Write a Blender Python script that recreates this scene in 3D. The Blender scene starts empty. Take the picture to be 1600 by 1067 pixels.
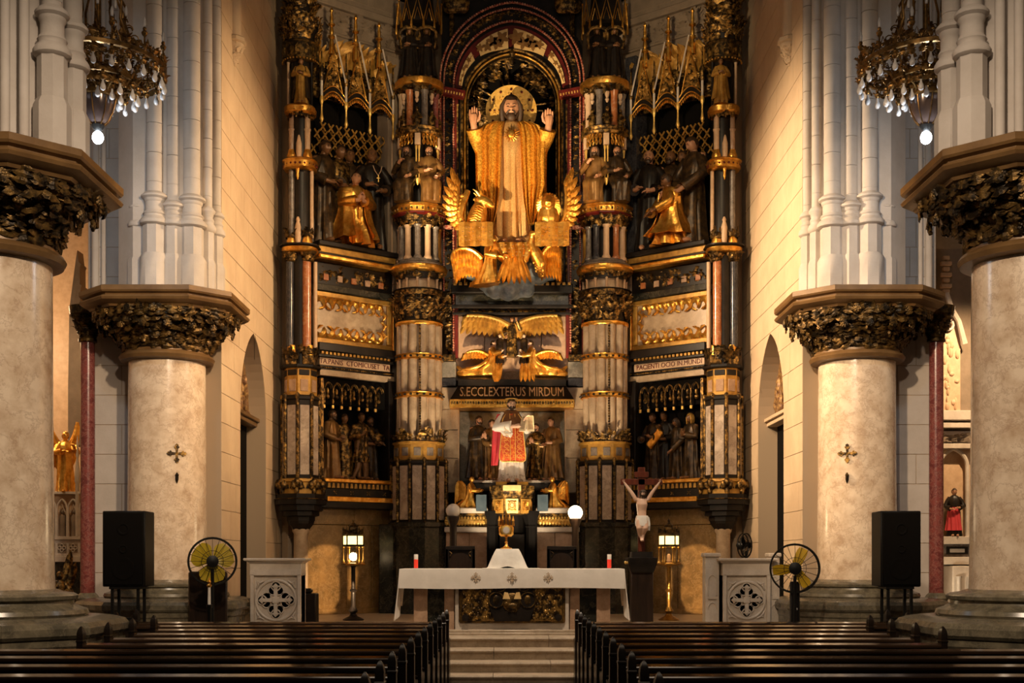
import bpy, math, random
from math import pi, sin, cos, radians, sqrt, atan2
from mathutils import Matrix, Vector, Euler
random.seed(7)
scene = bpy.context.scene
COL = scene.collection
# ------------------------------------------------------------------ camera
# x to the right, y into the church, z up; metres. The camera stands in the aisle.
F = 1900.0; CH = 1.95
def X(px, d): return (px - 800) * d / F
def Z(py, d): return CH + (874 - py) * d / F
cam = bpy.data.cameras.new('camera'); cam_o = bpy.data.objects.new('camera', cam); COL.objects.link(cam_o)
cam_o.location = (0, 0, CH); cam_o.rotation_euler = (pi / 2, 0, 0)
cam.sensor_fit = 'HORIZONTAL'; cam.sensor_width = 36.0; cam.lens = 36.0 * F / 1600
cam.shift_y = (874 - 533.5) / 1600; cam.clip_end = 200
scene.camera = cam_o
# ------------------------------------------------------------------ world, light, exposure
w = bpy.data.worlds.new('interior_dusk'); scene.world = w; w.use_nodes = True
w.node_tree.nodes['Background'].inputs[0].default_value = (1.0, 0.72, 0.48, 1)
w.node_tree.nodes['Background'].inputs[1].default_value = 0.035
vs = scene.view_settings
vs.view_transform = 'Standard'; vs.look = 'None'; vs.gamma = 1.0; vs.use_curve_mapping = False
vs.exposure = 0.25
def aim(o, t):
    o.rotation_euler = (Vector(t) - o.location).to_track_quat('-Z', 'Y').to_euler()
def spot(name, loc, tgt, power, col, size=40, blend=0.6, rad=0.1):
    l = bpy.data.lights.new(name, 'SPOT'); l.energy = power; l.color = col; l.spot_size = radians(size); l.spot_blend = blend; l.shadow_soft_size = rad
    o = bpy.data.objects.new(name, l); COL.objects.link(o); o.location = loc; aim(o, tgt); return o
def point(name, loc, power, col, rad=0.1):
    l = bpy.data.lights.new(name, 'POINT'); l.energy = power; l.color = col; l.shadow_soft_size = rad
    o = bpy.data.objects.new(name, l); COL.objects.link(o); o.location = loc; return o
def area(name, loc, tgt, power, col, sx, sy):
    l = bpy.data.lights.new(name, 'AREA'); l.energy = power; l.color = col; l.shape = 'RECTANGLE'; l.size = sx; l.size_y = sy
    o = bpy.data.objects.new(name, l); COL.objects.link(o); o.location = loc; aim(o, tgt); return o
WARM = (1.0, 0.62, 0.30); AMB = (1.0, 0.72, 0.45); COOL = (0.80, 0.90, 1.0)
NEUT = (1.0, 0.78, 0.56); KEY = (1.0, 0.72, 0.40); WALL = (1.0, 0.67, 0.37)
area('nave_fill', (0, 5, 15.0), (0, 20, 2), 330, NEUT, 8, 5)  # added soft fill from above the nave, no fixture in view
for s in (-1, 1):
    k = 1.0 if s < 0 else 1.2
    point('chandelier_led', (s * 6.47, 19.0, 8.36), 85, COOL, 0.1)                       # the single working bulb under each chandelier
    spot('nave_column_fill', (s * 0.5, 6.0, 9.5), (s * 6.9, 15.0, 4.2), 2900, NEUT, 50, 0.8, 0.25)  # added spot to brighten the near columns, source unseen
    spot('far_column_fill', (s * 0.8, 12.0, 9.0), (s * 7.0, 22.3, 5.4), 3300 * k, AMB, 46, 0.8, 0.2)  # added spot brightening the far columns, no visible fitting
    spot('wall_wash', (-s * 4.2, 22.6, 10.0), (s * 5.6, 24.6, 7.9 if s < 0 else 7.2), 4700 if s < 0 else 9200, WALL if s < 0 else (1.0, 0.71, 0.43), 62, 0.9, 0.2)  # added wash for the side walls, aimed clear of the altarpiece
    spot('sanctuary_key', (s * 5.0, 21.3, 5.4), (0.0, 29.8, 11.3), 8600 if s < 0 else 2100, KEY, 26, 0.6, 0.10)   # added key light for the Christ figure, placed beside the far columns
    spot('statue_fill', (s * 5.0, 21.3, 5.2), (0.0, 29.0, 4.75), 400 if s < 0 else 240, (1.0, 0.80, 0.56), 12, 0.5, 0.06)  # added spot to lift the painted priest statue, source unseen
    spot('angel_panel_light', (s * 1.7, 24.2, 0.9), (s * 0.65, 30.0, 7.35), 5200, KEY, 13, 0.4, 0.05)
    spot('sanctuary_uplight_low', (s * 1.0, 26.2, 0.9), (0, 29.8, 5.0), 520, (1.0, 0.78, 0.52), 40, 0.6, 0.05)
    spot('niche_side_light', (s * 2.0, 26.4, 0.9), (-s * 0.5, 30.5, 4.9), 700, (1.0, 0.78, 0.52), 30, 0.6, 0.05)
    spot('pier_uplight', (s * 0.5, 25.4, 0.9), (s * 2.25, 29.2, 6.2), 1700, (1.0, 0.76, 0.48), 26, 0.6, 0.06)
    spot('wing_fill', (s * 1.2, 21.0, 13.0), (s * 3.9, 29.2, 9.6), 800, KEY, 44, 0.8, 0.2)  # free-floating fill added to bring out the wing gilding
    spot('wing_top_fill', (s * 1.4, 22.0, 12.0), (s * 3.9, 29.2, 14.2), 900, KEY, 34, 0.7, 0.2)  # extra fill added for the gables and the apse wall above
    spot('aisle_chapel_lamp', (s * 10.6, 25.0, 8.5), (s * 10.4, 29.5, 3.5), 420 if s < 0 else 1700, WALL, 80, 0.7, 0.1)
    point('aisle_wall_fill', (s * 12.6, 28.6, 7.5), 300 if s < 0 else 60, WALL, 0.1)  # unseen point light added to brighten the aisle wall
    point('lantern_lamp', (X(552 if s < 0 else 1045, 26.0), 26.0, 2.36), 6, WARM, 0.12)
    spot('floor_spot', (s * 2.9, 23.6, 0.9), (s * 4.4, 28.6, 1.45), 1500, WALL, 18, 0.25, 0.03)
point('globe_lamp_light', (X(899, 24.6), 24.40, 2.90), 40, (1.0, 0.74, 0.42), 0.15)
spot('throne_spot', (0.0, 23.4, 2.75), (0.0, 28.2, 3.35), 150, (1.0, 0.85, 0.62), 6, 0.4, 0.03)
spot('altar_fill', (0.0, 15.8, 14.0), (0.0, 20.9, 1.0), 5200, NEUT, 38, 0.6, 0.15)  # added overhead light for the altar, steps and lecterns
point('side_mensa_fill', (9.6, 27.3, 1.3), 22, (1.0, 0.8, 0.55), 0.06)  # unseen point light added to brighten the side mensa

# ------------------------------------------------------------------ materials
MT = {}
def nodes_of(name):
    m = bpy.data.materials.new(name); m.use_nodes = True; MT[name] = m
    nt = m.node_tree; return m, nt, nt.nodes['Principled BSDF']
def mk(name, c1, c2=None, rough=0.5, metal=0.0, scale=4.0, detail=5.0, lo=0.35, hi=0.65, c3=None, vein=0.0, vscale=2.0, bump=0.0, bscale=20.0, coat=0.0, emit=None, estr=0.0, trans=0.0, stretch=None, rvar=0.0, spec=0.5):
    m, nt, b = nodes_of(name); N = nt.nodes; L = nt.links
    b.inputs['Roughness'].default_value = rough; b.inputs['Metallic'].default_value = metal
    b.inputs['Specular IOR Level'].default_value = spec; b.inputs['Coat Weight'].default_value = coat; b.inputs['Coat Roughness'].default_value = 0.15
    b.inputs['Base Color'].default_value = (*c1, 1)
    if trans: b.inputs['Transmission Weight'].default_value = trans
    if emit: b.inputs['Emission Color'].default_value = (*emit, 1); b.inputs['Emission Strength'].default_value = estr
    geo = N.new('ShaderNodeNewGeometry'); src = geo.outputs['Position']
    if stretch:
        mp = N.new('ShaderNodeMapping'); mp.inputs['Scale'].default_value = stretch; L.new(src, mp.inputs[0]); src = mp.outputs[0]
    if c2:
        n = N.new('ShaderNodeTexNoise'); n.inputs['Scale'].default_value = scale; n.inputs['Detail'].default_value = detail; n.inputs['Roughness'].default_value = 0.62
        L.new(src, n.inputs['Vector'])
        r = N.new('ShaderNodeValToRGB'); r.color_ramp.elements[0].position = lo; r.color_ramp.elements[1].position = hi
        r.color_ramp.elements[0].color = (*c1, 1); r.color_ramp.elements[1].color = (*c2, 1)
        L.new(n.outputs[0], r.inputs[0]); out = r.outputs[0]
        if c3:
            n2 = N.new('ShaderNodeTexNoise'); n2.inputs['Scale'].default_value = vscale; n2.inputs['Detail'].default_value = 6; n2.inputs['Distortion'].default_value = 0.35; n2.inputs['Roughness'].default_value = 0.7
            L.new(src, n2.inputs['Vector'])
            r2 = N.new('ShaderNodeValToRGB'); e = r2.color_ramp.elements
            e[0].position = 0.47; e[0].color = (0, 0, 0, 1); e[1].position = 0.53; e[1].color = (0, 0, 0, 1)
            k = e.new(0.5); k.color = (vein, vein, vein, 1)
            L.new(n2.outputs[0], r2.inputs[0])
            mx = N.new('ShaderNodeMix'); mx.data_type = 'RGBA'
            L.new(r2.outputs[0], mx.inputs[0]); L.new(out, mx.inputs[6]); mx.inputs[7].default_value = (*c3, 1); out = mx.outputs[2]
        L.new(out, b.inputs['Base Color'])
        if rvar:
            mr = N.new('ShaderNodeMapRange'); mr.inputs[3].default_value = rough - rvar; mr.inputs[4].default_value = rough + rvar
            L.new(n.outputs[0], mr.inputs[0]); L.new(mr.outputs[0], b.inputs['Roughness'])
    if bump:
        nb = N.new('ShaderNodeTexNoise'); nb.inputs['Scale'].default_value = bscale; nb.inputs['Detail'].default_value = 4
        L.new(src, nb.inputs['Vector'])
        bp = N.new('ShaderNodeBump'); bp.inputs['Strength'].default_value = bump; bp.inputs['Distance'].default_value = 0.02
        L.new(nb.outputs[0], bp.inputs['Height']); L.new(bp.outputs[0], b.inputs['Normal'])
    return m
mk('gold', (0.95, 0.55, 0.12), (0.62, 0.27, 0.035), 0.33, 0.92, scale=6, lo=0.38, hi=0.62, bump=0.45, bscale=18, rvar=0.10)
mk('gold_old', (0.030, 0.017, 0.006), (0.60, 0.34, 0.085), 0.42, 0.7, scale=10, lo=0.45, hi=0.72, bump=0.3, bscale=40)
mk('gold_flat', (0.52, 0.29, 0.055), (0.30, 0.15, 0.028), 0.45, 0.4, scale=6, bump=0.15, bscale=50)
mk('gold_pale', (0.95, 0.66, 0.20), (0.78, 0.46, 0.10), 0.36, 0.6, scale=8, bump=0.3, bscale=40)
mk('brocade', (0.92, 0.50, 0.07), (0.55, 0.23, 0.02), 0.40, 0.55, scale=26, detail=3, lo=0.42, hi=0.55, bump=0.6, bscale=60)
mk('brocade_pale', (0.74, 0.46, 0.18), (0.50, 0.27, 0.085), 0.45, 0.4, scale=55, detail=3, lo=0.40, hi=0.60, bump=0.4, bscale=80)
mk('bronze', (0.018, 0.012, 0.006), (0.24, 0.135, 0.035), 0.40, 0.6, scale=7, lo=0.42, hi=0.72, bump=0.4, bscale=35, spec=0.3)
mk('brown_gold', (0.15, 0.075, 0.03), (0.25, 0.13, 0.05), 0.45, 0.35, scale=5, bump=0.2, bscale=30)
mk('moulding', (0.19, 0.105, 0.038), (0.125, 0.066, 0.024), 0.40, 0.15, scale=2.5, bump=0.1, bscale=20)
mk('black', (0.008, 0.0065, 0.0055), (0.018, 0.013, 0.010), 0.38, 0.0, scale=5, bump=0.1, bscale=40, spec=0.22)
mk('black_metal', (0.006, 0.0055, 0.005), None, 0.42, 0.0, spec=0.25)
mk('red_dark', (0.13, 0.012, 0.008), (0.06, 0.006, 0.005), 0.4, 0.0, scale=6, spec=0.3)
mk('red_bead', (0.55, 0.27, 0.17), (0.30, 0.05, 0.03), 0.4, 0.1, scale=20, lo=0.45, hi=0.55)
mk('green_marble', (0.010, 0.011, 0.009), (0.032, 0.030, 0.023), 0.16, 0.0, scale=5, detail=8, c3=(0.13, 0.11, 0.07), vein=0.45, vscale=3.4, spec=0.35)
mk('wall_marble', (0.27, 0.155, 0.055), (0.13, 0.078, 0.028), 0.2, 0.0, scale=2.2, detail=9, c3=(0.42, 0.27, 0.13), vein=0.35, vscale=3.5, coat=0.1)
mk('cream_marble', (0.52, 0.39, 0.26), (0.34, 0.24, 0.15), 0.28, 0.0, scale=3.2, detail=9, c3=(0.22, 0.14, 0.08), vein=0.28, vscale=3.2)
mk('shaft_marble', (0.74, 0.60, 0.45), (0.44, 0.295, 0.18), 0.17, 0.0, scale=3.4, detail=14, c3=(0.32, 0.20, 0.13), vein=0.42, vscale=3.0, bump=0.05, bscale=60, coat=0.1, lo=0.40, hi=0.76)
mk('pink_marble', (0.50, 0.33, 0.22), (0.34, 0.21, 0.13), 0.25, 0.0, scale=4, detail=9, c3=(0.18, 0.1, 0.07), vein=0.3, vscale=4.0)
mk('red_marble', (0.22, 0.055, 0.045), (0.12, 0.028, 0.026), 0.25, 0.0, scale=9, detail=8, c3=(0.45, 0.25, 0.2), vein=0.35, vscale=9)
mk('orange_marble', (0.42, 0.15, 0.05), (0.30, 0.09, 0.03), 0.22, 0.0, scale=5, c3=(0.6, 0.4, 0.25), vein=0.4, vscale=3)
mk('grey_marble', (0.20, 0.165, 0.14), (0.09, 0.075, 0.066), 0.25, 0.0, scale=6, detail=8, c3=(0.34, 0.28, 0.23), vein=0.35, vscale=5)
mk('blue_marble', (0.020, 0.020, 0.026), (0.045, 0.042, 0.046), 0.2, 0.0, scale=6, detail=8, c3=(0.14, 0.14, 0.14), vein=0.3, vscale=5, spec=0.35)
mk('plinth_marble', (0.085, 0.074, 0.052), (0.19, 0.16, 0.105), 0.25, 0.0, scale=5, detail=9, c3=(0.30, 0.25, 0.165), vein=0.35, vscale=4.5, spec=0.4)
mk('white_marble', (0.60, 0.53, 0.45), (0.48, 0.41, 0.34), 0.4, 0.0, scale=3, c3=(0.38, 0.33, 0.28), vein=0.3, vscale=2.5, bump=0.08, bscale=40)
mk('stone_grey', (0.475, 0.425, 0.38), (0.40, 0.35, 0.305), 0.8, 0.0, scale=1.6, bump=0.12, bscale=30)
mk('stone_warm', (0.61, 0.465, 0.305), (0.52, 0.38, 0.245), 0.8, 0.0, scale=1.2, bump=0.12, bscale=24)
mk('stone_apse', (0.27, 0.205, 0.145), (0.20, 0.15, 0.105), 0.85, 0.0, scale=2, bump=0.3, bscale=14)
mk('joint', (0.33, 0.25, 0.17), None, 0.95)
mk('step_stone', (0.50, 0.40, 0.29), (0.37, 0.29, 0.2), 0.35, 0.0, scale=4, c3=(0.25, 0.18, 0.12), vein=0.4, vscale=2.5)
mk('floor_stone', (0.10, 0.07, 0.045), (0.06, 0.042, 0.03), 0.3, 0.0, scale=3)
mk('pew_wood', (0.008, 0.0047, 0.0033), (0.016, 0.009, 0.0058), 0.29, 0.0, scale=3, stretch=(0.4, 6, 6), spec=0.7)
mk('dark_wood', (0.014, 0.008, 0.005), (0.028, 0.015, 0.009), 0.35, 0.0, scale=4, stretch=(5, 5, 0.6), spec=0.35)
mk('red_wood', (0.15, 0.035, 0.015), (0.09, 0.02, 0.01), 0.3, 0.0, scale=4, stretch=(6, 6, 0.8))
mk('cloth', (0.80, 0.74, 0.66), (0.74, 0.68, 0.60), 0.9, 0.0, scale=6, bump=0.12, bscale=8)
mk('embroidery', (0.50, 0.38, 0.26), None, 0.8)
mk('skin', (0.52, 0.27, 0.15), (0.44, 0.21, 0.11), 0.45, 0.0, scale=8)
mk('skin_dark', (0.25, 0.12, 0.05), (0.18, 0.08, 0.03), 0.4, 0.15, scale=8)
mk('skin_pale', (0.68, 0.45, 0.32), (0.58, 0.36, 0.24), 0.45, 0.0, scale=8)
mk('hair', (0.035, 0.018, 0.009), (0.065, 0.034, 0.016), 0.5, 0.0, scale=18, bump=0.5, bscale=40)
mk('robe_dark', (0.030, 0.018, 0.009), (0.12, 0.066, 0.024), 0.38, 0.25, scale=7, lo=0.45, hi=0.70, spec=0.35)
mk('robe_black', (0.010, 0.007, 0.005), (0.035, 0.022, 0.012), 0.40, 0.0, scale=7, lo=0.5, hi=0.75, spec=0.3)
mk('robe_brown', (0.16, 0.075, 0.022), (0.28, 0.15, 0.045), 0.38, 0.45, scale=6)
mk('robe_red', (0.55, 0.04, 0.05), (0.42, 0.03, 0.04), 0.6, 0.0, scale=5)
mk('robe_white', (0.82, 0.78, 0.70), (0.70, 0.65, 0.57), 0.8, 0.0, scale=5, bump=0.2, bscale=20)
mk('chasuble', (0.45, 0.045, 0.008), (0.62, 0.20, 0.025), 0.5, 0.1, scale=22, detail=2, lo=0.50, hi=0.58)
mk('brown_cloth', (0.13, 0.05, 0.015), (0.19, 0.08, 0.025), 0.6, 0.0, scale=8)
mk('paper', (0.80, 0.68, 0.45), (0.70, 0.55, 0.33), 0.7, 0.0, scale=6)
mk('cloud', (0.10, 0.15, 0.20), (0.34, 0.41, 0.48), 0.45, 0.1, scale=5, bump=0.3, bscale=12)
mk('relief_pale', (0.62, 0.43, 0.27), (0.50, 0.33, 0.2), 0.5, 0.0, scale=6)
mk('grey_panel', (0.30, 0.27, 0.22), (0.14, 0.125, 0.10), 0.35, 0.0, scale=5, detail=8, c3=(0.42, 0.37, 0.29), vein=0.4, vscale=5, spec=0.3)
mk('tympanum', (0.13, 0.06, 0.03), (0.40, 0.24, 0.08), 0.5, 0.3, scale=12, lo=0.4, hi=0.65)
mk('cream_panel', (0.82, 0.58, 0.25), (0.68, 0.44, 0.17), 0.5, 0.0, scale=5)
mk('leaf_brown', (0.20, 0.09, 0.02), (0.30, 0.15, 0.04), 0.5, 0.2, scale=8)
mk('wax_red', (0.75, 0.03, 0.02), None, 0.35, emit=(1, 0.08, 0.03), estr=0.25)
mk('wax_white', (0.85, 0.78, 0.68), None, 0.5)
mk('glass_clear', (0.95, 0.9, 0.8), None, 0.08, trans=0.9)
mk('bulb_off', (0.55, 0.53, 0.52), None, 0.15, coat=0.3)
mk('bulb_on', (1, 1, 1), None, 0.3, emit=(0.80, 0.90, 1.0), estr=90)
mk('globe_off', (0.62, 0.55, 0.48), None, 0.2, coat=0.4)
mk('globe_on', (1, 0.9, 0.7), None, 0.3, emit=(1.0, 0.74, 0.40), estr=14)
mk('pane_lit', (1, 0.8, 0.4), None, 0.3, emit=(1.0, 0.72, 0.26), estr=2.4)
mk('fan_blade', (0.50, 0.36, 0.025), None, 0.25, coat=0.3)
mk('urn_glass', (0.05, 0.04, 0.045), (0.09, 0.06, 0.05), 0.18, 0.3, scale=3)
mk('brass', (0.50, 0.30, 0.08), (0.25, 0.13, 0.03), 0.32, 0.95, scale=9)
mk('chandelier_metal', (0.10, 0.055, 0.018), (0.36, 0.20, 0.06), 0.36, 0.85, scale=8, lo=0.4, hi=0.7)
mk('blue_cloth', (0.03, 0.055, 0.075), (0.06, 0.09, 0.11), 0.5, 0.0, scale=5)
mk('panel_marble', (0.58, 0.47, 0.37), (0.36, 0.28, 0.22), 0.25, 0.0, scale=3, detail=9, c3=(0.16, 0.12, 0.09), vein=0.5, vscale=3.0)
mk('pew_end_wood', (0.006, 0.0037, 0.0026), (0.012, 0.007, 0.0045), 0.3, 0.0, scale=3, stretch=(6, 6, 0.5), spec=0.35)
mk('halo_gold', (0.95, 0.60, 0.16), (0.75, 0.42, 0.08), 0.36, 0.25, scale=14, bump=0.5, bscale=25)
mk('pew_rail_wood', (0.030, 0.017, 0.010), (0.050, 0.028, 0.016), 0.10, 0.0, scale=3, stretch=(0.4, 6, 6), spec=0.7)  # lighter copy of the pew wood, rail highlights put into its colour
mk('fan_blade_bright', (0.66, 0.40, 0.02), None, 0.25, coat=0.3)
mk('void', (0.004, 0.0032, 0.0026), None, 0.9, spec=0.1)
# ------------------------------------------------------------------ mesh builder
class M:
    def __init__(s): s.v = []; s.f = []
    def add(s, vs, fs, m=None):
        o = len(s.v)
        if m is not None: vs = [m @ Vector(v) for v in vs]
        s.v.extend([tuple(v) for v in vs]); s.f.extend([tuple(i + o for i in f) for f in fs]); return s
    def box(s, x0, x1, y0, y1, z0, z1, b=0.0, m=None):
        if x0 > x1: x0, x1 = x1, x0
        if y0 > y1: y0, y1 = y1, y0
        if z0 > z1: z0, z1 = z1, z0
        if b <= 0:
            vs = [(x, y, z) for z in (z0, z1) for y in (y0, y1) for x in (x0, x1)]
            return s.add(vs, [(0, 2, 3, 1), (4, 5, 7, 6), (0, 1, 5, 4), (2, 6, 7, 3), (0, 4, 6, 2), (1, 3, 7, 5)], m)
        b = min(b, (x1 - x0) * .45, (y1 - y0) * .45, (z1 - z0) * .45)
        o = [[(x0 + b, y0 + b), (x1 - b, y0 + b), (x1 - b, y1 - b), (x0 + b, y1 - b)]]
        r = [[(x, y, z0) for x, y in o[0]]]
        p = [(x0 + b, y0), (x1 - b, y0), (x1, y0 + b), (x1, y1 - b), (x1 - b, y1), (x0 + b, y1), (x0, y1 - b), (x0, y0 + b)]
        bot = [(x, y, z0) for x, y in o[0]]; top = [(x, y, z1) for x, y in o[0]]
        vs = bot + [(x, y, z0 + b) for x, y in p] + [(x, y, z1 - b) for x, y in p] + top
        fs = [(3, 2, 1, 0), (20, 21, 22, 23)]
        for i in range(8):
            j = (i + 1) % 8; fs.append((4 + i, 4 + j, 12 + j, 12 + i))
        for k in range(4):
            a = 4 + 2 * k; n = (k + 1) % 4
            fs.append((k, n, a + 1, a)); fs.append((n, 4 + (2 * k + 2) % 8, a + 1))
            a = 12 + 2 * k
            fs.append((20 + n, 20 + k, a, a + 1)); fs.append((a + 1, 12 + (2 * k + 2) % 8, 20 + n))
        return s.add(vs, fs, m)
    def loft(s, rings, cap=True, closed=True, m=None):
        n = len(rings[0]); vs = [p for r in rings for p in r]; fs = []
        for k in range(len(rings) - 1):
            for i in range(n if closed else n - 1):
                j = (i + 1) % n; fs.append((k * n + i, k * n + j, (k + 1) * n + j, (k + 1) * n + i))
        if cap:
            fs.append(tuple(range(n - 1, -1, -1))); b = (len(rings) - 1) * n; fs.append(tuple(range(b, b + n)))
        return s.add(vs, fs, m)
    def lathe(s, prof, c=(0, 0, 0), n=24, ph=0.0, cap=True, m=None, sx=1.0, sy=1.0, a0=0, a1=2 * pi):
        full = abs(a1 - a0 - 2 * pi) < 1e-6; k = n if full else n + 1
        an = [ph + a0 + (a1 - a0) * i / n for i in range(k)]
        return s.loft([[(c[0] + r * cos(a) * sx, c[1] + r * sin(a) * sy, c[2] + z) for a in an] for r, z in prof], cap, full, m)
    def tube(s, path, r, n=8, cap=True, m=None, flat=1.0):
        P = [Vector(p) for p in path]; rr = r if isinstance(r, (list, tuple)) else [r] * len(P)
        up = None; rings = []
        for i, p in enumerate(P):
            t = (P[min(i + 1, len(P) - 1)] - P[max(i - 1, 0)]).normalized()
            if up is None:
                up = Vector((0, 0, 1)) if abs(t.z) < 0.9 else Vector((0, 1, 0))
            a = t.cross(up)
            if a.length < 1e-5: a = t.orthogonal()
            a.normalize(); up = a.cross(t).normalized()
            rings.append([tuple(p + (a * cos(2 * pi * q / n) + up * sin(2 * pi * q / n) * flat) * rr[i]) for q in range(n)])
        return s.loft(rings, cap, True, m)
    def ell(s, c, r, n=12, k=8, m=None):
        if not isinstance(r, (list, tuple)): r = (r, r, r)
        vs = [(c[0], c[1], c[2] - r[2])]; fs = []
        for i in range(1, k):
            t = pi * i / k
            for j in range(n):
                a = 2 * pi * j / n; vs.append((c[0] + r[0] * sin(t) * cos(a), c[1] + r[1] * sin(t) * sin(a), c[2] - r[2] * cos(t)))
        vs.append((c[0], c[1], c[2] + r[2])); e = len(vs) - 1
        for j in range(n):
            q = (j + 1) % n; fs.append((0, 1 + q, 1 + j)); fs.append((e, e - n + j, e - n + q))
            for i in range(k - 2):
                a = 1 + i * n; fs.append((a + j, a + q, a + n + q, a + n + j))
        return s.add(vs, fs, m)
    def prism(s, poly, y0, y1, m=None):
        n = len(poly); vs = [(x, y0, z) for x, z in poly] + [(x, y1, z) for x, z in poly]
        fs = [tuple(range(n)), tuple(range(2 * n - 1, n - 1, -1))] + [(i, n + i, n + (i + 1) % n, (i + 1) % n) for i in range(n)]
        return s.add(vs, fs, m)
    def band(s, po, pi_, y0, y1, m=None):      # strip between two open outlines (x, z), extruded in y
        rings = [[(a[0], y0, a[1]), (b[0], y0, b[1]), (b[0], y1, b[1]), (a[0], y1, a[1])] for a, b in zip(po, pi_)]
        return s.loft(rings, True, True, m)
    def mesh(s, name, mat, smooth=40):
        me = bpy.data.meshes.new(name); me.from_pydata(s.v, [], s.f)
        if mat: me.materials.append(MT[mat])
        if smooth:
            me.polygons.foreach_set('use_smooth', [True] * len(me.polygons)); me.set_sharp_from_angle(angle=radians(smooth))
        me.update(); return me
    def obj(s, name, mat, parent=None, loc=(0, 0, 0), rot=(0, 0, 0), smooth=40, kind=None, label=None):
        return inst(name, s.mesh(name, mat, smooth), parent, loc, rot, kind=kind, label=label)
def inst(name, me, parent=None, loc=(0, 0, 0), rot=(0, 0, 0), scale=(1, 1, 1), kind=None, label=None):
    o = bpy.data.objects.new(name, me); COL.objects.link(o); o.parent = parent; o.location = loc; o.rotation_euler = rot; o.scale = scale
    if kind: o['kind'] = kind
    if label: o['label'] = label
    return o
def thing(name, label, cat, loc=(0, 0, 0), rz=0.0, group=None, kind=None):
    o = bpy.data.objects.new(name, None); COL.objects.link(o); o.location = loc; o.rotation_euler = (0, 0, rz); o.empty_display_size = 0.1
    return tag(o, label, cat, group, kind)
def tag(o, label, cat=None, group=None, kind=None):
    if label: o['label'] = label
    if cat: o['category'] = cat
    if group: o['group'] = group
    if kind: o['kind'] = kind
    return o
def parts(fn):   # shorthand: a part made by a builder function
    b = M(); fn(b); return b
def TR(x=0, y=0, z=0, rx=0, ry=0, rz=0, s=1.0):
    sc = s if isinstance(s, (tuple, list)) else (s, s, s)
    return Matrix.LocRotScale(Vector((x, y, z)), Euler((rx, ry, rz)), Vector(sc))
def arch(cx, zs, w, h, n=10):   # pointed arch outline from the left springing over the apex to the right springing
    R = (w * w + h * h) / (2 * w); L = []
    a1 = atan2(h, (w - R)) if True else 0
    for i in range(n + 1):
        a = pi + (a1 - pi) * i / n if a1 > 0 else pi
        L.append((cx - w + R + R * cos(a), zs + R * sin(a)))
    L[-1] = (cx, zs + h)
    return L + [(2 * cx - x, z) for x, z in reversed(L[:-1])]
def beads(b, path, r, gap, y=None, n=6, k=4):
    P = [Vector(p) for p in path]; acc = 0.0
    for a, c in zip(P, P[1:]):
        l = (c - a).length; t = gap - acc if acc else 0.0
        while t < l:
            q = a.lerp(c, t / l); b.ell(q, r, n, k); t += gap
        acc = (l - (t - gap))
def remesh(me, vox, smooth=4):
    o = bpy.data.objects.new('tmp', me); COL.objects.link(o)
    md = o.modifiers.new('r', 'REMESH'); md.mode = 'VOXEL'; md.voxel_size = vox
    if smooth:
        sm = o.modifiers.new('s', 'SMOOTH'); sm.iterations = smooth; sm.factor = 0.5
    dg = bpy.context.evaluated_depsgraph_get(); n = bpy.data.meshes.new_from_object(o.evaluated_get(dg))
    bpy.data.objects.remove(o); n.polygons.foreach_set('use_smooth', [True] * len(n.polygons)); return n
def text_mesh(body, size, ext, mat, shear=0.0):
    c = bpy.data.curves.new('lettering', 'FONT'); c.body = body; c.size = size; c.extrude = ext; c.align_x = 'CENTER'; c.align_y = 'CENTER'; c.resolution_u = 2; c.shear = shear
    o = bpy.data.objects.new('tmp', c); COL.objects.link(o)
    dg = bpy.context.evaluated_depsgraph_get(); me = bpy.data.meshes.new_from_object(o.evaluated_get(dg))
    bpy.data.objects.remove(o); me.materials.clear(); me.materials.append(MT[mat]); return me
# a curled leaf with lobed edge, root at the origin, rising in z and curling towards -y; unit height
def leaf_geo(curl=0.9, lob=0.25, wid=0.34):
    vs = []; fs = []; R = 8
    for side, off in ((0, 0.0), (1, 0.05)):
        for i in range(R + 1):
            t = i / R; wv = wid * (sin(pi * min(1, t * 0.78 + 0.18)) ** 0.8) * (1 + lob * (1 if i % 2 else -1)) * (0.25 if i == R else 1)
            a = curl * max(0, t - 0.45) * 3.2
            z = t if t < 0.45 else 0.45 + 0.17 * sin(min(a, 2.6)) / max(curl * .55, .1)
            y = -0.10 * t - (0.0 if t < 0.45 else 0.20 * (1 - cos(min(a, 2.6))) / max(curl * .55, .1))
            for q in (-1, 0, 1):
                vs.append((q * wv, y + off + (0.06 if q else -0.03), z))
    n = 3 * (R + 1)
    for i in range(R):
        for q in range(2):
            a = i * 3 + q; fs.append((a, a + 1, a + 4, a + 3)); fs.append((n + a, n + a + 3, n + a + 4, n + a + 1))
        for q in (0, 2):
            a = i * 3 + q; fs.append((a, a + 3, n + a + 3, n + a))
    fs.append((R * 3, R * 3 + 1, R * 3 + 2, n + R * 3 + 2, n + R * 3 + 1, n + R * 3))
    return vs, fs
LEAF = leaf_geo(0.72, 0.42, 0.40)
LEAF2 = leaf_geo(0.5, 0.12, 0.26)
def leaves(b, pts, size, rnd=0.3, geo=None):   # pts: (x, y, z, outward yaw); leaf curls outward
    g = geo or LEAF
    for x, y, z, yaw in pts:
        s = size * (1 + random.uniform(-rnd, rnd))
        b.add(g[0], g[1], TR(x, y, z, random.uniform(-.3, .3), random.uniform(-.35, .35), yaw + random.uniform(-.3, .3), s))
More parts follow.
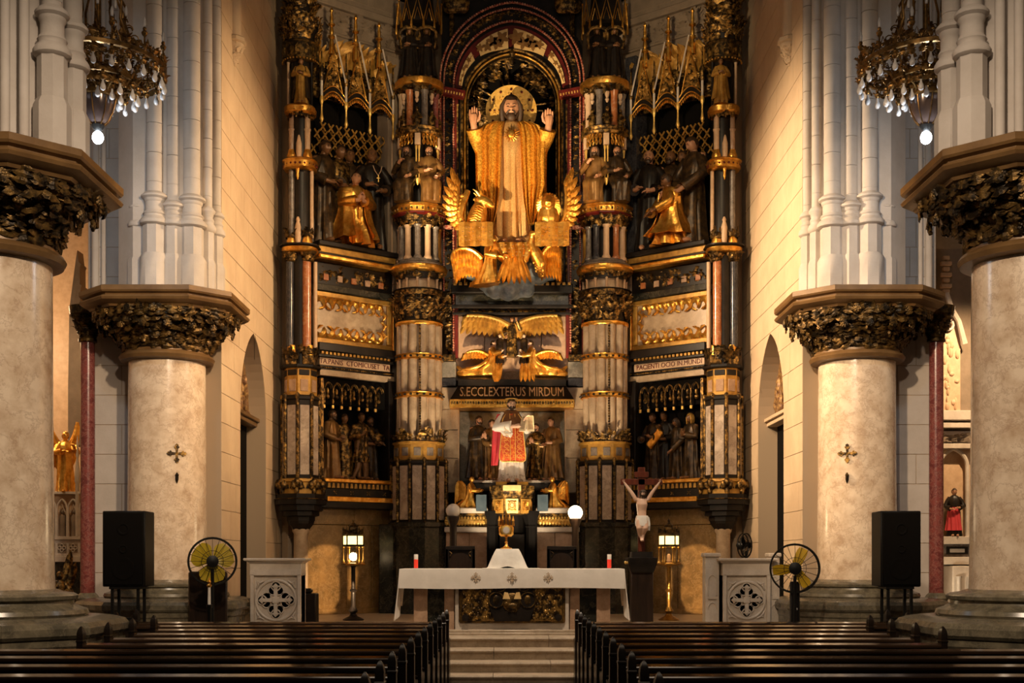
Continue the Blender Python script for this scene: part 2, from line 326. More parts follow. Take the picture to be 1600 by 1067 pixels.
def ring_pts(r, z, n, c=(0, 0), a0=0, a1=2 * pi, ph=0.0):
    full = abs(a1 - a0 - 2 * pi) < 1e-6
    return [(c[0] + r * cos(a), c[1] + r * sin(a), z, a + pi / 2) for a in [a0 + ph + (a1 - a0) * i / (n if full else n - 1) for i in range(n)]]
def foliage(b, r0, r1, z0, z1, n, size, c=(0, 0), a0=pi, a1=2 * pi):   # random leaves over a flared band
    for i in range(n):
        t = random.random(); a = random.uniform(a0, a1); r = r0 + (r1 - r0) * t
        leaves(b, [(c[0] + r * cos(a), c[1] + r * sin(a), z0 + (z1 - z0) * t - size * .3, a + pi / 2)], size, .3, LEAF if random.random() < .6 else LEAF2)
def oct_ring(W, a, z, c=(0, 0)):
    p = [(-a, -W), (a, -W), (W, -a), (W, a), (a, W), (-a, W), (-W, a), (-W, -a)]
    return [(c[0] + x, c[1] + y, z) for x, y in p]
# ================================================================== the setting
def arch_half(z, w, zs, h):
    if z <= zs: return w
    if z >= zs + h: return 0.0
    R = (w * w + h * h) / (2 * w); return max(0.0, sqrt(max(0, R * R - (z - zs) ** 2)) - (R - w))
def block_wall(name, loc, rz, L, z0, z1, mat, bw=1.5, bh=0.56, hole=None, thick=0.5, zblk=None, label=None, seed=1):
    """ashlar wall facing local -y: a core with every block of the face as its own piece"""
    rnd = random.Random(seed)
    b = M()
    if hole:
        uc, hw, zs, hh = hole
        b.prism([(0, z0), (uc - hw, z0)] + arch(uc, zs, hw, hh, 12) + [(uc + hw, z0), (L, z0), (L, z1), (0, z1)], 0.0, thick)
    else: b.box(0, L, 0.0, thick, z0, z1)
    core = b.obj(name, 'joint', None, loc, (0, 0, rz), smooth=0); tag(core, label, None, None, 'structure')
    g = 0.006; zz = z0; row = 0; cache = {}
    while zz < z1 - 0.05:
        zt = min(zz + bh, z1); u = -(bw * 0.5 if row % 2 else 0) ; row += 1
        while u < L:
            wdt = bw * rnd.choice((0.8, 1.0, 1.0, 1.2)); a, c = max(0, u) + g, min(L, u + wdt) - g; u += wdt
            if c - a < 0.05: continue
            zs_ = [zz + g + (zt - zz - 2 * g) * k / 6 for k in range(7)]
            polys = []
            if hole and not (c <= hole[0] - hole[1] or a >= hole[0] + hole[1] or zz + g >= hole[2] + hole[3]):
                lp = [(max(a, min(c, hole[0] - arch_half(q, hole[1], hole[2], hole[3]))), q) for q in zs_]
                rp = [(min(c, max(a, hole[0] + arch_half(q, hole[1], hole[2], hole[3]))), q) for q in zs_]
                if max(p[0] for p in lp) - a > 0.04:
                    polys.append([(a, zs_[0])] + lp + [(a, zs_[-1])])
                if c - min(p[0] for p in rp) > 0.04:
                    polys.append([(c, zs_[0]), (c, zs_[-1])] + rp[::-1])
                for P in polys:
                    M().prism(P, -0.010, 0.0).obj('block', mat, core, smooth=0)
            else:
                key = (round(c - a, 3), round(zt - zz, 3))
                if key not in cache:
                    hx, hz = (c - a) / 2, (zt - zz) / 2 - g
                    cache[key] = M().box(-hx, hx, -0.010, 0.0, -hz, hz, 0.004).mesh('block', mat, 0)
                inst('block', cache[key], core, ((a + c) / 2, 0, (zz + zt) / 2))
        zz = zt
    return core
WX = 5.55
tag(M().box(-16, 16, -3, 33, -0.3, 0.0).obj('floor', 'floor_stone', smooth=0), 'dark stone floor of the nave', None, None, 'structure')
# sanctuary floor and steps
fl = tag(M().box(-4.9, 4.9, 20.95, 23.3, 0.0, 0.65).box(-WX, WX, 23.3, 31.5, 0.0, 0.65).obj('floor_sanctuary', 'step_stone', smooth=0), 'raised stone floor of the sanctuary', None, None, 'structure')
st = thing('sanctuary_steps', 'broad pale stone steps rising from the aisle to the altar', 'steps', (0, 19.18, 0))
for i in range(4):
    h = 0.125 + 0.175 * i; y0 = 0.40 * i; z0 = max(0.0, h - .175); y1 = y0 + .43 if i < 3 else 1.77
    prof = [(y0 + 0.03, z0), (y0 + 0.03, h - 0.055), (y0 - 0.01, h - 0.05), (y0 - 0.02, h - 0.03), (y0 - 0.01, h - 0.006), (y0 + 0.01, h), (y1, h), (y1, z0)]
    for k, (xa, xb) in enumerate(((-4.4, -2.4), (-2.4, 0.62 if i % 2 else -0.3), (0.62 if i % 2 else -0.3, 2.6), (2.6, 4.4))):
        q = M(); q.loft([[(xa + 0.004, y, z) for y, z in prof], [(xb - 0.004, y, z) for y, z in prof]]); q.obj('step_slab', 'step_stone', st, smooth=30)
# side walls of the sanctuary with their pointed doorways
L = 6.3
hL = (2.9, 1.3, 5.0, 1.80)
wl = block_wall('wall_left', (-WX, 23.2, 0), pi / 2, L, 0.65, 15.5, 'stone_warm', hole=hL, label='warm ashlar side wall left of the altarpiece', seed=3)
wr = block_wall('wall_right', (WX, 23.2 + L, 0), -pi / 2, L, 0.65, 15.5, 'stone_warm', hole=(L - 2.9, 1.3, 5.0, 1.80), label='warm ashlar side wall right of the altarpiece', seed=4)
for s, nm, lab in ((-1, 'door_1', 'dark doorway under a pointed relief in the left side wall'), (1, 'door_2', 'dark doorway under a pointed relief in the right side wall')):
    d = thing(nm, lab, None, (s * (WX + 0.43), 26.1, 0.65), s * -pi / 2, kind='structure')
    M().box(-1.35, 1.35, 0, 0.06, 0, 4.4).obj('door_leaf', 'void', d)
    M().box(-1.30, 1.30, -0.30, 0.0, 4.38, 4.46, 0.01).box(-1.3, 1.3, -0.24, 0.0, 4.28, 4.38, 0.01).obj('shelf', 'stone_warm' if s > 0 else 'moulding', d)
    A = arch(0, 4.35, 1.3, 1.8, 10)
    t = M().prism([(-1.3, 4.3)] + A + [(1.3, 4.3)], -0.06, 0.02).obj('tympanum', 'tympanum', d)
    b = M()
    for k in range(46):
        x = random.uniform(-1.0, 1.0); z = 4.5 + random.random() * 1.45 * (1 - (abs(x) / 1.15) ** 1.5)
        b.ell((x, -0.09, z), (random.uniform(.05, .10), 0.07, random.uniform(.08, .2)), 7, 5)
    b.obj('relief', 'tympanum', t, kind='stuff')
# wall ends behind the far columns and the walls of the aisles
for s, nm, sd in ((-1, 'wall_end_left', 5), (1, 'wall_end_right', 6)):
    x0 = -8.05 if s < 0 else WX + 0.004
    block_wall(nm, (x0, 23.22, 0), 0, 2.496, 0.0, 15.5, 'stone_grey', bw=1.2, bh=0.565, thick=0.4, label='pale stone wall end behind the %s far column' % ('left' if s < 0 else 'right'), seed=sd)
    # two slim wall shafts at the arch into the aisle
    b = M()
    for k, (xx, dd, r) in enumerate(((7.93, 23.15, .07), (8.06, 23.3, .06), (7.79, 23.2, .05))):
        b.lathe([(r, 6.9), (r, 15.5)], (s * xx, dd, 0), 12)
    tag(b.obj('trim_%d' % (1 if s < 0 else 2), 'stone_grey'), 'slim stone arch mouldings beside the %s aisle' % ('left' if s < 0 else 'right'), None, None, 'structure')
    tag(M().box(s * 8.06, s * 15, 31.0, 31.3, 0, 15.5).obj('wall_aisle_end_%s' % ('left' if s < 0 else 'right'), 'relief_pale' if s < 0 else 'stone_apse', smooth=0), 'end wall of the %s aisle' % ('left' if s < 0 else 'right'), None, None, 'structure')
    tag(M().box(s * 14.6, s * 15, 8, 31.3, 0, 15.5).obj('wall_aisle_%s' % ('left' if s < 0 else 'right'), 'stone_warm', smooth=0), 'outer wall of the %s aisle' % ('left' if s < 0 else 'right'), None, None, 'structure')
    tag(M().box(s * (WX + .5), s * 8.05, 23.62, 31.3, 0, 15.5).obj('wall_core_%s' % ('left' if s < 0 else 'right'), 'stone_warm', smooth=0), 'masonry between sanctuary and %s aisle' % ('left' if s < 0 else 'right'), None, None, 'structure')
    # string course high on the side wall and the corbelled shaft
    c = thing('wall_corbel', 'small carved corbel carrying a wall shaft on the %s side wall' % ('left' if s < 0 else 'right'), 'corbel', (s * (WX - .005), 24.25, Z(70, 24.25)))
    q = M(); q.lathe([(0.03, -.42), (0.10, -.30), (0.14, -.18), (0.20, -.06), (0.20, 0.0)], (0, 0, 0), 12); q.obj('bell', 'stone_warm', c)
    q = M(); foliage(q, .08, .19, -.36, -.06, 26, .13, a0=pi / 2 if s > 0 else -pi / 2, a1=pi * 1.5 if s > 0 else pi / 2); q.obj('foliage', 'stone_warm', c, kind='stuff')
    q = M(); q.lathe([(0.20, 0), (0.25, .03), (0.25, .10), (.2, .14)], (0, 0, 0), 8, ph=pi / 8); q.obj('abacus', 'stone_warm', c)
    q = M(); q.lathe([(0.15, .14), (0.15, 5.0)], (0, 0, 0), 12); q.obj('shaft', 'stone_warm', c)
# apse wall behind the altarpiece (polygonal): two oblique facets and the middle
for s, sd in ((-1, 8), (1, 9)):
    ox, oy = (-5.3, 28.75) if s < 0 else (2.45, 31.05 - 0.0)
    ang = radians(38) * (1 if s < 0 else -1)
    Lw = 3.65
    if s > 0: ox, oy = 5.3 - Lw * cos(ang), 28.75 - Lw * sin(ang)
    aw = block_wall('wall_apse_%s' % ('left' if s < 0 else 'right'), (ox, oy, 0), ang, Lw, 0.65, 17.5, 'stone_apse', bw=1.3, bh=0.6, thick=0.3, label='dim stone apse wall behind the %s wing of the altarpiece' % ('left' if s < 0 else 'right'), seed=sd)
    b = M(); zf = 14.68
    b.box(0, Lw, -0.14, 0, zf + .62, zf + .80, 0.02); b.box(0, Lw, -0.07, 0, zf - .02, zf + .05, 0.02)
    b.obj('string_course', 'stone_apse', aw)
    b = M()
    for k in range(26):
        leaves(b, [(0.1 + k * .135, -.02, zf + .06 + .25 * (k % 2), random.uniform(-.5, .5))], .30)
    b.obj('frieze_leaf', 'stone_apse', aw, kind='stuff')
    b = M()
    for k in range(4):      # small gallery openings above the string course
        b.box(0.45 + k * .85, 0.80 + k * .85, -.03, .02, zf + 1.35, zf + 2.3)
    b.obj('gallery_opening', 'void', aw)
tag(M().box(-2.6, 2.6, 31.0, 31.3, 0.65, 17.5).obj('wall_apse_middle', 'stone_apse', smooth=0), 'apse wall behind the middle of the altarpiece', None, None, 'structure')

# ================================================================== the four great columns
leafA = M().add(*LEAF).mesh('leaf', 'bronze', 25); leafB = M().add(*leaf_geo(.35, .45, .36)).mesh('leaf', 'bronze', 25)
def grape(nm):
    b = M()
    for k in range(14):
        a = k * 2.4; b.ell((0.5 * sqrt(k / 14) * cos(a), -0.25 * (1 - k / 20), 0.5 * sqrt(k / 14) * sin(a)), .22, 6, 4)
    return b.mesh(nm, 'bronze')
grapeM = grape('berry_cluster')
def column(s, yc, label, cluster, cross=None):
    cx = s * 6.45
    c = thing('column', label, 'column', (cx, yc, 0))
    b = M()
    def R(W, z, a=None): return oct_ring(W, a if a is not None else W * .5, z)
    b.loft([R(1.40, 0), R(1.40, .90), R(1.42, .93), R(1.42, 1.02)]); b.obj('plinth', 'plinth_marble', c, smooth=20)
    b = M(); b.loft([R(1.44, 1.02), R(1.47, 1.06), R(1.47, 1.14), R(1.42, 1.20), R(1.28, 1.24), R(1.20, 1.25)]); b.obj('plinth_cap', 'plinth_marble', c, smooth=30)
    b = M(); b.lathe([(1.12, 1.25), (1.14, 1.28), (1.12, 1.33), (1.03, 1.36), (.96, 1.40), (.95, 1.44), (1.0, 1.46), (1.01, 1.50), (.96, 1.53), (.84, 1.55), (.75, 1.58)], n=48); b.obj('base_moulding', 'plinth_marble', c)
    b = M(); b.lathe([(.735, 1.56), (.728, 1.75), (.708, 3.5), (.70, 5.66)], n=64); b.obj('shaft', 'shaft_marble', c)
    b = M(); b.lathe([(.73, 5.60), (.84, 5.62), (.87, 5.68), (.84, 5.73), (.78, 5.76), (.78, 5.80)], n=48); b.obj('necking', 'moulding', c)
    b = M(); b.lathe([(.74, 5.78), (.78, 5.95), (.88, 6.12), (1.06, 6.30), (1.20, 6.46)], n=24); b.obj('bell', 'bronze', c)
    rr = random.Random(int(yc * 10) + s)
    for lev, (r, z, n, sz, tilt) in enumerate(((.80, 5.78, 17, .36, .15), (.84, 5.92, 17, .38, .3), (.97, 6.06, 19, .38, .55), (1.16, 6.19, 26, .28, .9), (1.24, 6.30, 28, .22, .5))):
        for k in range(n):
            a = pi * 0.86 + (pi * 1.28) * (k + .5 * (lev % 2)) / (n - .5)
            f = 1 + (.10 * abs(cos(2 * (a - pi / 4))) if lev > 1 else 0)
            sc = sz * rr.uniform(.85, 1.25)
            inst('leaf', leafA if (k + lev) % 2 else leafB, c, (r * f * cos(a), r * f * sin(a), z + rr.uniform(-.03, .03)), (-tilt * .2 + rr.uniform(-.15, .15), rr.uniform(-.3, .3), a + pi / 2 + rr.uniform(-.25, .25)), (sc * .95, sc * rr.uniform(.8, 1.2), sc * 1.15))
    for k in range(22):
        a = pi * .88 + pi * 1.24 * k / 21; lv = k % 2
        r = (1.30 if lv else 1.17); z = 6.40 if lv else 6.16
        inst('berry_cluster', grapeM, c, (r * cos(a), r * sin(a), z), (0, 0, a + pi / 2), (.13, .13, .13))
    b = M(); foliage(b, .82, 1.29, 5.85, 6.45, 190, .17, a0=pi * .9, a1=pi * 2.1); b.obj('undergrowth', 'bronze', c, kind='stuff')
    b = M(); aa = .56
    b.loft([oct_ring(W, W * aa, z) for W, z in ((1.10, 6.43), (1.22, 6.44), (1.24, 6.48), (1.30, 6.50), (1.36, 6.54), (1.38, 6.58), (1.36, 6.61), (1.30, 6.625), (1.30, 6.65), (1.36, 6.67), (1.38, 6.70), (1.38, 6.78), (1.36, 6.79))]); b.obj('abacus', 'moulding', c, smooth=25)
    # pier above: core and clustered shafts with drums
    b = M(); b.loft([oct_ring(.78, .40, 6.79), oct_ring(.78, .40, 15.5)]); b.obj('pier_core', 'stone_grey', c, smooth=20)
    for (lx, dy, r, hi) in cluster:
        if r < .07:      # plain slim moulding shafts without bases
            M().lathe([(r, 6.79), (r, 15.5)], n=12).obj('moulding_shaft', 'stone_grey', c, (s * -lx, dy, 0)); continue
        p = M(); zr = 8.50 if hi else 8.36
        p.lathe([(r * 1.75, 6.79), (r * 1.75, 7.38), (r * 1.45, 7.46)], n=8, ph=pi / 8)
        p.lathe([(r * 1.4, 7.46), (r * 1.4, 7.96)], n=8, ph=pi / 8)
        p.lathe([(r * 1.42, 7.96), (r * 1.75, 7.99), (r * 1.80, 8.04), (r * 1.55, 8.09), (r * 1.3, 8.12), (r * 1.3, 8.15), (r * 1.42, 8.17), (r * 1.3, 8.20), (r * 1.12, 8.23), (r * 1.12, zr - .12), (r * 1.25, zr - .10), (r * 1.28, zr - .06), (r * 1.6, zr - .03), (r * 1.62, zr), (r * 1.25, zr + .05), (r, zr + .07)], n=16)
        po = p.obj('colonette', 'stone_grey', c, (s * -lx, dy, 0))
        z = zr + .07; h = .53; dm = M().lathe([(r - .006, .003), (r, .010), (r, h - .010), (r - .006, h - .003)], n=16).mesh('drum', 'stone_grey')
        z += rr.random() * .3 - .3 + .3
        M().lathe([(r, zr + .06), (r, z)], n=16).obj('drum', 'stone_grey', po)
        while z < 15.2: inst('drum', dm, po, (0, 0, z)); z += h
    if cross:
        q = M(); k = .155; yq = -.757; xq = s * cross[0]
        yq = -sqrt(.707 ** 2 - xq * xq) - .012; ra = atan2(xq, -yq)
        m = TR(xq, yq, cross[1], 0, 0, ra)
        for a in range(4):
            ma = m @ TR(0, 0, 0, 0, a * pi / 2, 0)
            q.prism([(-.016, 0), (.016, 0), (.022, .09), (.045, .10), (.05, .125), (.028, .13), (.03, .155), (0, .18), (-.03, .155), (-.028, .13), (-.05, .125), (-.045, .10), (-.022, .09)], -.012, .012, ma)
        q.obj('cross_emblem', 'gold_old', c, label='small brass budded cross')
        q = M(); q.lathe([(.008, -.1), (.02, -.07), (.03, -.03), (.028, .02), (.035, .05), (.02, .07), (.012, .09)], n=10, m=m @ TR(0, -.02, -.44)); q.obj('candle_bracket', 'bronze', c)
    return c
farC = ((-.33, -.60, .12, False), (0.0, -.80, .15, True), (.31, -.70, .135, False), (.62, -.62, .155, True), (.84, -.36, .09, False), (.92, -.05, .10, False))
nearC = ((-.30, -.80, .12, True), (.93, -.50, .125, True), (1.03, -.10, .115, True), (.50, -.83, .055, False), (.38, -.86, .05, False), (.24, -.88, .05, False), (.68, -.72, .06, False))
column(-1, 22.75, 'cream marble column with gilt capital and brass cross, far left beside the fan', farC, (-.35, 3.88))
column(1, 22.75, 'cream marble column with gilt capital and brass cross, far right behind the loudspeaker', farC, (-.35, 3.88))
column(-1, 15.1, 'nearer cream marble column cut by the left edge of the picture', nearC)
column(1, 15.1, 'nearer cream marble column cut by the right edge of the picture', nearC)
# red marble colonettes at the aisle openings
for s in (-1, 1):
    c = thing('red_colonette', 'slim red marble colonette with gilt capital beside the %s aisle opening' % ('left' if s < 0 else 'right'), 'column', (s * 8.0, 22.93, 0))
    M().box(-.24, .24, -.26, .26, 0, 1.05, .02).obj('plinth', 'plinth_marble', c)
    M().lathe([(.24, 1.05), (.25, 1.12), (.20, 1.17), (.22, 1.22), (.18, 1.28), (.14, 1.32)], n=20).obj('base_moulding', 'plinth_marble', c)
    M().lathe([(.135, 1.3), (.13, 6.05)], n=24).obj('shaft', 'red_marble', c)
    M().lathe([(.13, 6.03), (.17, 6.05), (.17, 6.10), (.14, 6.13), (.16, 6.3), (.26, 6.52), (.32, 6.55), (.34, 6.70)], n=20).obj('bell', 'bronze', c)
    b = M(); foliage(b, .15, .27, 6.15, 6.52, 60, .15, a0=pi * .9, a1=pi * 2.1); b.obj('foliage', 'bronze', c, kind='stuff')

# ================================================================== pews
def pew_parts(Lp):
    rail = M(); pr = [(-.04, .93), (-.058, .945), (-.060, .966), (-.052, .976), (.03, .993), (.042, .985), (.04, .93)]
    rail.loft([[(x, y, z) for y, z in pr] for x in (0, Lp)])
    back = M().box(0, Lp, -.012, .018, .12, .94)
    mid = M().box(0, Lp, -.03, .02, .55, .62, .01)
    shelf = M().box(0, Lp, -.16, -.012, .70, .722, .006)
    seat = M().loft([[(x, y, z) for y, z in ((.02, .42), (.45, .44), (.47, .455), (.45, .47), (.02, .45))] for x in (0, Lp)])
    kneel = M().box(0.1, Lp - .1, -.42, -.27, .16, .21, .01)
    return [('top_rail', rail), ('back_panel', back), ('back_moulding', mid), ('book_shelf', shelf), ('seat', seat), ('kneeler', kneel)]
def pew_end():
    b = M(); t = .036
    # tall rear post with a pointed, rounded head
    def sec(z, k): return [(-t * k, -.06 * k, z), (t * k, -.06 * k, z), (t * k, .06 * k, z), (-t * k, .06 * k, z)]
    b.loft([sec(0, 1.0), sec(1.00, 1.0), sec(1.005, 1.12), sec(1.02, 1.12), sec(1.03, .95), sec(1.10, .98), sec(1.135, .80), sec(1.165, .50), sec(1.185, .15)])
    pr = [(.05, 0), (.05, .86), (.10, .80), (.20, .74), (.34, .71), (.46, .72), (.52, .70), (.54, .65), (.51, .60), (.49, .5), (.50, .3), (.52, .08), (.54, 0)]
    b.loft([[(-t * .8, y, z) for y, z in pr], [(t * .8, y, z) for y, z in pr]])
    return b.mesh('end_panel', 'pew_end_wood', 30)
pewM = {}
endM = pew_end()
rows = [18.62 - .9405 * k for k in range(13)]
for s in (-1, 1):
    for k, d in enumerate(rows):
        x1 = 5.75
        if 13.3 < d < 16.75: x1 = 4.93
        elif d <= 13.3: x1 = 6.6
        Lp = x1 - 1.0
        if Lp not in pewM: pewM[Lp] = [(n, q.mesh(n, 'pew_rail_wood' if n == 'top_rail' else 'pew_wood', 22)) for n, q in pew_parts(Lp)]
        ordn = ['front', 'second', 'third', 'fourth', 'fifth', 'sixth', 'seventh', 'eighth', 'ninth', 'tenth', 'eleventh', 'twelfth', 'thirteenth'][k]
        p = thing('pew', 'dark polished wooden pew, %s row counted from the altar, %s of the aisle' % (ordn, 'left' if s < 0 else 'right'), 'pew', (s * 1.0 if s > 0 else -x1, d, 0), 0, 'pews %s of the aisle' % ('left' if s < 0 else 'right'))
        for n, me in pewM[Lp]: inst(n, me, p)
        inst('end_panel', endM, p, (0, 0, 0)); inst('end_panel', endM, p, (Lp, 0, 0))
# ================================================================== carved figures
def gs(a, s): return math.exp(-(a * a) / (s * s))
def head_geo(b, c, h, rot=(0, 0, 0), n=22, k=16, face=True):
    vs = []; fs = []; m = TR(c[0], c[1], c[2], *rot, h / 2)
    dirs = [(0, 0, -1)] + [(sin(pi * i / k) * cos(2 * pi * j / n), sin(pi * i / k) * sin(2 * pi * j / n), -cos(pi * i / k)) for i in range(1, k) for j in range(n)] + [(0, 0, 1)]
    for x, y, z in dirs:
        X_, Y_, Z_ = x * .74, y * .90, z
        if z < 0: X_ *= 1 - .30 * z * z; Y_ *= 1 - .10 * z * z; Y_ -= .10 * (-z) ** 2
        if y < 0 and face:
            Y_ *= .94; f = min(1, -y * 1.6)
            Y_ -= f * .26 * gs(X_, .12) * gs(z + .10, .17) * (1.25 if z < -.02 else .8)
            Y_ -= f * .05 * gs(z - .24, .08) * gs(X_, .4)
            Y_ += f * .12 * (gs(X_ - .27, .15) + gs(X_ + .27, .15)) * gs(z - .06, .10)
            Y_ -= f * .07 * (gs(z + .36, .05) + gs(z + .47, .05)) * gs(X_, .2)
            Y_ -= f * .08 * gs(z + .78, .15) * gs(X_, .22)
            Y_ -= f * .03 * (gs(X_ - .36, .16) + gs(X_ + .36, .16)) * gs(z + .2, .16)
        vs.append((X_, Y_, Z_))
    e = len(vs) - 1
    for j in range(n):
        q = (j + 1) % n; fs.append((0, 1 + q, 1 + j)); fs.append((e, e - n + j, e - n + q))
        for i in range(k - 2):
            a = 1 + i * n; fs.append((a + j, a + q, a + n + q, a + n + j))
    b.add(vs, fs, m)
    if face:
        for q in (-1, 1): b.ell((q * .74, .04, -.02), (.06, .13, .2), 8, 6, m)
def eyes_geo(b, c, h, rot):
    m = TR(c[0], c[1], c[2], *rot, h / 2)
    for q in (-1, 1):
        b.ell((q * .27, -.74, .05), (.13, .06, .05), 8, 5, m)
        b.tube([(q * .12, -.84, .20), (q * .28, -.84, .25), (q * .42, -.74, .19)], .03, 5, m=m)
def hair_geo(b, c, h, rot=(0, 0, 0), long=False, beard=False, bald=False, n=18, k=12):
    m = TR(c[0], c[1], c[2], *rot, h / 2)
    if not bald:
        S = 1.10; vs = []; fs = []; idx = {}
        for i in range(k + 1):
            t = pi * i / k
            for j in range(n):
                a = 2 * pi * j / n; x, y, z = sin(t) * cos(a), sin(t) * sin(a), cos(t)
                rr = S * (1 + .05 * sin(7 * a + 3 * t)); vs.append((x * .76 * rr, y * .93 * rr + .03, z * rr))
        for i in range(k):
            for j in range(n):
                q = (j + 1) % n; t = pi * (i + .5) / k; a = 2 * pi * (j + .5) / n; y, z = sin(t) * sin(a), cos(t); x = sin(t) * cos(a)
                if (y < -.05 and z < .52 - .5 * max(0, abs(x) - .45)) or z < -.55: continue
                fs.append((i * n + j, i * n + q, (i + 1) * n + q, (i + 1) * n + j))
        b.add(vs, fs, m)
    if long:
        for q in (-1, 1):
            for d in range(4):
                b.tube([(q * .5, -.35 + .24 * d, .65), (q * .80, -.42 + .26 * d, .1), (q * (.80 + .05 * sin(d)), -.38 + .25 * d, -.45), (q * .74, -.35 + .24 * d, -1.0), (q * .80, -.42 + .2 * d, -1.35)], [.16, .2, .22, .2, .08], 7, m=m)
    if beard:
        b.ell((0, -.66, -.78), (.40, .30, .40), 10, 8, m)
        for q in (-1, 1): b.tube([(q * .05, -.96, -.27), (q * .24, -.88, -.34), (q * .38, -.70, -.55)], [.05, .07, .1], 6, m=m)
        for q in (-1, 1): b.tube([(q * .66, -.25, -.1), (q * .60, -.45, -.5), (q * .35, -.62, -.85)], [.06, .12, .14], 6, m=m)
def hand_geo(b, wr, d, up, L, curl=0.25, side=1, fing=(1, 1, 1, 1)):
    """palm with four fingers of different lengths and a thumb leaving its side; d = pointing direction, up = back of hand"""
    d = Vector(d).normalized(); up = Vector(up); up = (up - d * up.dot(d)).normalized(); sd = d.cross(up).normalized() * side
    wr = Vector(wr)
    b.tube([wr - d * L * .1, wr + d * L * .12, wr + d * L * .32, wr + d * L * .5], [L * .15, L * .2, L * .25, L * .22], 8, flat=1)
    for i in range(4):
        o = wr + d * L * .46 + sd * L * (.19 - .125 * i); ln = L * (.42, .50, .46, .34)[i]; c = curl * fing[i]
        p = [o]; a = 0.0
        for s in range(3):
            a += c * 1.1; p.append(p[-1] + (d * cos(a) - up * sin(a)) * ln / 3)
        b.tube(p, [L * .068, L * .064, L * .056, L * .035], 6)
    o = wr + d * L * .16 + sd * L * .17
    b.tube([o, o + (d * .6 + sd * .75) * L * .17, o + (d * .9 + sd * .55 - up * .25) * L * .34, o + (d * 1.1 + sd * .35 - up * .4) * L * .45], [L * .08, L * .078, L * .066, L * .035], 6)
RINGS = {
 'stand': [(0, 0, 0, .150, .125), (.03, 0, 0, .150, .125), (.15, 0, 0, .135, .115), (.30, 0, 0, .125, .105), (.47, 0, 0, .118, .095), (.56, 0, 0, .112, .088), (.66, 0, 0, .122, .09), (.76, 0, .005, .128, .08), (.805, 0, .008, .112, .068), (.83, 0, .01, .075, .055), (.85, 0, .01, .046, .044)],
 'kneel': [(0, 0, .10, .15, .27), (.05, 0, .10, .15, .26), (.12, 0, .06, .14, .20), (.22, 0, .02, .125, .13), (.33, 0, 0, .112, .095), (.43, 0, -.01, .112, .085), (.52, 0, -.02, .126, .08), (.58, 0, -.025, .112, .068), (.605, 0, -.03, .075, .055), (.625, 0, -.035, .046, .044)],
 'sit': [(0, 0, -.15, .13, .11), (.05, 0, -.15, .132, .11), (.20, 0, -.16, .13, .11), (.27, 0, -.12, .145, .16), (.33, 0, -.04, .145, .17), (.39, 0, .02, .13, .10), (.50, 0, .02, .12, .088), (.60, 0, .02, .128, .08), (.645, 0, .02, .112, .068), (.67, 0, .02, .075, .055), (.69, 0, .02, .046, .044)],
}
NECK = {'stand': (0, .0, .85), 'kneel': (0, -.04, .625), 'sit': (0, .02, .69)}
def robe_loft(b, rings, H, n=44, folds=(9, .16), seed=0, steps=22):
    rnd = random.Random(seed); p1, p2, p3 = (rnd.uniform(0, 6) for _ in range(3))
    zs = [r[0] for r in rings]; out = []
    def at(z):
        for a, c in zip(rings, rings[1:]):
            if z <= c[0] or c is rings[-1]:
                t = (z - a[0]) / max(1e-6, c[0] - a[0]); return [a[i] + (c[i] - a[i]) * t for i in range(5)]
    z0, z1 = zs[0], zs[-1]
    for k in range(steps + 1):
        t = k / steps; z = z0 + (z1 - z0) * t; _, cx, cy, rx, ry = at(z)
        A = folds[1] * ((1 - t) ** .8) + .015; ring = []
        for j in range(n):
            a = 2 * pi * j / n
            f = .62 * (1 - 2 * abs(sin(folds[0] * a / 2 + p1 + .5 * sin(3 * t + p3)))) + .38 * sin(folds[0] * 1.63 * a + p2 + 2 * t)
            q = 1 + A * f; ring.append(((cx + rx * q * cos(a)) * H, (cy + ry * q * sin(a)) * H, z * H))
        out.append(ring)
    b.loft(out)
def drape(b, st, waves=4, amp=.05, th=.03, n=24, ph=0.0, m=None):
    """hanging cloth: stations (z, x0, x1, y) from top to bottom, wavy front, thickness th"""
    rings = []
    for i, (z, x0, x1, y) in enumerate(st):
        t = i / max(1, len(st) - 1); f = []; bk = []
        for j in range(n + 1):
            u = j / n; wv = amp * (.25 + .75 * t) * (.7 * (1 - 2 * abs(sin(pi * waves * u + ph))) + .3 * sin(2 * pi * waves * 1.37 * u + ph * 2 + t))
            f.append((x0 + (x1 - x0) * u, y - wv, z + .012 * sin(7 * u + 3 * t) * (1 if i == len(st) - 1 else 0))); bk.append((x0 + (x1 - x0) * u, y - wv + th, z))
        rings.append(f + bk[::-1])
    b.loft(rings, m=m)
def feather(b, p, ang, L, wd, y, th, m=None):
    d = Vector((cos(ang), 0, sin(ang))); s = Vector((-sin(ang), 0, cos(ang))); P = Vector((p[0], 0, p[1])); R = []
    for t, k in ((0, .45), (.3, .95), (.62, 1.0), (.86, .72), (1.0, .12)):
        c = P + d * L * t; yy = y - .25 * th * sin(pi * t)
        R.append([(c.x + s.x * wd * k, yy + th * .3, c.z + s.z * wd * k), (c.x, yy - th * .5, c.z), (c.x - s.x * wd * k, yy + th * .3, c.z - s.z * wd * k), (c.x, yy + th * .5, c.z)])
    b.loft(R, m=m)
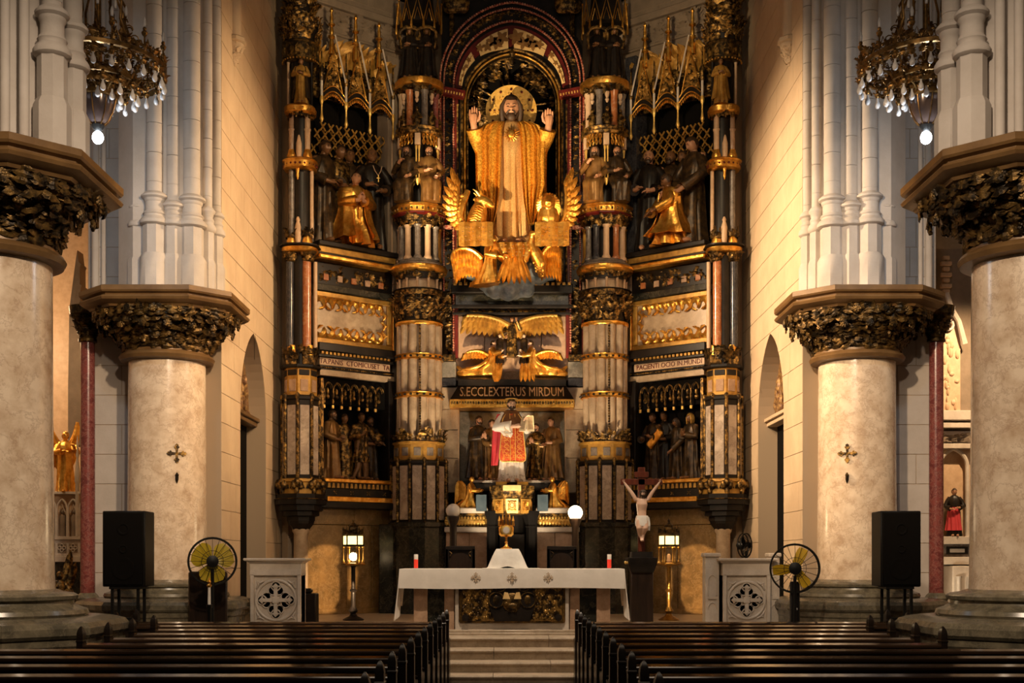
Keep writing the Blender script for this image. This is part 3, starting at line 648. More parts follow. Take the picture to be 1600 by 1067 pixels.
def wing_geo(b, lead, a0, a1, l0, l1, n=11, m=None, wd=None, th=.05):
    """lead: three control points (x, z) of the leading edge from root to tip; feather angle and length go from root to tip"""
    def q(t): return tuple((1 - t) ** 2 * lead[0][i] + 2 * t * (1 - t) * lead[1][i] + t * t * lead[2][i] for i in (0, 1))
    sp = sum(((q((i + 1) / 10)[0] - q(i / 10)[0]) ** 2 + (q((i + 1) / 10)[1] - q(i / 10)[1]) ** 2) ** .5 for i in range(10))
    wd = wd or sp / n * .72
    for row, (kl, nn, yo) in enumerate(((1.0, n, 0.0), (.62, n, -.6 * th), (.34, n + 2, -1.1 * th))):
        for i in range(nn):
            t = (i + .3 * row) / nn; t = min(1, t + .04)
            feather(b, q(t), a0 + (a1 - a0) * t, (l0 + (l1 - l0) * t) * kl, wd * (1 if row < 2 else .85), yo, th, m)
    pts = [q(i / 10) for i in range(11)]
    b.tube([(x, -.9 * th, z) for x, z in pts], [th * .9 * (1 - .5 * i / 10) + wd * .25 for i in range(11)], 8, m=m)
def figure(name, label, cat, loc, H, rz=0, pose='stand', robe='robe_dark', skin='skin_dark', hair='hair', rings=None, neck=None, head=(0, 0, 0), arms=(), folds=(9, .16), bald=False, beard=False, longhair=False, seed=1, group=None, rot=None, sleeve=1.0, hd=.135, fine=False, headless=False, mantle=None, feet=True):
    o = thing(name, label, cat, loc, rz, group)
    if rot: o.rotation_euler = rot
    R = rings or RINGS[pose]; nk = neck or NECK[pose]
    bd = M(); ncc = Vector(nk) * H; hh = hd * H
    hc = (ncc.x, ncc.y - hh * .10 + sin(head[0]) * 0, ncc.z + hh * .52)
    bd.tube([(ncc.x, ncc.y + .012 * H, ncc.z - .09 * H), (ncc.x, ncc.y + .01 * H, ncc.z), (ncc.x, ncc.y, ncc.z + hh * .35)], [.05 * H, .036 * H, .034 * H], 10)
    bd.ell((ncc.x, ncc.y + .01 * H, ncc.z - .14 * H), (.10 * H, .06 * H, .12 * H), 12, 8)
    head_geo(bd, hc, hh, head, *((34, 26) if fine else (20, 14)))
    sl = M()
    for a in arms:
        sd, el, wr = a[0], Vector(a[1]) * H, Vector(a[2]) * H; sh = Vector((nk[0] + sd * .105, nk[1] + .008, nk[2] - .055)) * H
        hdv = Vector(a[3]) if len(a) > 3 and a[3] else (wr - el); upv = Vector(a[4]) if len(a) > 4 else Vector((0, -.3, 1))
        bd.tube([sh, sh.lerp(el, .5), el, el.lerp(wr, .5), wr, wr + hdv.normalized() * .01 * H], [.042 * H, .036 * H, .030 * H, .028 * H, .021 * H, .02 * H], 9)
        hand_geo(bd, wr, hdv, upv, (.12 if fine else .10) * H, a[5] if len(a) > 5 else .25, a[6] if len(a) > 6 else sd)
        e2 = el.lerp(wr, .82); k = sleeve
        n_ = 12; P = [sh + Vector((-sd * .02, 0, .0)) * H, sh.lerp(el, .5), el, el.lerp(e2, .5), e2]
        sl.tube(P, [.052 * H, .050 * H, .050 * H * k, .050 * H * k, .056 * H * k], n_)
        if k > 1.2:
            sl.tube([el.lerp(e2, .2), el.lerp(e2, .6) - Vector((0, 0, .07 * H)), e2 - Vector((0, 0, .10 * H))], [.03 * H, .045 * H, .03 * H], 8)
    if feet and pose == 'stand':
        for q in (-1, 1): bd.tube([(q * .045 * H, 0, .66 * H), (q * .05 * H, -.01 * H, .30 * H), (q * .05 * H, -.03 * H, .04 * H), (q * .05 * H, -.09 * H, .02 * H)], [.07 * H, .05 * H, .03 * H, .028 * H], 8); bd.ell((q * .05 * H, -.11 * H, .02 * H), (.03 * H, .07 * H, .025 * H), 8, 6)
    bo = bd.obj('body', skin, o)
    rb = M(); robe_loft(rb, R, H, 60 if fine else 40, folds, seed, 30 if fine else 20); rb.obj('robe', robe, o, smooth=60)
    if sl.v: sl.obj('sleeves', robe, o, smooth=60)
    if mantle:
        mm, a0, a1, z0, z1, kk = mantle; sh = []; n = 26; rn = random.Random(seed + 5); ph = rn.uniform(0, 6)
        for i in range(15):
            t = i / 14; z = z0 + (z1 - z0) * t; best = min(R, key=lambda r: abs(r[0] - z)); lo = [r for r in R if r[0] <= z][-1]; hi = ([r for r in R if r[0] > z] or [R[-1]])[0]
            f = (z - lo[0]) / max(1e-6, hi[0] - lo[0]) if hi is not lo else 0; rx = lo[3] + (hi[3] - lo[3]) * f; ry = lo[4] + (hi[4] - lo[4]) * f; cy = lo[2] + (hi[2] - lo[2]) * f
            O = []; I = []
            for j in range(n + 1):
                a = a0 + (a1 - a0) * j / n; w_ = 1 + (.10 * (1 - t) + .02) * sin(11 * a + ph + 2 * t); k2 = kk + .16 * (1 - t)
                O.append((rx * k2 * w_ * cos(a) * H, (cy + ry * k2 * w_ * sin(a)) * H, z * H)); I.append((rx * (k2 * w_ - .09) * cos(a) * H, (cy + ry * (k2 * w_ - .09) * sin(a)) * H, z * H))
            sh.append(O + I[::-1])
        M().loft(sh).obj('mantle', mm, o, smooth=60)
    if not bald or beard or longhair:
        hb = M(); hair_geo(hb, hc, hh, head, longhair, beard, bald); hb.obj('hair', hair, o, smooth=60)
    eb = M(); eyes_geo(eb, hc, hh, head); eb.obj('eyes', 'hair', bo)
    o['_hc'] = 0; del o['_hc']
    return o, hc, hh
# ================================================================== the altarpiece: inner piers
def ngon_facets(n, r, ph=0.0):   # centre, yaw and width of each facet
    ap = r * cos(pi / n); return [(ap * cos(ph + (i + .5) * 2 * pi / n), ap * sin(ph + (i + .5) * 2 * pi / n), ph + (i + .5) * 2 * pi / n + pi / 2) for i in range(n)]
def front(a): # facet or vertex turned to the nave
    return sin(a) < 0.35
SIDE = {-1: 'left', 1: 'right'}
def stone_panel(parent, name, mat, x, y, z0, z1, w, yaw, th=.03):
    M().box(-w / 2, w / 2, -th, th, 0, z1 - z0, .008).obj(name, mat, parent, (x, y, z0), (0, 0, yaw), smooth=0)
def inner_pier(s):
    p = thing('altarpiece_pier', 'tall clustered inner pier of the gilded altarpiece, %s of the golden Christ figure' % SIDE[s], 'pier', (s * 2.267, 29.7, 0))
    ph12 = -pi / 2 - pi / 12
    # base
    M().lathe([(.76, .65), (.76, .8), (.72, .86), (.72, 2.70), (.76, 2.74), (.76, 2.84)], n=12, ph=ph12).obj('base', 'green_marble', p, smooth=20)
    M().box(s * -.1, s * .95, -.35, .5, .65, 2.80, .02).obj('base_block', 'green_marble', p)
    # panelled drum
    M().lathe([(.66, 2.84), (.66, 4.28)], n=12, ph=ph12).obj('drum_core', 'black', p, smooth=20)
    for i, (x, y, yaw) in enumerate(ngon_facets(12, .66, ph12)):
        if front(yaw - pi / 2):
            stone_panel(p, 'panel', 'panel_marble', x, y, 2.90, 4.20, .23, yaw, .025)
    for i in range(12):
        a = ph12 + i * pi / 6
        if front(a):
            b = M(); x, y = .68 * cos(a), .68 * sin(a)
            b.lathe([(.035, 2.84), (.035, 4.28)], (x, y, 0), 8); beads(b, [(x * 1.03, y * 1.03, 2.86), (x * 1.03, y * 1.03, 4.3)], .028, .05)
            b.ell((x, y, 4.33), (.05, .05, .07), 8, 6)
            b.obj('studded_rib', 'gold_old', p)
    M().lathe([(.70, 4.26), (.70, 4.31), (.63, 4.34)], n=12, ph=ph12).obj('drum_cornice', 'black', p, smooth=20)
    M().lathe([(.62, 4.32), (.62, 4.72), (.66, 4.74), (.66, 4.78)], n=12, ph=ph12).obj('collar', 'gold_flat', p, smooth=20)
    for i, (x, y, yaw) in enumerate(ngon_facets(12, .62, ph12)):
        if front(yaw - pi / 2): stone_panel(p, 'square_inlay', 'grey_marble', x, y, 4.44, 4.64, .17, yaw, .018)
    b = M(); foliage(b, .60, .66, 4.80, 5.02, 46, .17, a0=pi * .85, a1=pi * 2.15)
    for k in range(9): a = pi + pi * k / 8; b.ell((.62 * cos(a), .62 * sin(a), 4.88), .055, 8, 6)
    b.obj('leaf_crown', 'gold_old', p, kind='stuff')
    # clustered marble shafts
    M().lathe([(.46, 4.78), (.46, 7.70)], n=24).obj('shaft_core', 'cream_marble', p)
    sm = M().lathe([(.105, 0), (.105, 2.86)], n=14).mesh('clustered_shaft', 'cream_marble')
    for i in range(12):
        a = -pi / 2 + (i - 3 + .5) * radians(29)
        if i < 7: inst('clustered_shaft', sm, p, (.46 * cos(a), .46 * sin(a), 4.80))
    b = M(); beads(b, [(.06, -.56, 4.95), (.06, -.56, 7.6)], .028, .062); b.obj('bead_chain', 'gold_old', p, kind='stuff')
    for z in (5.92, 6.84):
        b = M(); b.lathe([(.575, z - .07), (.60, z - .06), (.585, z - .04), (.585, z + .04), (.60, z + .06), (.575, z + .07)], n=32)
        b.obj('gilt_band', 'gold', p); b = M()
        for k in range(13): a = pi * .98 + pi * 1.04 * k / 12; b.ell((.59 * cos(a), .59 * sin(a), z), (.035, .035, .028), 6, 4)
        b.obj('band_studs', 'black', p, kind='stuff')
    M().lathe([(.56, 7.60), (.585, 7.63), (.585, 7.68), (.52, 7.72)], n=32).obj('neck_ring', 'gold', p)
    M().lathe([(.50, 7.68), (.55, 8.0), (.60, 8.26)], n=24).obj('capital_bell', 'black', p)
    b = M(); foliage(b, .54, .64, 7.74, 8.24, 110, .19, a0=pi * .9, a1=pi * 2.1); b.obj('capital_foliage', 'gold_old', p, kind='stuff')
    M().lathe([(.62, 8.26), (.66, 8.29), (.60, 8.31)], n=24).lathe([(.60, 8.44), (.66, 8.46), (.60, 8.48), (.42, 8.5), (.42, 8.72)], n=24).obj('black_ring', 'black', p)
    M().lathe([(.61, 8.31), (.61, 8.44)], n=24).obj('pattern_band', 'gold_old', p)
    for k in range(7):
        a = pi * 1.0 + pi * k / 6; M().lathe([(.035, 8.48), (.03, 8.52), (.03, 8.69), (.045, 8.73)], (.52 * cos(a), .52 * sin(a), 0), 8).obj('short_colonette', 'relief_pale', p)
    M().lathe([(.48, 8.5), (.48, 8.72)], n=16).obj('arcade_core', 'cream_marble', p)
    M().lathe([(.56, 8.72), (.56, 8.88)], n=24).obj('arcade_cornice', 'black', p)
    b = M(); foliage(b, .57, .60, 8.76, 8.88, 40, .12, a0=pi * .95, a1=pi * 2.05); b.obj('cornice_foliage', 'gold_old', p, kind='stuff')
    M().lathe([(.60, 8.87), (.68, 8.92), (.70, 8.97), (.69, 9.02), (.64, 9.05)], n=24).obj('gilt_ledge', 'gold', p)
    M().lathe([(.64, 9.04), (.66, 9.07), (.56, 9.12), (.52, 9.20)], n=24).obj('sloped_base', 'grey_marble', p)
    # colonettes
    M().lathe([(.32, 9.18), (.32, 10.0)], n=16).obj('colonette_core', 'black', p)
    cols = ['relief_pale', 'grey_marble', 'relief_pale', 'grey_marble', 'relief_pale', 'grey_marble', 'gold_flat'] if s < 0 else ['gold_flat', 'grey_marble', 'blue_marble', 'relief_pale', 'orange_marble', 'relief_pale', 'gold_flat']
    for k in range(7):
        a = pi * .98 + pi * 1.04 * k / 6; c = (.46 * cos(a), .46 * sin(a), 0)
        M().lathe([(.10, 9.18), (.11, 9.22), (.09, 9.26), (.075, 9.28), (.072, 9.94), (.09, 9.96), (.10, 10.0)], c, 12).obj('colonette', cols[k], p)
    M().lathe([(.40, 9.98), (.48, 10.1), (.58, 10.22)], n=24).obj('capital_bell', 'black', p)
    b = M(); foliage(b, .48, .60, 9.98, 10.2, 80, .14, a0=pi * .9, a1=pi * 2.1)
    for k in range(9): a = pi + pi * k / 8; b.ell((.50 * cos(a), .50 * sin(a), 9.99), .035, 6, 4)
    b.obj('capital_foliage', 'gold_old', p, kind='stuff')
    M().lathe([(.55, 10.20), (.66, 10.26), (.66, 10.29)], n=12, ph=ph12).obj('red_soffit', 'red_dark', p, smooth=20)
    M().lathe([(.64, 10.28), (.67, 10.30), (.66, 10.42), (.70, 10.45), (.69, 10.49), (.3, 10.50)], n=12, ph=ph12).obj('gilt_cornice', 'gold', p, smooth=20)
    b = M()
    for k in range(17): a = pi * .98 + pi * 1.04 * k / 16; b.ell((.655 * cos(a), .655 * sin(a), 10.36), (.028, .028, .04), 6, 4)
    b.obj('cornice_studs', 'gold_old', p, kind='stuff')
    # figure niche
    M().lathe([(.24, 10.49), (.24, 12.2)], n=12).obj('niche_core', 'black', p)
    for k in range(3):
        a = pi * 1.5 + (k - 1) * radians(78); c = (.47 * cos(a), .47 * sin(a)); b = M()
        for q in (-1, 1):
            cc = (c[0] + .035 * q * sin(a), c[1] - .035 * q * cos(a), 0)
            b.lathe([(.028, 11.1), (.022, 11.14), (.018, 11.8), (.028, 11.84), (.03, 11.9)], cc, 8)
        b.lathe([(.012, 10.95), (.05, 11.02), (.075, 11.06), (.075, 11.10)], (*c, 0), 10); b.obj('twin_colonette', 'gold_pale', p)
        M().box(-.07, .07, -.06, .06, 11.92, 12.2, .01).obj('block', 'relief_pale', p, (*c, 0), (0, 0, a + pi / 2))
    b = M()
    for k in range(2):
        a = pi * 1.5 + (k - .5) * radians(78)
        for q in range(5):
            aa = a + (q - 2) * radians(11)
            for sg in (-1, 1):
                t = [(.5 * cos(aa + sg * .05 * sin(v)), .5 * sin(aa + sg * .05 * sin(v)), 11.93 + .26 * v / 6 + .0) for v in range(7)]
                b.tube(t, .017, 5)
    b.obj('tracery', 'gold', p)
    M().lathe([(.50, 12.18), (.58, 12.20), (.60, 12.25), (.54, 12.28), (.55, 12.34), (.58, 12.37), (.3, 12.38)], n=24).obj('gilt_cornice', 'gold_old', p)
    # upper colonettes with small gilt figures between
    M().lathe([(.30, 12.36), (.30, 13.3)], n=16).obj('colonette_core', 'black', p)
    cc = ['cream_marble', 'orange_marble', 'grey_marble', 'red_marble'] if s < 0 else ['relief_pale', 'grey_marble', 'orange_marble', 'grey_marble']
    for k in range(4):
        a = pi * 1.5 + (k - 1.5) * radians(50) + s * .05; c = (.42 * cos(a), .42 * sin(a), 0)
        M().lathe([(.10, 12.36), (.10, 12.42), (.082, 12.46), (.080, 13.15), (.10, 13.19), (.11, 13.25)], c, 14).obj('colonette', cc[k], p)
    for k in range(5):
        a = pi * 1.5 + (k - 2) * radians(50) + s * .05; c = (.44 * cos(a), .44 * sin(a))
        b = M(); b.lathe([(.08, 12.38), (.10, 12.5), (.07, 12.65), (.05, 12.72)], (*c, 0), 10); b.ell((*c, 12.79), (.05, .05, .065), 8, 6)
        for q in (-1, 1): b.tube([(c[0] + q * .06, c[1], 12.68), (c[0] + q * .12, c[1] - .02, 12.58), (c[0] + q * .04, c[1] - .09, 12.55)], .025, 6)
        b.obj('gilt_figurine', 'gold_old', p)
        b = M(); b.lathe([(.02, 12.95), (.05, 13.02), (.03, 13.06), (.05, 13.12), (.06, 13.2)], (c[0], c[1], 0), 8); b.obj('pendant', 'relief_pale', p)
    b = M(); foliage(b, .46, .56, 13.18, 13.38, 60, .13, a0=pi * .9, a1=pi * 2.1); b.obj('capital_foliage', 'bronze', p, kind='stuff')
    b = M(); n = 60; prof = [(.50, 13.34), (.58, 13.38), (.59, 13.42), (.59, 13.52), (.56, 13.55)]
    b.loft([[(r * (1 + .035 * abs(sin(3.5 * 2 * pi * j / n))) * cos(2 * pi * j / n), r * (1 + .035 * abs(sin(3.5 * 2 * pi * j / n))) * sin(2 * pi * j / n), z) for j in range(n)] for r, z in prof]); b.obj('scalloped_cornice', 'gold', p)
    # statue stage and canopy
    M().lathe([(.20, 13.5), (.20, 16)], n=12).obj('stage_core', 'black', p)
    b = M()
    for k in range(7):
        a = pi + pi * k / 6; c = (.52 * cos(a), .52 * sin(a))
        b.box(-.012, .012, -.012, .012, 14.9, 15.1, m=TR(c[0], c[1], 0))
    M().lathe([(.45, 14.86), (.55, 14.9), (.55, 14.98), (.40, 15.0), (.30, 16.2)], n=12, ph=ph12).obj('canopy', 'black', p, smooth=20)
    for i, (x, y, yaw) in enumerate(ngon_facets(12, .56, ph12)):
        if front(yaw - pi / 2):
            b = M(); b.tube([(-.14, 0, 14.9), (0, 0, 15.45), (.14, 0, 14.9)], .018, 6); b.tube([(-.08, 0, 14.92), (0, 0, 15.2), (.08, 0, 14.92)], .012, 5); b.ell((0, 0, 15.5), .03, 6, 5)
            b.lathe([(.02, 14.7), (.035, 14.76), (.02, 14.9)], (-.145, 0, 0), 6)
            b.obj('gablet', 'gold', p, (x, y, 0), (0, 0, yaw))
    return p
for s in (-1, 1): inner_pier(s)
# figures on the inner piers: two seated ones each in the niche and a dark hooded pair above
dressed = {(-1, -1): 'robe_dark', (-1, 1): 'robe_brown', (1, -1): 'robe_brown', (1, 1): 'robe_dark'}
for s in (-1, 1):
    for q in (-1, 1):
        x = s * 2.267 + q * .27
        figure('seated_statue', '%s of two carved figures seated in the pier niche %s of the golden Christ' % ('right' if q > 0 else 'left', SIDE[s]), 'statue', (x, 29.33, 10.50), 1.72, rz=q * .25, pose='sit', robe=dressed[(s, q)], skin='skin', beard=True, longhair=(q < 0), seed=s * 3 + q,
               arms=((-1, (-.19, -.02, .46), (-.06, -.13, .44 if q > 0 else .58), (.6, -.4, .3)), (1, (.19, -.02, .46), (.08, -.16, .36), (-.3, -.7, -.3))), sleeve=.75, folds=(7, .2))
        figure('hooded_statue', '%s of two black hooded statues on the pier %s of the pointed arch' % ('right' if q > 0 else 'left', SIDE[s]), 'statue', (s * 2.267 + q * .20, 29.42, 13.55), 1.28, rz=q * .3, robe='robe_black', skin='skin_dark', hair='gold_old', longhair=True, seed=8 + q + s, folds=(8, .12),
               arms=((-1, (-.17, -.03, .62), (-.03, -.13, .60)), (1, (.17, -.03, .62), (.03, -.14, .63))), mantle=('robe_black', -.9, pi + .9, .05, .86, 1.25))
        hb = thing('gilt_hood_rim', 'gilt curved cowl over the %s hooded statue %s of the pointed arch' % ('right' if q > 0 else 'left', SIDE[s]), 'ornament', (s * 2.267 + q * .20, 29.34, 14.60))
        b = M(); b.tube([(.24 * cos(t) * 1.0, -.03 - .05 * sin(t), .16 * sin(t) + (.0 if sin(t) > 0 else .35 * sin(t))) for t in [radians(-40 + 260 * i / 16) for i in range(17)]], [.03 + .02 * sin(pi * i / 16) for i in range(17)], 8); b.obj('rim', 'gold_old', hb)
# ================================================================== outer piers
def outer_pier(s):
    p = thing('altarpiece_pier', 'slender outer pier of the altarpiece on a black corbel next to the %s side wall' % SIDE[s], 'pier', (s * 4.915, 28.3, 0))
    M().lathe([(.24, .65), (.24, .85), (.2, .9), (.17, .95), (.165, 2.55), (.2, 2.6), (.2, 2.66)], n=20).obj('support_column', 'cream_marble', p)
    M().lathe([(.2, 2.64), (.30, 2.78), (.32, 2.86)], n=8).obj('support_capital', 'black', p, smooth=20)
    M().lathe([(.33, 2.84), (.33, 2.94), (.43, 2.96), (.43, 3.06), (.52, 3.08), (.52, 3.2), (.60, 3.22), (.60, 3.34), (.56, 3.36), (.56, 3.46)], n=8).obj('corbel', 'black', p, smooth=20)
    M().lathe([(.62, 3.335), (.63, 3.345), (.62, 3.355)], n=8).obj('corbel_line', 'gold_old', p, smooth=20)
    M().lathe([(.50, 3.46), (.50, 3.72), (.54, 3.74), (.52, 3.80), (.44, 3.82)], n=8).obj('drum_base', 'gold_flat', p, smooth=20)
    for x, y, yaw in ngon_facets(8, .51, 0):
        if front(yaw - pi / 2):
            for k in range(4): M().prism([(-.03, 0), (.03, 0), (0, .09)], -.02, .01).obj('tooth', 'black', p, (x + (k - 1.5) * .09 * cos(yaw), y + (k - 1.5) * .09 * sin(yaw), 3.58), (0, 0, yaw), smooth=0)
    for i in range(8):
        a = i * pi / 4
        if front(a):
            b = M(); x, y = .52 * cos(a), .52 * sin(a); b.ell((x, y, 3.72), (.08, .08, .10), 10, 7)
            for q in (-1, 1): b.ell((x + q * .08 * sin(a), y - q * .08 * cos(a), 3.66), (.07, .06, .11), 8, 6)
            b.ell((x, y, 3.52), (.06, .06, .10), 8, 6); b.obj('cherub_boss', 'gold_old', p)
    M().lathe([(.42, 3.80), (.42, 5.62), (.46, 5.64), (.46, 5.70), (.40, 5.74)], n=8).obj('drum_core', 'black', p, smooth=20)
    for x, y, yaw in ngon_facets(8, .42, 0):
        if front(yaw - pi / 2): stone_panel(p, 'panel', 'panel_marble', x, y, 3.90, 5.50, .22, yaw, .02)
    for i in range(8):
        a = i * pi / 4
        if front(a):
            b = M(); x, y = .43 * cos(a), .43 * sin(a); b.lathe([(.04, 3.82), (.04, 5.66)], (x, y, 0), 8); beads(b, [(x * 1.06, y * 1.06, 3.84), (x * 1.06, y * 1.06, 5.66)], .026, .046); b.ell((x, y, 5.70), (.06, .06, .09), 8, 6); b.obj('studded_rib', 'gold_old', p)
    M().lathe([(.38, 5.74), (.38, 6.36), (.46, 6.38), (.46, 6.42), (.36, 6.44)], n=8).obj('collar', 'gold_flat', p, smooth=20)
    for x, y, yaw in ngon_facets(8, .385, 0):
        if front(yaw - pi / 2):
            stone_panel(p, 'square_inlay', 'pink_marble', x, y, 5.82, 6.10, .18, yaw, .012); stone_panel(p, 'dark_inlay', 'black', x, y, 6.19, 6.32, .24, yaw, .012)
    M().lathe([(.46, 6.36), (.48, 6.38), (.48, 6.43), (.30, 6.45)], n=8).obj('collar_cornice', 'black', p, smooth=20)
    for q in (-1, 1):
        M().box(-.13, .13, -.13, .13, 6.44, 6.66, .015).obj('pedestal', 'gold_old', p, (q * .20 - s * .02, -.18, 0))
        M().lathe([(.13, 6.64), (.11, 6.72), (.10, 6.86), (.09, 6.90)], (q * .20 - s * .02, -.18, 0), 14).obj('colonette_base', 'gold', p)
    b = M(); foliage(b, .36, .42, 6.55, 6.8, 60, .13, a0=pi * .9, a1=pi * 2.1); b.obj('base_foliage', 'bronze', p, kind='stuff')
    M().lathe([(.24, 6.4), (.24, 13.5)], n=12).obj('pier_core', 'black', p)
    for (x, mt, r) in ((s * .22, 'blue_marble', .09), (s * -.17, 'orange_marble', .10), (s * -.34, 'relief_pale', .05)):
        M().lathe([(r, 6.86), (r, 8.86)], (x, -.18 if r > .06 else -.02, 0), 16).obj('colonette', mt, p)
    for q in (-1, 1): M().lathe([(.10, 8.82), (.13, 8.85), (.11, 8.88), (.16, 9.0), (.20, 9.06)], (q * .20, -.18, 0), 14).obj('capital', 'bronze', p)
    b = M(); foliage(b, .12, .18, 8.86, 9.02, 26, .11, (-.2, -.18), 0, 2 * pi); foliage(b, .12, .18, 8.86, 9.02, 26, .11, (.2, -.18), 0, 2 * pi); b.obj('capital_foliage', 'gold_old', p, kind='stuff')
    b = M(); n = 40
    def quat(r, z, k=.14): return [((r * (1 + k * abs(sin(2 * 2 * pi * j / n + pi / 4 * 0))) ) * cos(2 * pi * j / n), r * (1 + k * abs(sin(2 * 2 * pi * j / n))) * sin(2 * pi * j / n) - .06, z) for j in range(n)]
    b.loft([quat(.34, 9.03), quat(.38, 9.06), quat(.40, 9.13), quat(.36, 9.15)]); b.obj('gilt_ring', 'gold', p)
    b = M(); b.loft([quat(.36, 9.14), quat(.44, 9.17), quat(.44, 9.20), quat(.3, 9.22)]); b.obj('dark_ledge', 'black', p)
    for q in (-1, 1): M().lathe([(.13, 9.2), (.12, 9.3), (.10, 9.38), (.09, 9.42)], (q * .18, -.18, 0), 14).obj('colonette_base', 'gold', p)
    b = M(); foliage(b, .13, .15, 9.38, 9.55, 24, .12, (-.18, -.18), 0, 2 * pi); foliage(b, .13, .15, 9.38, 9.55, 24, .12, (.18, -.18), 0, 2 * pi); b.obj('base_foliage', 'bronze', p, kind='stuff')
    for (x, mt, r, y) in ((s * .18, 'grey_marble', .07, -.18), (s * -.27, 'relief_pale', .045, -.1)):
        M().lathe([(r, 9.4), (r, 11.0)], (x, y, 0), 14).obj('colonette', mt, p)
    M().lathe([(.05, 9.25), (.07, 9.35), (.075, 9.6), (.05, 9.7), (.035, 9.74), (.05, 9.78), (.02, 9.85)], (-.02, -.26, 0), 12).obj('urn', 'relief_pale', p)
    b = M(); b.loft([quat(.33, 10.95, .1), quat(.37, 10.98, .1), quat(.36, 11.12, .1), quat(.40, 11.15, .1), quat(.34, 11.2, .1)]); b.obj('gilt_ring', 'gold', p)
    b = M()
    for k in range(12): a = pi + pi * k / 11; b.ell((.38 * cos(a), .38 * sin(a) - .06, 11.05), .03, 6, 4)
    b.obj('ring_studs', 'red_dark', p, kind='stuff')
    M().lathe([(.01, 10.7), (.035, 10.78), (.03, 10.85), (.05, 10.95)], (-.02, -.30, 0), 10).obj('pendant', 'gold', p)
    for q in (-1, 1):
        M().lathe([(.11, 11.18), (.12, 11.28), (.09, 11.36), (.08, 11.42)], (q * .18, -.16, 0), 14).obj('colonette_base', 'gold', p)
        M().lathe([(.068, 11.4), (.068, 11.85), (.085, 11.87), (.085, 11.9), (.066, 11.92), (.066, 12.26)], (q * .18, -.16, 0), 14).obj('colonette', 'relief_pale' if q * s < 0 else 'pink_marble', p)
    M().lathe([(.05, 11.2), (.065, 11.35), (.065, 11.55), (.045, 11.62), (.03, 11.7), (.015, 11.74)], (0, -.25, 0), 12).obj('urn', 'relief_pale', p)
    b = M(); b.loft([quat(.28, 12.22), quat(.34, 12.27), quat(.35, 12.38), quat(.32, 12.42)]); b.obj('scalloped_cornice', 'gold', p)
    b = M(); foliage(b, .28, .34, 12.16, 12.28, 36, .10, (0, -.05), pi * .9, pi * 2.1); b.obj('cornice_foliage', 'gold_old', p, kind='stuff')
    for q in (-1, 1): M().lathe([(.045, 12.4), (.03, 12.46), (.03, 13.4), (.045, 13.48)], (q * .27, -.12, 0), 10).obj('stage_colonette', 'relief_pale' if q * s > 0 else 'black', p)
    M().lathe([(.36, 13.46), (.40, 13.5), (.40, 13.84), (.44, 13.88), (.40, 13.92)], n=16).obj('panel_ring', 'bronze', p)
    for k in range(7):
        a = pi + pi * k / 6; M().prism([(-.055, 0), (.055, 0), (.055, .2), (0, .27), (-.055, .2)], -.02, .01).obj('gilt_plaque', 'gold_old', p, (.40 * cos(a), .40 * sin(a), 13.54), (0, 0, a + pi / 2), smooth=0)
    b = M(); beads(b, [(.42 * cos(pi + pi * k / 16), .42 * sin(pi + pi * k / 16), 13.47) for k in range(17)], .022, .08); b.obj('bead_row', 'gold', p, kind='stuff')
    b = M(); foliage(b, .40, .46, 13.95, 14.4, 90, .18, a0=pi * .9, a1=pi * 2.1); foliage(b, .34, .40, 14.4, 15.3, 90, .2, a0=pi * .9, a1=pi * 2.1); b.obj('canopy_foliage', 'gold_old', p, kind='stuff')
    M().lathe([(.36, 13.9), (.42, 14.4), (.32, 14.45), (.28, 16)], n=12).obj('canopy', 'black', p)
for s in (-1, 1):
    outer_pier(s)
    figure('gilt_statue', 'gilt robed statue standing high in the outer pier next to the %s side wall' % SIDE[s], 'statue', (s * 4.915 - s * .06 + (0.0 if s < 0 else -.05), 27.98, 12.43), 1.05, robe='gold_flat', skin='skin_dark', seed=21 + s, mantle=('robe_dark' if s < 0 else 'gold_flat', -.8, pi + .8, .1, .84, 1.2), arms=((-1, (-.17, -.03, .62), (-.03, -.13, .66)), (1, (.17, -.03, .62), (.03, -.14, .63))))
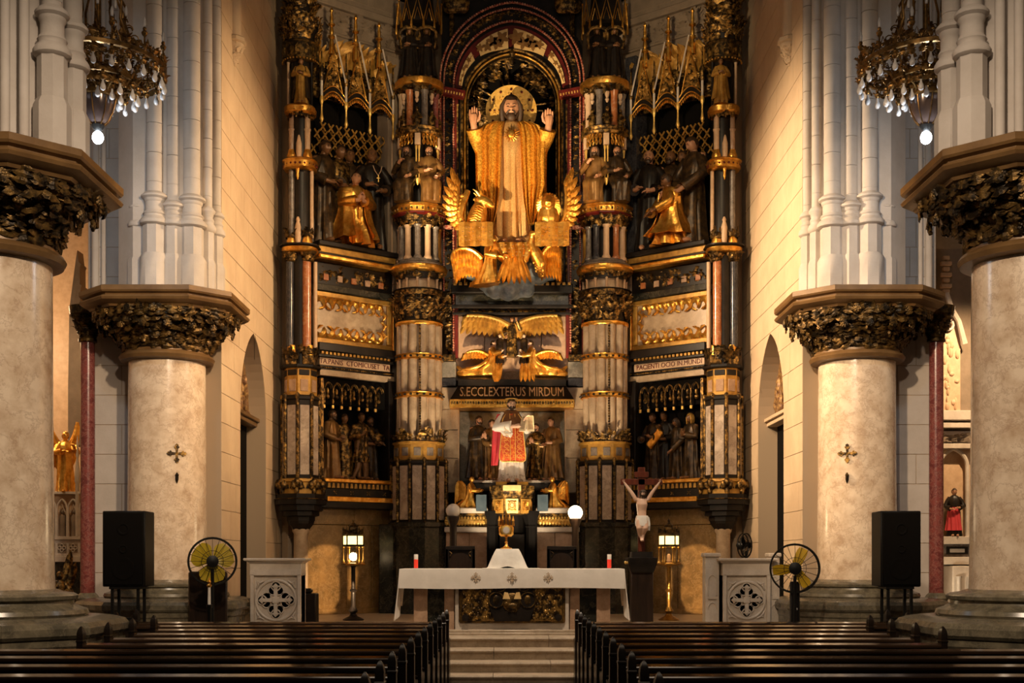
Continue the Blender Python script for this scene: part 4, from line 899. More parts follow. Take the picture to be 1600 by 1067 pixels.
# ================================================================== wings
WL = 2.123; WA = radians(37.76)
def wing(s):
    o = (-4.636, 28.6, 0) if s < 0 else (2.958, 29.9, 0)
    p = thing('altarpiece_wing', 'wide oblique wing of the altarpiece with pinnacled gables on the %s' % SIDE[s], 'altarpiece wing', o, WA if s < 0 else -WA)
    U = (lambda u: u) if s < 0 else (lambda u: WL - u)
    def bx(name, mat, u0, u1, y0, y1, z0, z1, b=.008): return M().box(U(u0), U(u1), y0, y1, z0, z1, b).obj(name, mat, p, smooth=0)
    # marble wall below, three great slabs and a frieze slab
    for u0, u1 in ((-.25, .85), (.85, 1.55), (1.55, 2.12)): bx('marble_slab', 'wall_marble', u0 + .004, u1 - .004, 0, .3, .65, 2.77)
    for u0, u1 in ((-.25, 1.05), (1.05, 2.12)): bx('marble_slab', 'wall_marble', u0 + .004, u1 - .004, -.02, .3, 2.78, 3.15)
    bx('marble_skirting', 'wall_marble', -.25, 2.12, -.06, .1, .65, .78)
    bx('black_ledge', 'black', -.2, 2.16, -.42, .3, 3.15, 3.31, .02); bx('gilt_strip', 'gold', .12, 2.0, -.38, -.30, 3.31, 3.43, .01); bx('ledge_body', 'black', -.1, 2.12, -.34, .3, 3.31, 3.62, .01)
    b = M()
    for k in range(4):
        for a in (pi / 4, -pi / 4): b.box(-.055, .055, -.35, -.335, -.010, .010, m=TR(U(.35 + k * .45), 0, 3.52, 0, a, 0))
    b.obj('cross_inlay', 'gold_old', p)
    bx('tooth_band', 'black', 0, 2.05, -.30, .3, 3.62, 3.76)
    for k in range(15): M().prism([(-.04, 0), (.04, 0), (.025, .11), (-.025, .11)], -.33, -.29).obj('gilt_tooth', 'gold_flat', p, (U(.2 + k * .12), 0, 3.635), smooth=0)
    bx('gilt_strip', 'gold', .06, 2.0, -.34, .3, 3.76, 3.86, .02)
    # lower relief niche
    bx('niche_back', 'void', .1, 2.12, .28, .34, 3.86, 6.28); bx('niche_side', 'black', 1.92, 2.12, -.2, .3, 3.86, 6.3); bx('niche_side', 'gold_old', .02, .10, -.25, .3, 3.86, 6.2)
    for k in range(7):      # canopy of seven little arches
        u = .30 + k * .235; b = M(); A = arch(0, 6.0, .10, .13, 6)
        b.tube([(x, -.12, z) for x, z in A], .016, 5); b.tube([(x * .7, -.10, z - .02) for x, z in A], .010, 5)
        b.lathe([(.012, 5.62), (.03, 5.68), (.02, 5.74), (.035, 5.82), (.025, 5.9), (.015, 6.0)], (-.117, -.12, 0), 6)
        b.ell((0, -.06, 5.92), (.045, .05, .09), 6, 5); b.ell((0, -.06, 5.80), (.06, .05, .06), 6, 5)
        b.obj('canopy_arch', 'gold_old', p, (U(u), 0, 0))
        M().box(-.028, .028, -.13, -.08, 5.52, 5.60, .005).obj('pendant_block', 'gold_pale', p, (U(u) - .117, 0, 0), smooth=0)
    bx('canopy_back', 'void', .1, 1.95, .0, .3, 5.62, 6.28)
    for u0, u1 in ((.06, 1.1), (1.1, 2.1)): bx('marble_band', 'cream_marble', u0, u1, -.14, .3, 6.28, 6.42)
    b = M()
    for k in range(34): b.ell((U(.1 + k * .06), -.13, 6.47), (.036, .03, .022), 6, 4, TR(0, 0, 0))
    b.obj('rope_moulding', 'gold_old', p, kind='stuff'); bx('black_moulding', 'black', .06, 2.12, -.12, .3, 6.42, 6.53)
    bx('inscription_band', 'relief_pale', .06, 2.0, -.12, .3, 6.53, 6.71)
    inst('lettering', text_mesh('TA.PANIS  CTOMICUSET  TA' if s < 0 else 'PACIENTI OCIO IN.MUNDI', .165, .006, 'red_dark'), p, (U(1.02), -.125, 6.615), (pi / 2, 0, 0), (.92, 1.0, 1))
    bx('black_moulding', 'black', .0, 2.12, -.20, .3, 6.71, 6.77); bx('black_moulding', 'black', .0, 2.12, -.20, .3, 6.85, 7.05, .02)
    bx('tooth_band', 'black', .05, 2.05, -.10, .3, 6.76, 6.86)
    for k in range(18): M().box(-.035, .035, -.17, -.09, 6.775, 6.845, .008).obj('gilt_tooth', 'gold_flat', p, (U(.12 + k * .107), 0, 0), smooth=0)
    # gilded scroll panel in its frame
    z0, z1 = 7.05, 8.28
    bx('panel_frame', 'gold_flat', -.05, 2.10, -.06, .05, z0, z0 + .13, .02); bx('panel_frame', 'gold_flat', -.05, 2.10, -.06, .05, z1 - .13, z1, .02); bx('panel_frame', 'gold_flat', 1.96, 2.10, -.06, .05, z0 + .13, z1 - .13, .02)
    bx('panel_field', 'cream_marble', -.05, 1.97, 0, .06, z0 + .12, z1 - .12); bx('panel_side', 'gold', 2.10, 2.14, -.10, .1, z0, z1)
    for row, zc in ((0, z0 + .30), (1, z1 - .30)):
        for k in range(8):
            u = .14 + k * .225; b = M(); sg = 1 if (k + row) % 2 else -1; fl = 1 if row == 0 else -1
            pt = [(.10 * cos(t), 0, fl * .13 * sin(t)) for t in [radians(200 + 200 * i / 10) for i in range(11)]]
            rr = [.025 + .055 * sin(pi * i / 10) for i in range(11)]
            rings = []
            for (x, y, z), r in zip(pt, rr):
                l = sqrt(x * x + z * z) + 1e-6; nx, nz = x / l, z / l
                rings.append([(x - nx * r, -.03, z - nz * r), (x, -.075, z), (x + nx * r, -.03, z + nz * r), (x, -.0, z)])
            b.loft(rings); b.tube([(.09 * sg, -.03, fl * .02), (.03 * sg, -.05, fl * .10), (-.05 * sg, -.04, fl * .12)], [.012, .035, .012], 6)
            b.obj('scroll_leaf', 'gold', p, (U(u), 0, zc))
    for k in range(3):
        b = M(); b.tube([(0, -.03, -.12), (.05, -.06, -.03), (-.05, -.05, .05), (.0, -.03, .13)], [.015, .05, .045, .01], 7); b.obj('scroll_leaf', 'gold', p, (U(1.86), 0, z0 + .38 + k * .24))
    bx('dark_slab', 'green_marble', -.05, 2.14, -.12, .3, z1, 8.44, .015)
    # frieze with square inlays and foliage
    bx('frieze', 'black', -.05, 2.14, .0, .3, 8.44, 8.97)
    for k in range(5):
        M().box(-.07, .07, -.04, 0, 8.55, 8.70, .008).obj('square_inlay', 'orange_marble' if k % 2 == 0 else 'pink_marble', p, (U(.28 + k * .38), 0, 0), smooth=0)
    b = M()
    for k in range(60): leaves(b, [(U(.12 + random.random() * 1.85), .0, 8.52 + random.random() * .28, random.uniform(-.6, .6))], .13)
    b.obj('frieze_foliage', 'gold_old', p, kind='stuff')
    bx('gilt_ledge', 'gold', -.05, 2.16, -.32, .3, 8.98, 9.10, .03); bx('gilt_fillet', 'black', -.05, 2.14, -.27, .3, 9.10, 9.14); bx('gilt_ledge', 'gold_flat', -.05, 2.10, -.24, .3, 9.14, 9.30, .02); bx('black_ledge', 'black', -.05, 2.14, -.30, .5, 9.30, 9.42, .02)
    # upper niche
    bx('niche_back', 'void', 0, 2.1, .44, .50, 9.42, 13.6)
    bx('niche_jamb', 'stone_apse' if s < 0 else 'blue_marble', 1.98, 2.30, -.05, .6, 9.42, 14.3); bx('jamb_edge', 'relief_pale' if s < 0 else 'blue_marble', 2.08, 2.11, -.07, -.05, 9.42, 12.6)
    for k in range(4):    # lattice vault of the canopy
        for q in range(9):
            for sg in (-1, 1):
                M().box(-.018, .018, -.012, .012, -.125, .125).obj('lattice_bar', 'gold_flat', p, (U(.16 + q * .215 + (k % 2) * .107), .10 + .09 * (3 - k), 11.75 + k * .155), (0, sg * .62, 0), smooth=0)
    for k in range(4):    # colonettes with pendants between the gables
        u = .06 + k * .655; x = U(u)
        M().lathe([(.030, 12.72), (.030, 13.18)], (x, -.22, 0), 10).obj('white_colonette', 'white_marble', p)
        M().lathe([(.012, 12.18), (.05, 12.26), (.03, 12.34), (.022, 12.42), (.022, 12.6), (.045, 12.66), (.05, 12.72), (.035, 12.8)], (x, -.22, 0), 10).obj('pendant', 'gold_pale', p)
        M().lathe([(.035, 13.16), (.055, 13.2), (.045, 13.36), (.055, 13.48), (.02, 13.55), (.012, 13.95)], (x, -.22, 0), 8).obj('pinnacle', 'gold_old', p)
    for k in range(3):
        u = .06 + (k + .5) * .655; x = U(u); hw = .29; b = M()
        A = [(-hw + 2 * hw * i / 12, 12.75 + .20 * sin(pi * i / 12)) for i in range(13)]
        b.band([(a, z + .16) for a, z in A], A, -.22, -.12); b.obj('arch_band', 'black', p, (x, 0, 0))
        b = M(); b.tube([(a, -.23, z + .15) for a, z in A], .014, 5); b.tube([(a, -.23, z + .02) for a, z in A], .016, 5)
        for i in range(1, 12): b.ell((A[i][0], -.2, A[i][1] - .05), (.025, .03, .05), 6, 4)
        b.obj('arch_rim', 'gold', p, (x, 0, 0))
        M().prism([(-.24, 13.02), (.24, 13.02), (0, 13.92)], -.16, -.08).obj('gable', 'gold_old', p, (x, 0, 0), smooth=0)
        b = M(); b.tube([(-.25, -.18, 13.0), (0, -.18, 13.97), (.25, -.18, 13.0)], .017, 5); b.obj('gable_rim', 'gold', p, (x, 0, 0))
        sd = 1 if s < 0 else -1
        M().tube([(sd * .29, -.26, 13.24), (sd * .03, -.22, 14.32)], .020, 6).obj('lit_rake', 'white_marble', p, (x, 0, 0))  # white only on the side toward the middle, light put into its colour
        b = M()
        for i in range(26):
            t = random.random(); leaves(b, [(random.uniform(-.2, .2) * (1 - t), -.15, 13.05 + t * .7, random.uniform(-.6, .6))], .13)
        b.obj('gable_foliage', 'gold_flat', p, (x, 0, 0), kind='stuff')
        b = M(); b.lathe([(.065, 13.9), (.06, 14.15), (.045, 14.25), (.09, 14.29), (.09, 14.32), (.04, 14.35), (.055, 14.42), (.035, 14.55), (.085, 14.58), (.085, 14.61), (.035, 14.64), (.045, 14.72), (.028, 14.88), (.05, 14.92), (.01, 15.0)], (0, -.1, 0), 8); b.obj('spire_or_shadow', 'gold', p, (x, 0, 0))
    bx('crest_back', 'gold_old', .02, 2.05, .12, .2, 12.9, 13.7)
    b = M()
    for k in range(34): leaves(b, [(U(.04 + k * .062), .06 + .05 * (k % 2), 13.50 + .10 * (k % 3), random.uniform(-.3, .3))], .58, .25, LEAF2)
    b.obj('crest_leaf', 'gold_flat', p, kind='stuff')
    b = M()
    for k in range(70): leaves(b, [(U(random.uniform(.04, 2.0)), .08, random.uniform(12.95, 13.6), random.uniform(-.6, .6))], .2)
    b.obj('crest_foliage', 'bronze', p, kind='stuff'); bx('crest_rail', 'gold_old', .02, 2.0, .05, .12, 13.62, 13.66)
    z = .65; k = 0
    while z < 14.2:       # stone pilaster between the wing and the inner pier
        h = .62; M().box(U(2.14), U(2.52), -.02, .3, z + .003, min(z + h, 14.3) - .003, .008).obj('pilaster_block', 'stone_apse', p, smooth=0); z += h
    def W(u, y, z):   # world position of a point on this wing
        a = WA if s < 0 else -WA; x = U(u); return (o[0] + x * cos(a) - y * sin(a), o[1] + x * sin(a) + y * cos(a), z)
    return W
WP = {s: wing(s) for s in (-1, 1)}
# ================================================================== carved scenes in the wings
PR = ((-1, (-.17, -.04, .62), (-.02, -.15, .66), (.1, -.3, 1)), (1, (.17, -.04, .62), (.02, -.15, .66), (-.1, -.3, 1)))     # praying
LOW = ((-1, (-.18, -.02, .62), (-.08, -.14, .56), (.8, -.5, 0)), (1, (.18, -.02, .62), (.07, -.15, .58), (-.8, -.5, .1)))   # hands folded low
def wfig(s, u, y, z, **k):
    yaw = k.pop('yaw', 0); a = (WA if s < 0 else -WA); return figure(loc=WP[s](u, y, z), rz=a + yaw, **k)
KW = [(z, x, y, rx * 1.28, ry * 1.15) for z, x, y, rx, ry in RINGS['kneel'][:-2]] + RINGS['kneel'][-2:]     # kneeling in wide vestments
# left upper niche
wfig(-1, .38, .22, 9.46, name='carved_monk', label='dark robed carved man at the left of the upper left niche', cat='statue', H=2.5, robe='robe_dark', skin='skin_dark', seed=31, arms=LOW, folds=(11, .16), yaw=.3)
wfig(-1, .86, .34, 9.46, name='carved_monk', label='carved man with gilt shoulders behind the kneeling gilt priest, upper left niche', cat='statue', H=2.52, robe='gold_old', skin='skin_dark', seed=32, arms=LOW, folds=(11, .16), yaw=.1)
wfig(-1, 1.16, .40, 9.46, name='carved_monk', label='carved head looking over the shoulder in the back row of the upper left niche', cat='statue', H=2.5, robe='robe_dark', skin='skin_dark', seed=33, arms=LOW, yaw=-.2)
wfig(-1, 1.62, .10, 9.46, name='carved_priest', label='black robed carved priest with a pale neck chain, right side of the upper left niche', cat='statue', H=2.52, robe='robe_black', skin='skin_dark', bald=True, seed=34, arms=((-1, (-.18, -.04, .62), (-.06, -.16, .60), (1, -.3, .1)), (1, (.19, -.03, .62), (.09, -.15, .55), (-.9, -.3, 0))), folds=(12, .14), yaw=-.35)
kp = wfig(-1, 1.02, -.08, 9.44, name='kneeling_priest', label='gilt vested priest kneeling in prayer in the upper left niche', cat='statue', H=2.3, pose='kneel', rings=KW, robe='gold', skin='skin', seed=35, arms=((-1, (-.17, -.07, .43), (-.02, -.19, .44), (.1, -.35, 1)), (1, (.17, -.07, .43), (.02, -.19, .44), (-.1, -.35, 1))), folds=(11, .26), yaw=-.15, head=(-.25, .2, -.3), mantle=('gold', -1.2, pi + 1.2, .05, .58, 1.22))
b = M(); b.tube([(.0, 0, 0), (.11, -.06, -.20), (.2, -.05, -.12), (.24, 0, .05)], .012, 5)
c = thing('neck_chain', 'pale chain with a small cross worn by the black robed priest, upper left niche', 'chain', tuple(Vector(WP[-1](1.62, -.14, 11.48)) + Vector((-.10, 0, 0))), WA - .35)
M().tube([(.0, 0, .02), (.04, -.05, -.12), (.11, -.09, -.24), (.18, -.05, -.12), (.22, 0, .02)], .012, 6).obj('chain', 'relief_pale', c); M().box(.10, .12, -.12, -.10, -.40, -.24).box(.07, .15, -.12, -.10, -.32, -.30).obj('cross', 'gold_pale', c)
# right upper niche (u measured from the outer end)
wfig(1, 1.70, .10, 9.46, name='carved_priest', label='bearded black robed carved priest at the left of the upper right niche', cat='statue', H=2.5, robe='robe_black', skin='skin', bald=True, beard=True, seed=41, arms=((-1, (-.18, -.04, .62), (-.10, -.18, .56), (.6, -.4, .3)), (1, (.18, -.03, .62), (.05, -.17, .55), (-.9, -.3, 0))), folds=(12, .14), yaw=.35)
wfig(1, 1.22, .34, 9.46, name='carved_priest', label='bearded carved man in the back row of the upper right niche', cat='statue', H=2.46, robe='robe_dark', skin='skin_dark', bald=True, beard=True, seed=42, arms=((-1, (-.18, -.04, .62), (-.08, -.18, .58), (.8, -.4, .1)), (1, (.18, -.03, .62), (.05, -.2, .57), (-.9, -.3, .1))), yaw=.1)
wfig(1, .52, .16, 9.46, name='carved_priest', label='tall stooping carved man at the right of the upper right niche', cat='statue', H=2.6, robe='robe_dark', skin='skin', seed=43, arms=((-1, (-.19, -.06, .60), (-.16, -.2, .50), (-.3, -.5, -.5)), (1, (.18, -.03, .62), (.02, -.2, .46), (-.9, -.3, 0))), folds=(12, .16), yaw=-.3, head=(.45, -.2, -.35))
wfig(1, .92, .40, 9.46, name='carved_monk', label='half hidden carved man between two priests, upper right niche', cat='statue', H=2.42, robe='robe_dark', skin='skin_dark', seed=44, arms=LOW)
wfig(1, .98, -.10, 9.44, name='kneeling_priest', label='gilt vested priest kneeling in profile in the upper right niche', cat='statue', H=2.25, pose='kneel', rings=KW, robe='gold', skin='skin_dark', seed=45, arms=((-1, (-.16, -.10, .43), (-.06, -.22, .34), (.1, -.6, -.2)), (1, (.16, -.10, .43), (.04, -.22, .36), (-.1, -.6, -.2))), folds=(11, .26), yaw=-.55, head=(.55, 0, -.5), mantle=('gold', -1.3, pi + 1.3, .10, .58, 1.2))
# lower reliefs
wfig(-1, .52, .12, 3.87, name='carved_apostle', label='bearded carved apostle in dark gilt drapery, left of the lower left relief', cat='statue', H=1.66, robe='robe_brown', skin='skin_dark', beard=True, seed=51, arms=LOW, folds=(9, .24), yaw=.5)
wfig(-1, .92, .22, 3.87, name='carved_apostle', label='carved man with raised arm in the middle of the lower left relief', cat='statue', H=1.6, robe='gold_old', skin='skin_dark', seed=52, arms=((-1, (-.19, -.03, .64), (-.25, -.1, .74), (-.7, 0, .5)), (1, (.18, -.03, .62), (.10, -.16, .66), (.2, -.5, .3))), folds=(8, .2))
wfig(-1, 1.30, .08, 3.87, name='carved_soldier', label='gilt carved soldier stepping forward in the lower left relief', cat='statue', H=1.64, robe='gold_old', skin='brown_gold', rings=[(.26, 0, 0, .12, .11), (.30, 0, 0, .125, .11), (.45, 0, 0, .10, .085), (.55, 0, 0, .10, .08), (.68, 0, 0, .12, .085), (.78, 0, 0, .125, .08), (.82, 0, 0, .1, .06), (.85, 0, .01, .046, .044)], seed=53, arms=((-1, (-.19, -.02, .62), (-.05, -.14, .66), (.4, -.3, .6)), (1, (.20, -.02, .64), (.28, -.10, .56), (.6, -.2, -.2))), folds=(12, .14))
wfig(-1, 1.62, .2, 3.87, name='carved_soldier', label='dark carved companion with a shield at the right end of the lower left relief', cat='statue', H=1.58, robe='robe_dark', skin='skin_dark', beard=True, seed=54, arms=LOW)
o = bpy.data.objects['carved_soldier']
b = M()
for q, kx in ((-1, -.10), (1, .05)): b.tube([(q * .06, 0, .52), (q * .07 + kx * .6, -.06, .27), (q * .07 + kx * 1.6, -.02, .05), (q * .07 + kx * 1.6, -.12, .02)], [.10, .075, .045, .03], 8)
b.obj('legs', 'brown_gold', o)
c = thing('round_shield', 'small round gilt shield at the right of the lower left relief', 'shield', WP[-1](1.72, -.06, 4.9), WA); M().ell((0, 0, 0), (.17, .05, .13), 14, 8).obj('boss', 'gold_old', c)
wfig(1, 1.60, .12, 3.87, name='carved_apostle', label='carved man carrying a gilt slab at the left of the lower right relief', cat='statue', H=1.66, robe='robe_dark', skin='skin_dark', seed=61, arms=((-1, (-.18, -.04, .60), (-.06, -.2, .60), (.8, -.4, .2)), (1, (.18, -.03, .62), (.12, -.2, .62), (-.4, -.4, .4))), folds=(9, .2), yaw=-.2)
wfig(1, 1.36, .24, 3.87, name='carved_apostle', label='half hidden carved head beside the slab bearer in the lower right relief', cat='statue', H=1.7, robe='robe_black', skin='skin_dark', seed=62, arms=LOW)
wfig(1, .96, .16, 3.87, name='carved_woman', label='dark bending carved figure in the middle of the lower right relief', cat='statue', H=1.5, robe='robe_dark', skin='skin_dark', longhair=True, seed=63, arms=((-1, (-.2, -.08, .62), (-.3, -.15, .56), (-.5, -.2, -.3)), (1, (.18, -.03, .62), (.05, -.17, .45))), folds=(9, .22), yaw=-.4, head=(.4, .2, 0))
wfig(1, .54, .10, 3.87, name='carved_woman', label='carved figure with a pale gilt veil at the right of the lower right relief', cat='statue', H=1.58, robe='robe_dark', skin='skin_dark', hair='gold_flat', longhair=True, seed=64, arms=PR, folds=(9, .22), yaw=-.4)
c = thing('gilt_slab', 'tilted gilt slab carried across the lower right relief', 'slab', WP[1](1.38, -.18, 4.86), -WA); M().box(-.10, .10, -.04, .04, -.26, .26, .03).obj('slab', 'gold', c, (0, 0, 0), (0, .75, 0))
# ================================================================== the middle bay
DC = 30.3; kc = DC / F
def XC(px): return (px - 800) * kc
def ZC(py): return CH + (874 - py) * kc
cb = thing('altarpiece_centre', 'arched middle bay of the altarpiece framing the golden Christ figure', 'altarpiece centre', (0, DC, 0))
def cbx(name, mat, px0, px1, py0, py1, y0, y1, b=.01, par=None): return M().box(XC(px0), XC(px1), y0, y1, ZC(py0), ZC(py1), b).obj(name, mat, par or cb, smooth=0)
zs = ZC(165); A0 = arch(0, zs, 76 * kc, 82 * kc, 14)
b = M(); b.prism([(XC(690), ZC(455)), (XC(724), ZC(455))] + A0 + [(XC(876), ZC(455)), (XC(910), ZC(455)), (XC(910), ZC(-40)), (XC(690), ZC(-40))], -.05, .25); b.obj('arch_frame', 'black', cb, smooth=0)
Ared = arch(0, ZC(140), 89 * kc, 98 * kc, 14); Ain = arch(0, ZC(140), 80 * kc, 60 * kc, 14)
b = M(); b.band(Ared, arch(0, ZC(140), 78 * kc, 64 * kc, 14), -.09, -.03); b.obj('red_arch_field', 'red_dark', cb)
def arc_path(hw, apex, spring, bottom, y): 
    A = arch(0, ZC(spring), hw * kc, (spring - apex) * kc, 18); return [(A[0][0], y, ZC(bottom))] + [(x, y, z) for x, z in A] + [(A[-1][0], y, ZC(bottom))]
for hw, ap, sp, bt, yy, r in ((112, 8, 130, 560, -.16, .030), (106, 17, 130, 455, -.14, .026), (91, 36, 135, 560, -.12, .030)):
    b = M(); pth = arc_path(hw, ap, sp, bt, yy); beads(b, pth, r, r * 2.1); b.tube([(x, y + r * .9, z) for x, y, z in pth], r * .7, 6); b.obj('bead_moulding', 'red_bead', cb, kind='stuff')
for px0, px1 in ((684, 691), (711, 716)):
    for sg in (1, -1): M().box(sg * XC(px0), sg * XC(px1), -.12, .0, ZC(560), ZC(150)).obj('red_fillet', 'red_dark', cb, smooth=0)
b = M()   # foliage between the bead rows, over the arch and down both sides
A1 = arch(0, ZC(132), 99 * kc, 105 * kc, 30); pts = [(XC(701), z) for z in [ZC(560) + .115 * i for i in range(58)]]
for x, z in A1: leaves(b, [(x, -.03, z - .06, random.uniform(-.6, .6)), (x * .99, -.03, z - .02, random.uniform(-.6, .6))], .16)
for x, z in pts:
    for sg in (1, -1): leaves(b, [(sg * x, -.03, z, random.uniform(-.6, .6))], .17)
b.obj('arch_foliage', 'gold_old', cb, kind='stuff')
for i in range(4):   # four vine panels of the fan
    t = [(0.03, .235), (.275, .485), (.515, .725), (.765, .97)][i]; N = 10
    Ao = arch(0, ZC(142), 83 * kc, 95 * kc, 40); Ai = arch(0, ZC(142), 78 * kc, 58 * kc, 40); n = len(Ao) - 1
    po = [Ao[int((t[0] + (t[1] - t[0]) * k / N) * n)] for k in range(N + 1)]; pi_ = [Ai[int((t[0] + (t[1] - t[0]) * k / N) * n)] for k in range(N + 1)]
    b = M(); b.band(po, pi_, -.12, -.08); vp = b.obj('vine_panel', 'cream_panel', cb)
    for q in range(5):
        f = .12 + .19 * q; k = f * N; a, c_ = po[int(k)], pi_[int(k)]; m = .38 + .24 * (q % 2); cxx, czz = a[0] + (c_[0] - a[0]) * m, a[1] + (c_[1] - a[1]) * m
        wdt = sqrt((a[0] - c_[0]) ** 2 + (a[1] - c_[1]) ** 2) * .36
        lf = [(wdt * (1 + .35 * cos(5 * w_)) * .8 * cos(w_), wdt * (1 + .35 * cos(5 * w_)) * .8 * sin(w_)) for w_ in [2 * pi * j / 20 for j in range(20)]]
        M().prism(lf, -.135, -.115).obj('vine_leaf', 'leaf_brown', vp, (cxx, 0, czz), (0, q * 1.1 + i, 0), smooth=0)
    b = M(); b.tube([(po[k][0] * .45 + pi_[k][0] * .55 + .02 * sin(k * 2), -.125, po[k][1] * .45 + pi_[k][1] * .55 + .04 * sin(k * 1.5)) for k in range(N + 1)], .009, 5); b.obj('vine_stem', 'leaf_brown', vp)
for hw, ap, r, mt, yy in ((78, 81, .035, 'gold_old', -.12), (73, 87, .030, 'gold', -.10), (69, 92, .02, 'gold_old', -.04)):
    b = M(); b.tube(arc_path(hw, ap, 165, 455, yy), r, 8); b.obj('niche_moulding', mt, cb)
for px in (715, 722):
    for sg in (1, -1):
        b = M(); b.lathe([(.03, ZC(450)), (.03, ZC(168)), (.045, ZC(166))], (sg * XC(px), -.10, 0), 10); b.obj('slim_shaft', 'gold_old' if px == 715 else 'red_dark', cb)
b = M(); b.lathe([(.02, -.1), (.06, 0), (.03, .1), (.07, .18), (.03, .28), (.01, .4)], (0, -.16, ZC(100)), 10); b.obj('arch_finial', 'bronze', cb)
# niche shell with gilt rays
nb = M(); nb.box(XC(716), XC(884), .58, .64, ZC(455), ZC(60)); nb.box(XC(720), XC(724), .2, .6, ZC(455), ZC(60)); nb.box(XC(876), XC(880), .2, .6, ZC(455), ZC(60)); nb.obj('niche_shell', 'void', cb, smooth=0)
for k in range(11):
    a = radians(-35 + 250 * k / 10 + (7 if k % 2 else -5)); r1 = .95 + .17 * (k % 3) * .7; b = M()
    b.tube([(.62 * cos(a), .45, .62 * sin(a)), (r1 * cos(a), .5, r1 * sin(a))], [.022, .04], 6); b.ell((r1 * cos(a), .5, r1 * sin(a)), .06, 7, 5); b.obj('gilt_ray', 'gold_old', cb, (0, 0, ZC(160)))
b = M()
for k in range(60):
    a = random.uniform(-.6, pi + .6); r = random.uniform(.75, 1.2); leaves(b, [(r * cos(a), .5, ZC(160) + r * sin(a), random.uniform(-.6, .6))], .22)
b.obj('niche_foliage', 'gold_old', cb, kind='stuff')
for sg in (1, -1):
    b = M(); b.box(-.30, .30, -.10, .10, -.09, .09, .01); be = b.obj('red_beam', 'red_dark', cb, (sg * XC(708), -.28, ZC(152)), (0, sg * .12, sg * .2), smooth=0)
    for k in range(8): M().box(-.27 + k * .07, -.24 + k * .07, -.106, -.098, -.06, .0).obj('stripe', 'gold_pale', be, smooth=0)
    b = M(); b.box(-.10, .10, -.06, .06, -.05, .05, .01).obj('red_bracket', 'robe_red', cb, (sg * XC(907), -.42, ZC(352)))
    b = M(); b.box(-.2, .2, -.04, .04, -.05, .05, .01).obj('red_bracket', 'red_bead', cb, (sg * XC(905), -.40, ZC(362)))
    b = M(); n = 24; b.loft([[(k_ * .34 * cos(2 * pi * j / n), y, k_ * .30 * sin(2 * pi * j / n) + .05 * sin(3 * 2 * pi * j / n) * k_) for j in range(n)] for k_, y in ((.9, 0), (1.0, -.05), (.85, -.12), (.4, -.17))]); b.obj('gilt_boss', 'gold_old', cb, (sg * XC(713), -.2, ZC(12)))
    M().tube([(sg * XC(706), -.1, ZC(60)), (sg * XC(706), -.1, ZC(20))], .06, 8).obj('boss_stem', 'gold_old', cb)
# shelf under the niche
cbx('black_shelf', 'black', 706, 894, 462, 448, -.35, .8, .02); cbx('marble_shelf', 'green_marble', 712, 888, 482, 462, -.15, .3); cbx('black_fillet', 'black', 706, 894, 484, 479, -.25, .3)
cbx('black_fillet', 'black', 708, 892, 494, 490, -.2, .3)
b = M()
for k in range(34): leaves(b, [(XC(716 + k * 5), -.02, ZC(491), random.uniform(-.7, .7))], .11)
b.obj('gilt_frieze', 'gold', cb, kind='stuff'); cbx('frieze_band', 'gold_old', 714, 886, 491, 484, -.02, .2)
for k in range(22): M().box(-.04, .04, -.42, -.36, 0, .07, .01).obj('gilt_dentil', 'gold_flat', cb, (XC(712 + k * 8.4), 0, ZC(451)), smooth=0)
# angel panel field
for px0, px1 in ((712, 757), (757, 846), (846, 888)): cbx('marble_slab', 'pink_marble', px0 + .3, px1 - .3, 594, 493, .05, .3)
cbx('panel_sill', 'wall_marble', 716, 884, 595, 580, -.02, .3)
for sg in (-1, 1):
    P = (lambda a: 800 + sg * (a - 800) * -1) if sg > 0 else (lambda a: a)
    def sb(name, mat, p0, p1, q0, q1, y0, y1, bb=.01): M().box(-sg * XC(p0) if sg > 0 else XC(p0), -sg * XC(p1) if sg > 0 else XC(p1), y0, y1, ZC(q0), ZC(q1), bb).obj(name, mat, cb, smooth=0)
    sb('gilt_pedestal', 'gold_old', 686, 712, 566, 556, -.22, .2); sb('dark_block', 'grey_panel', 686, 713, 592, 567, -.2, .2); sb('dark_block', 'blue_marble', 686, 713, 605, 592.5, -.22, .2)
    for q0, q1 in ((640, 606), (672, 640.5), (716, 672.5), (770, 716.5)): sb('marble_block', 'cream_marble', 686, 717, q0, q1, -.12, .3)
    sb('niche_edge', 'relief_pale', 716, 718, 768, 641, -.14, .1)
# inscription cornice
cbx('black_fillet', 'black', 716, 884, 605, 595, -.28, .3)
b = M(); b.loft([[(XC(705), -.55, ZC(628)), (XC(895), -.55, ZC(628)), (XC(895), .2, ZC(628)), (XC(705), .2, ZC(628))], [(XC(717), -.22, ZC(604)), (XC(883), -.22, ZC(604)), (XC(883), .2, ZC(604)), (XC(717), .2, ZC(604))]]); b.obj('sloping_cornice', 'black', cb, smooth=0)
sl = atan2(.33, ZC(604) - ZC(628))
inst('lettering', text_mesh('S.ECCLEXTERUS MIRDUM', .33, .004, 'relief_pale', .0), cb, (0, -.40, ZC(616)), (pi / 2 - sl, 0, 0), (.69, 1.45, 1))
cbx('gilt_cornice', 'gold', 704, 896, 641, 628, -.58, .2, .015)
b = M()
for k in range(46): b.ell((XC(708 + k * 4.1), -.59, ZC(634)), (.028, .02, .04), 6, 4, None); 
b.obj('cornice_studs', 'gold_old', cb, kind='stuff')
cbx('niche_back', 'grey_panel', 717, 883, 768, 641, .30, .36); cbx('niche_floor', 'black', 714, 886, 768, 753, -.35, .36); cbx('niche_floor_edge', 'white_marble', 737, 862, 755.5, 752, -.40, -.33, .004)
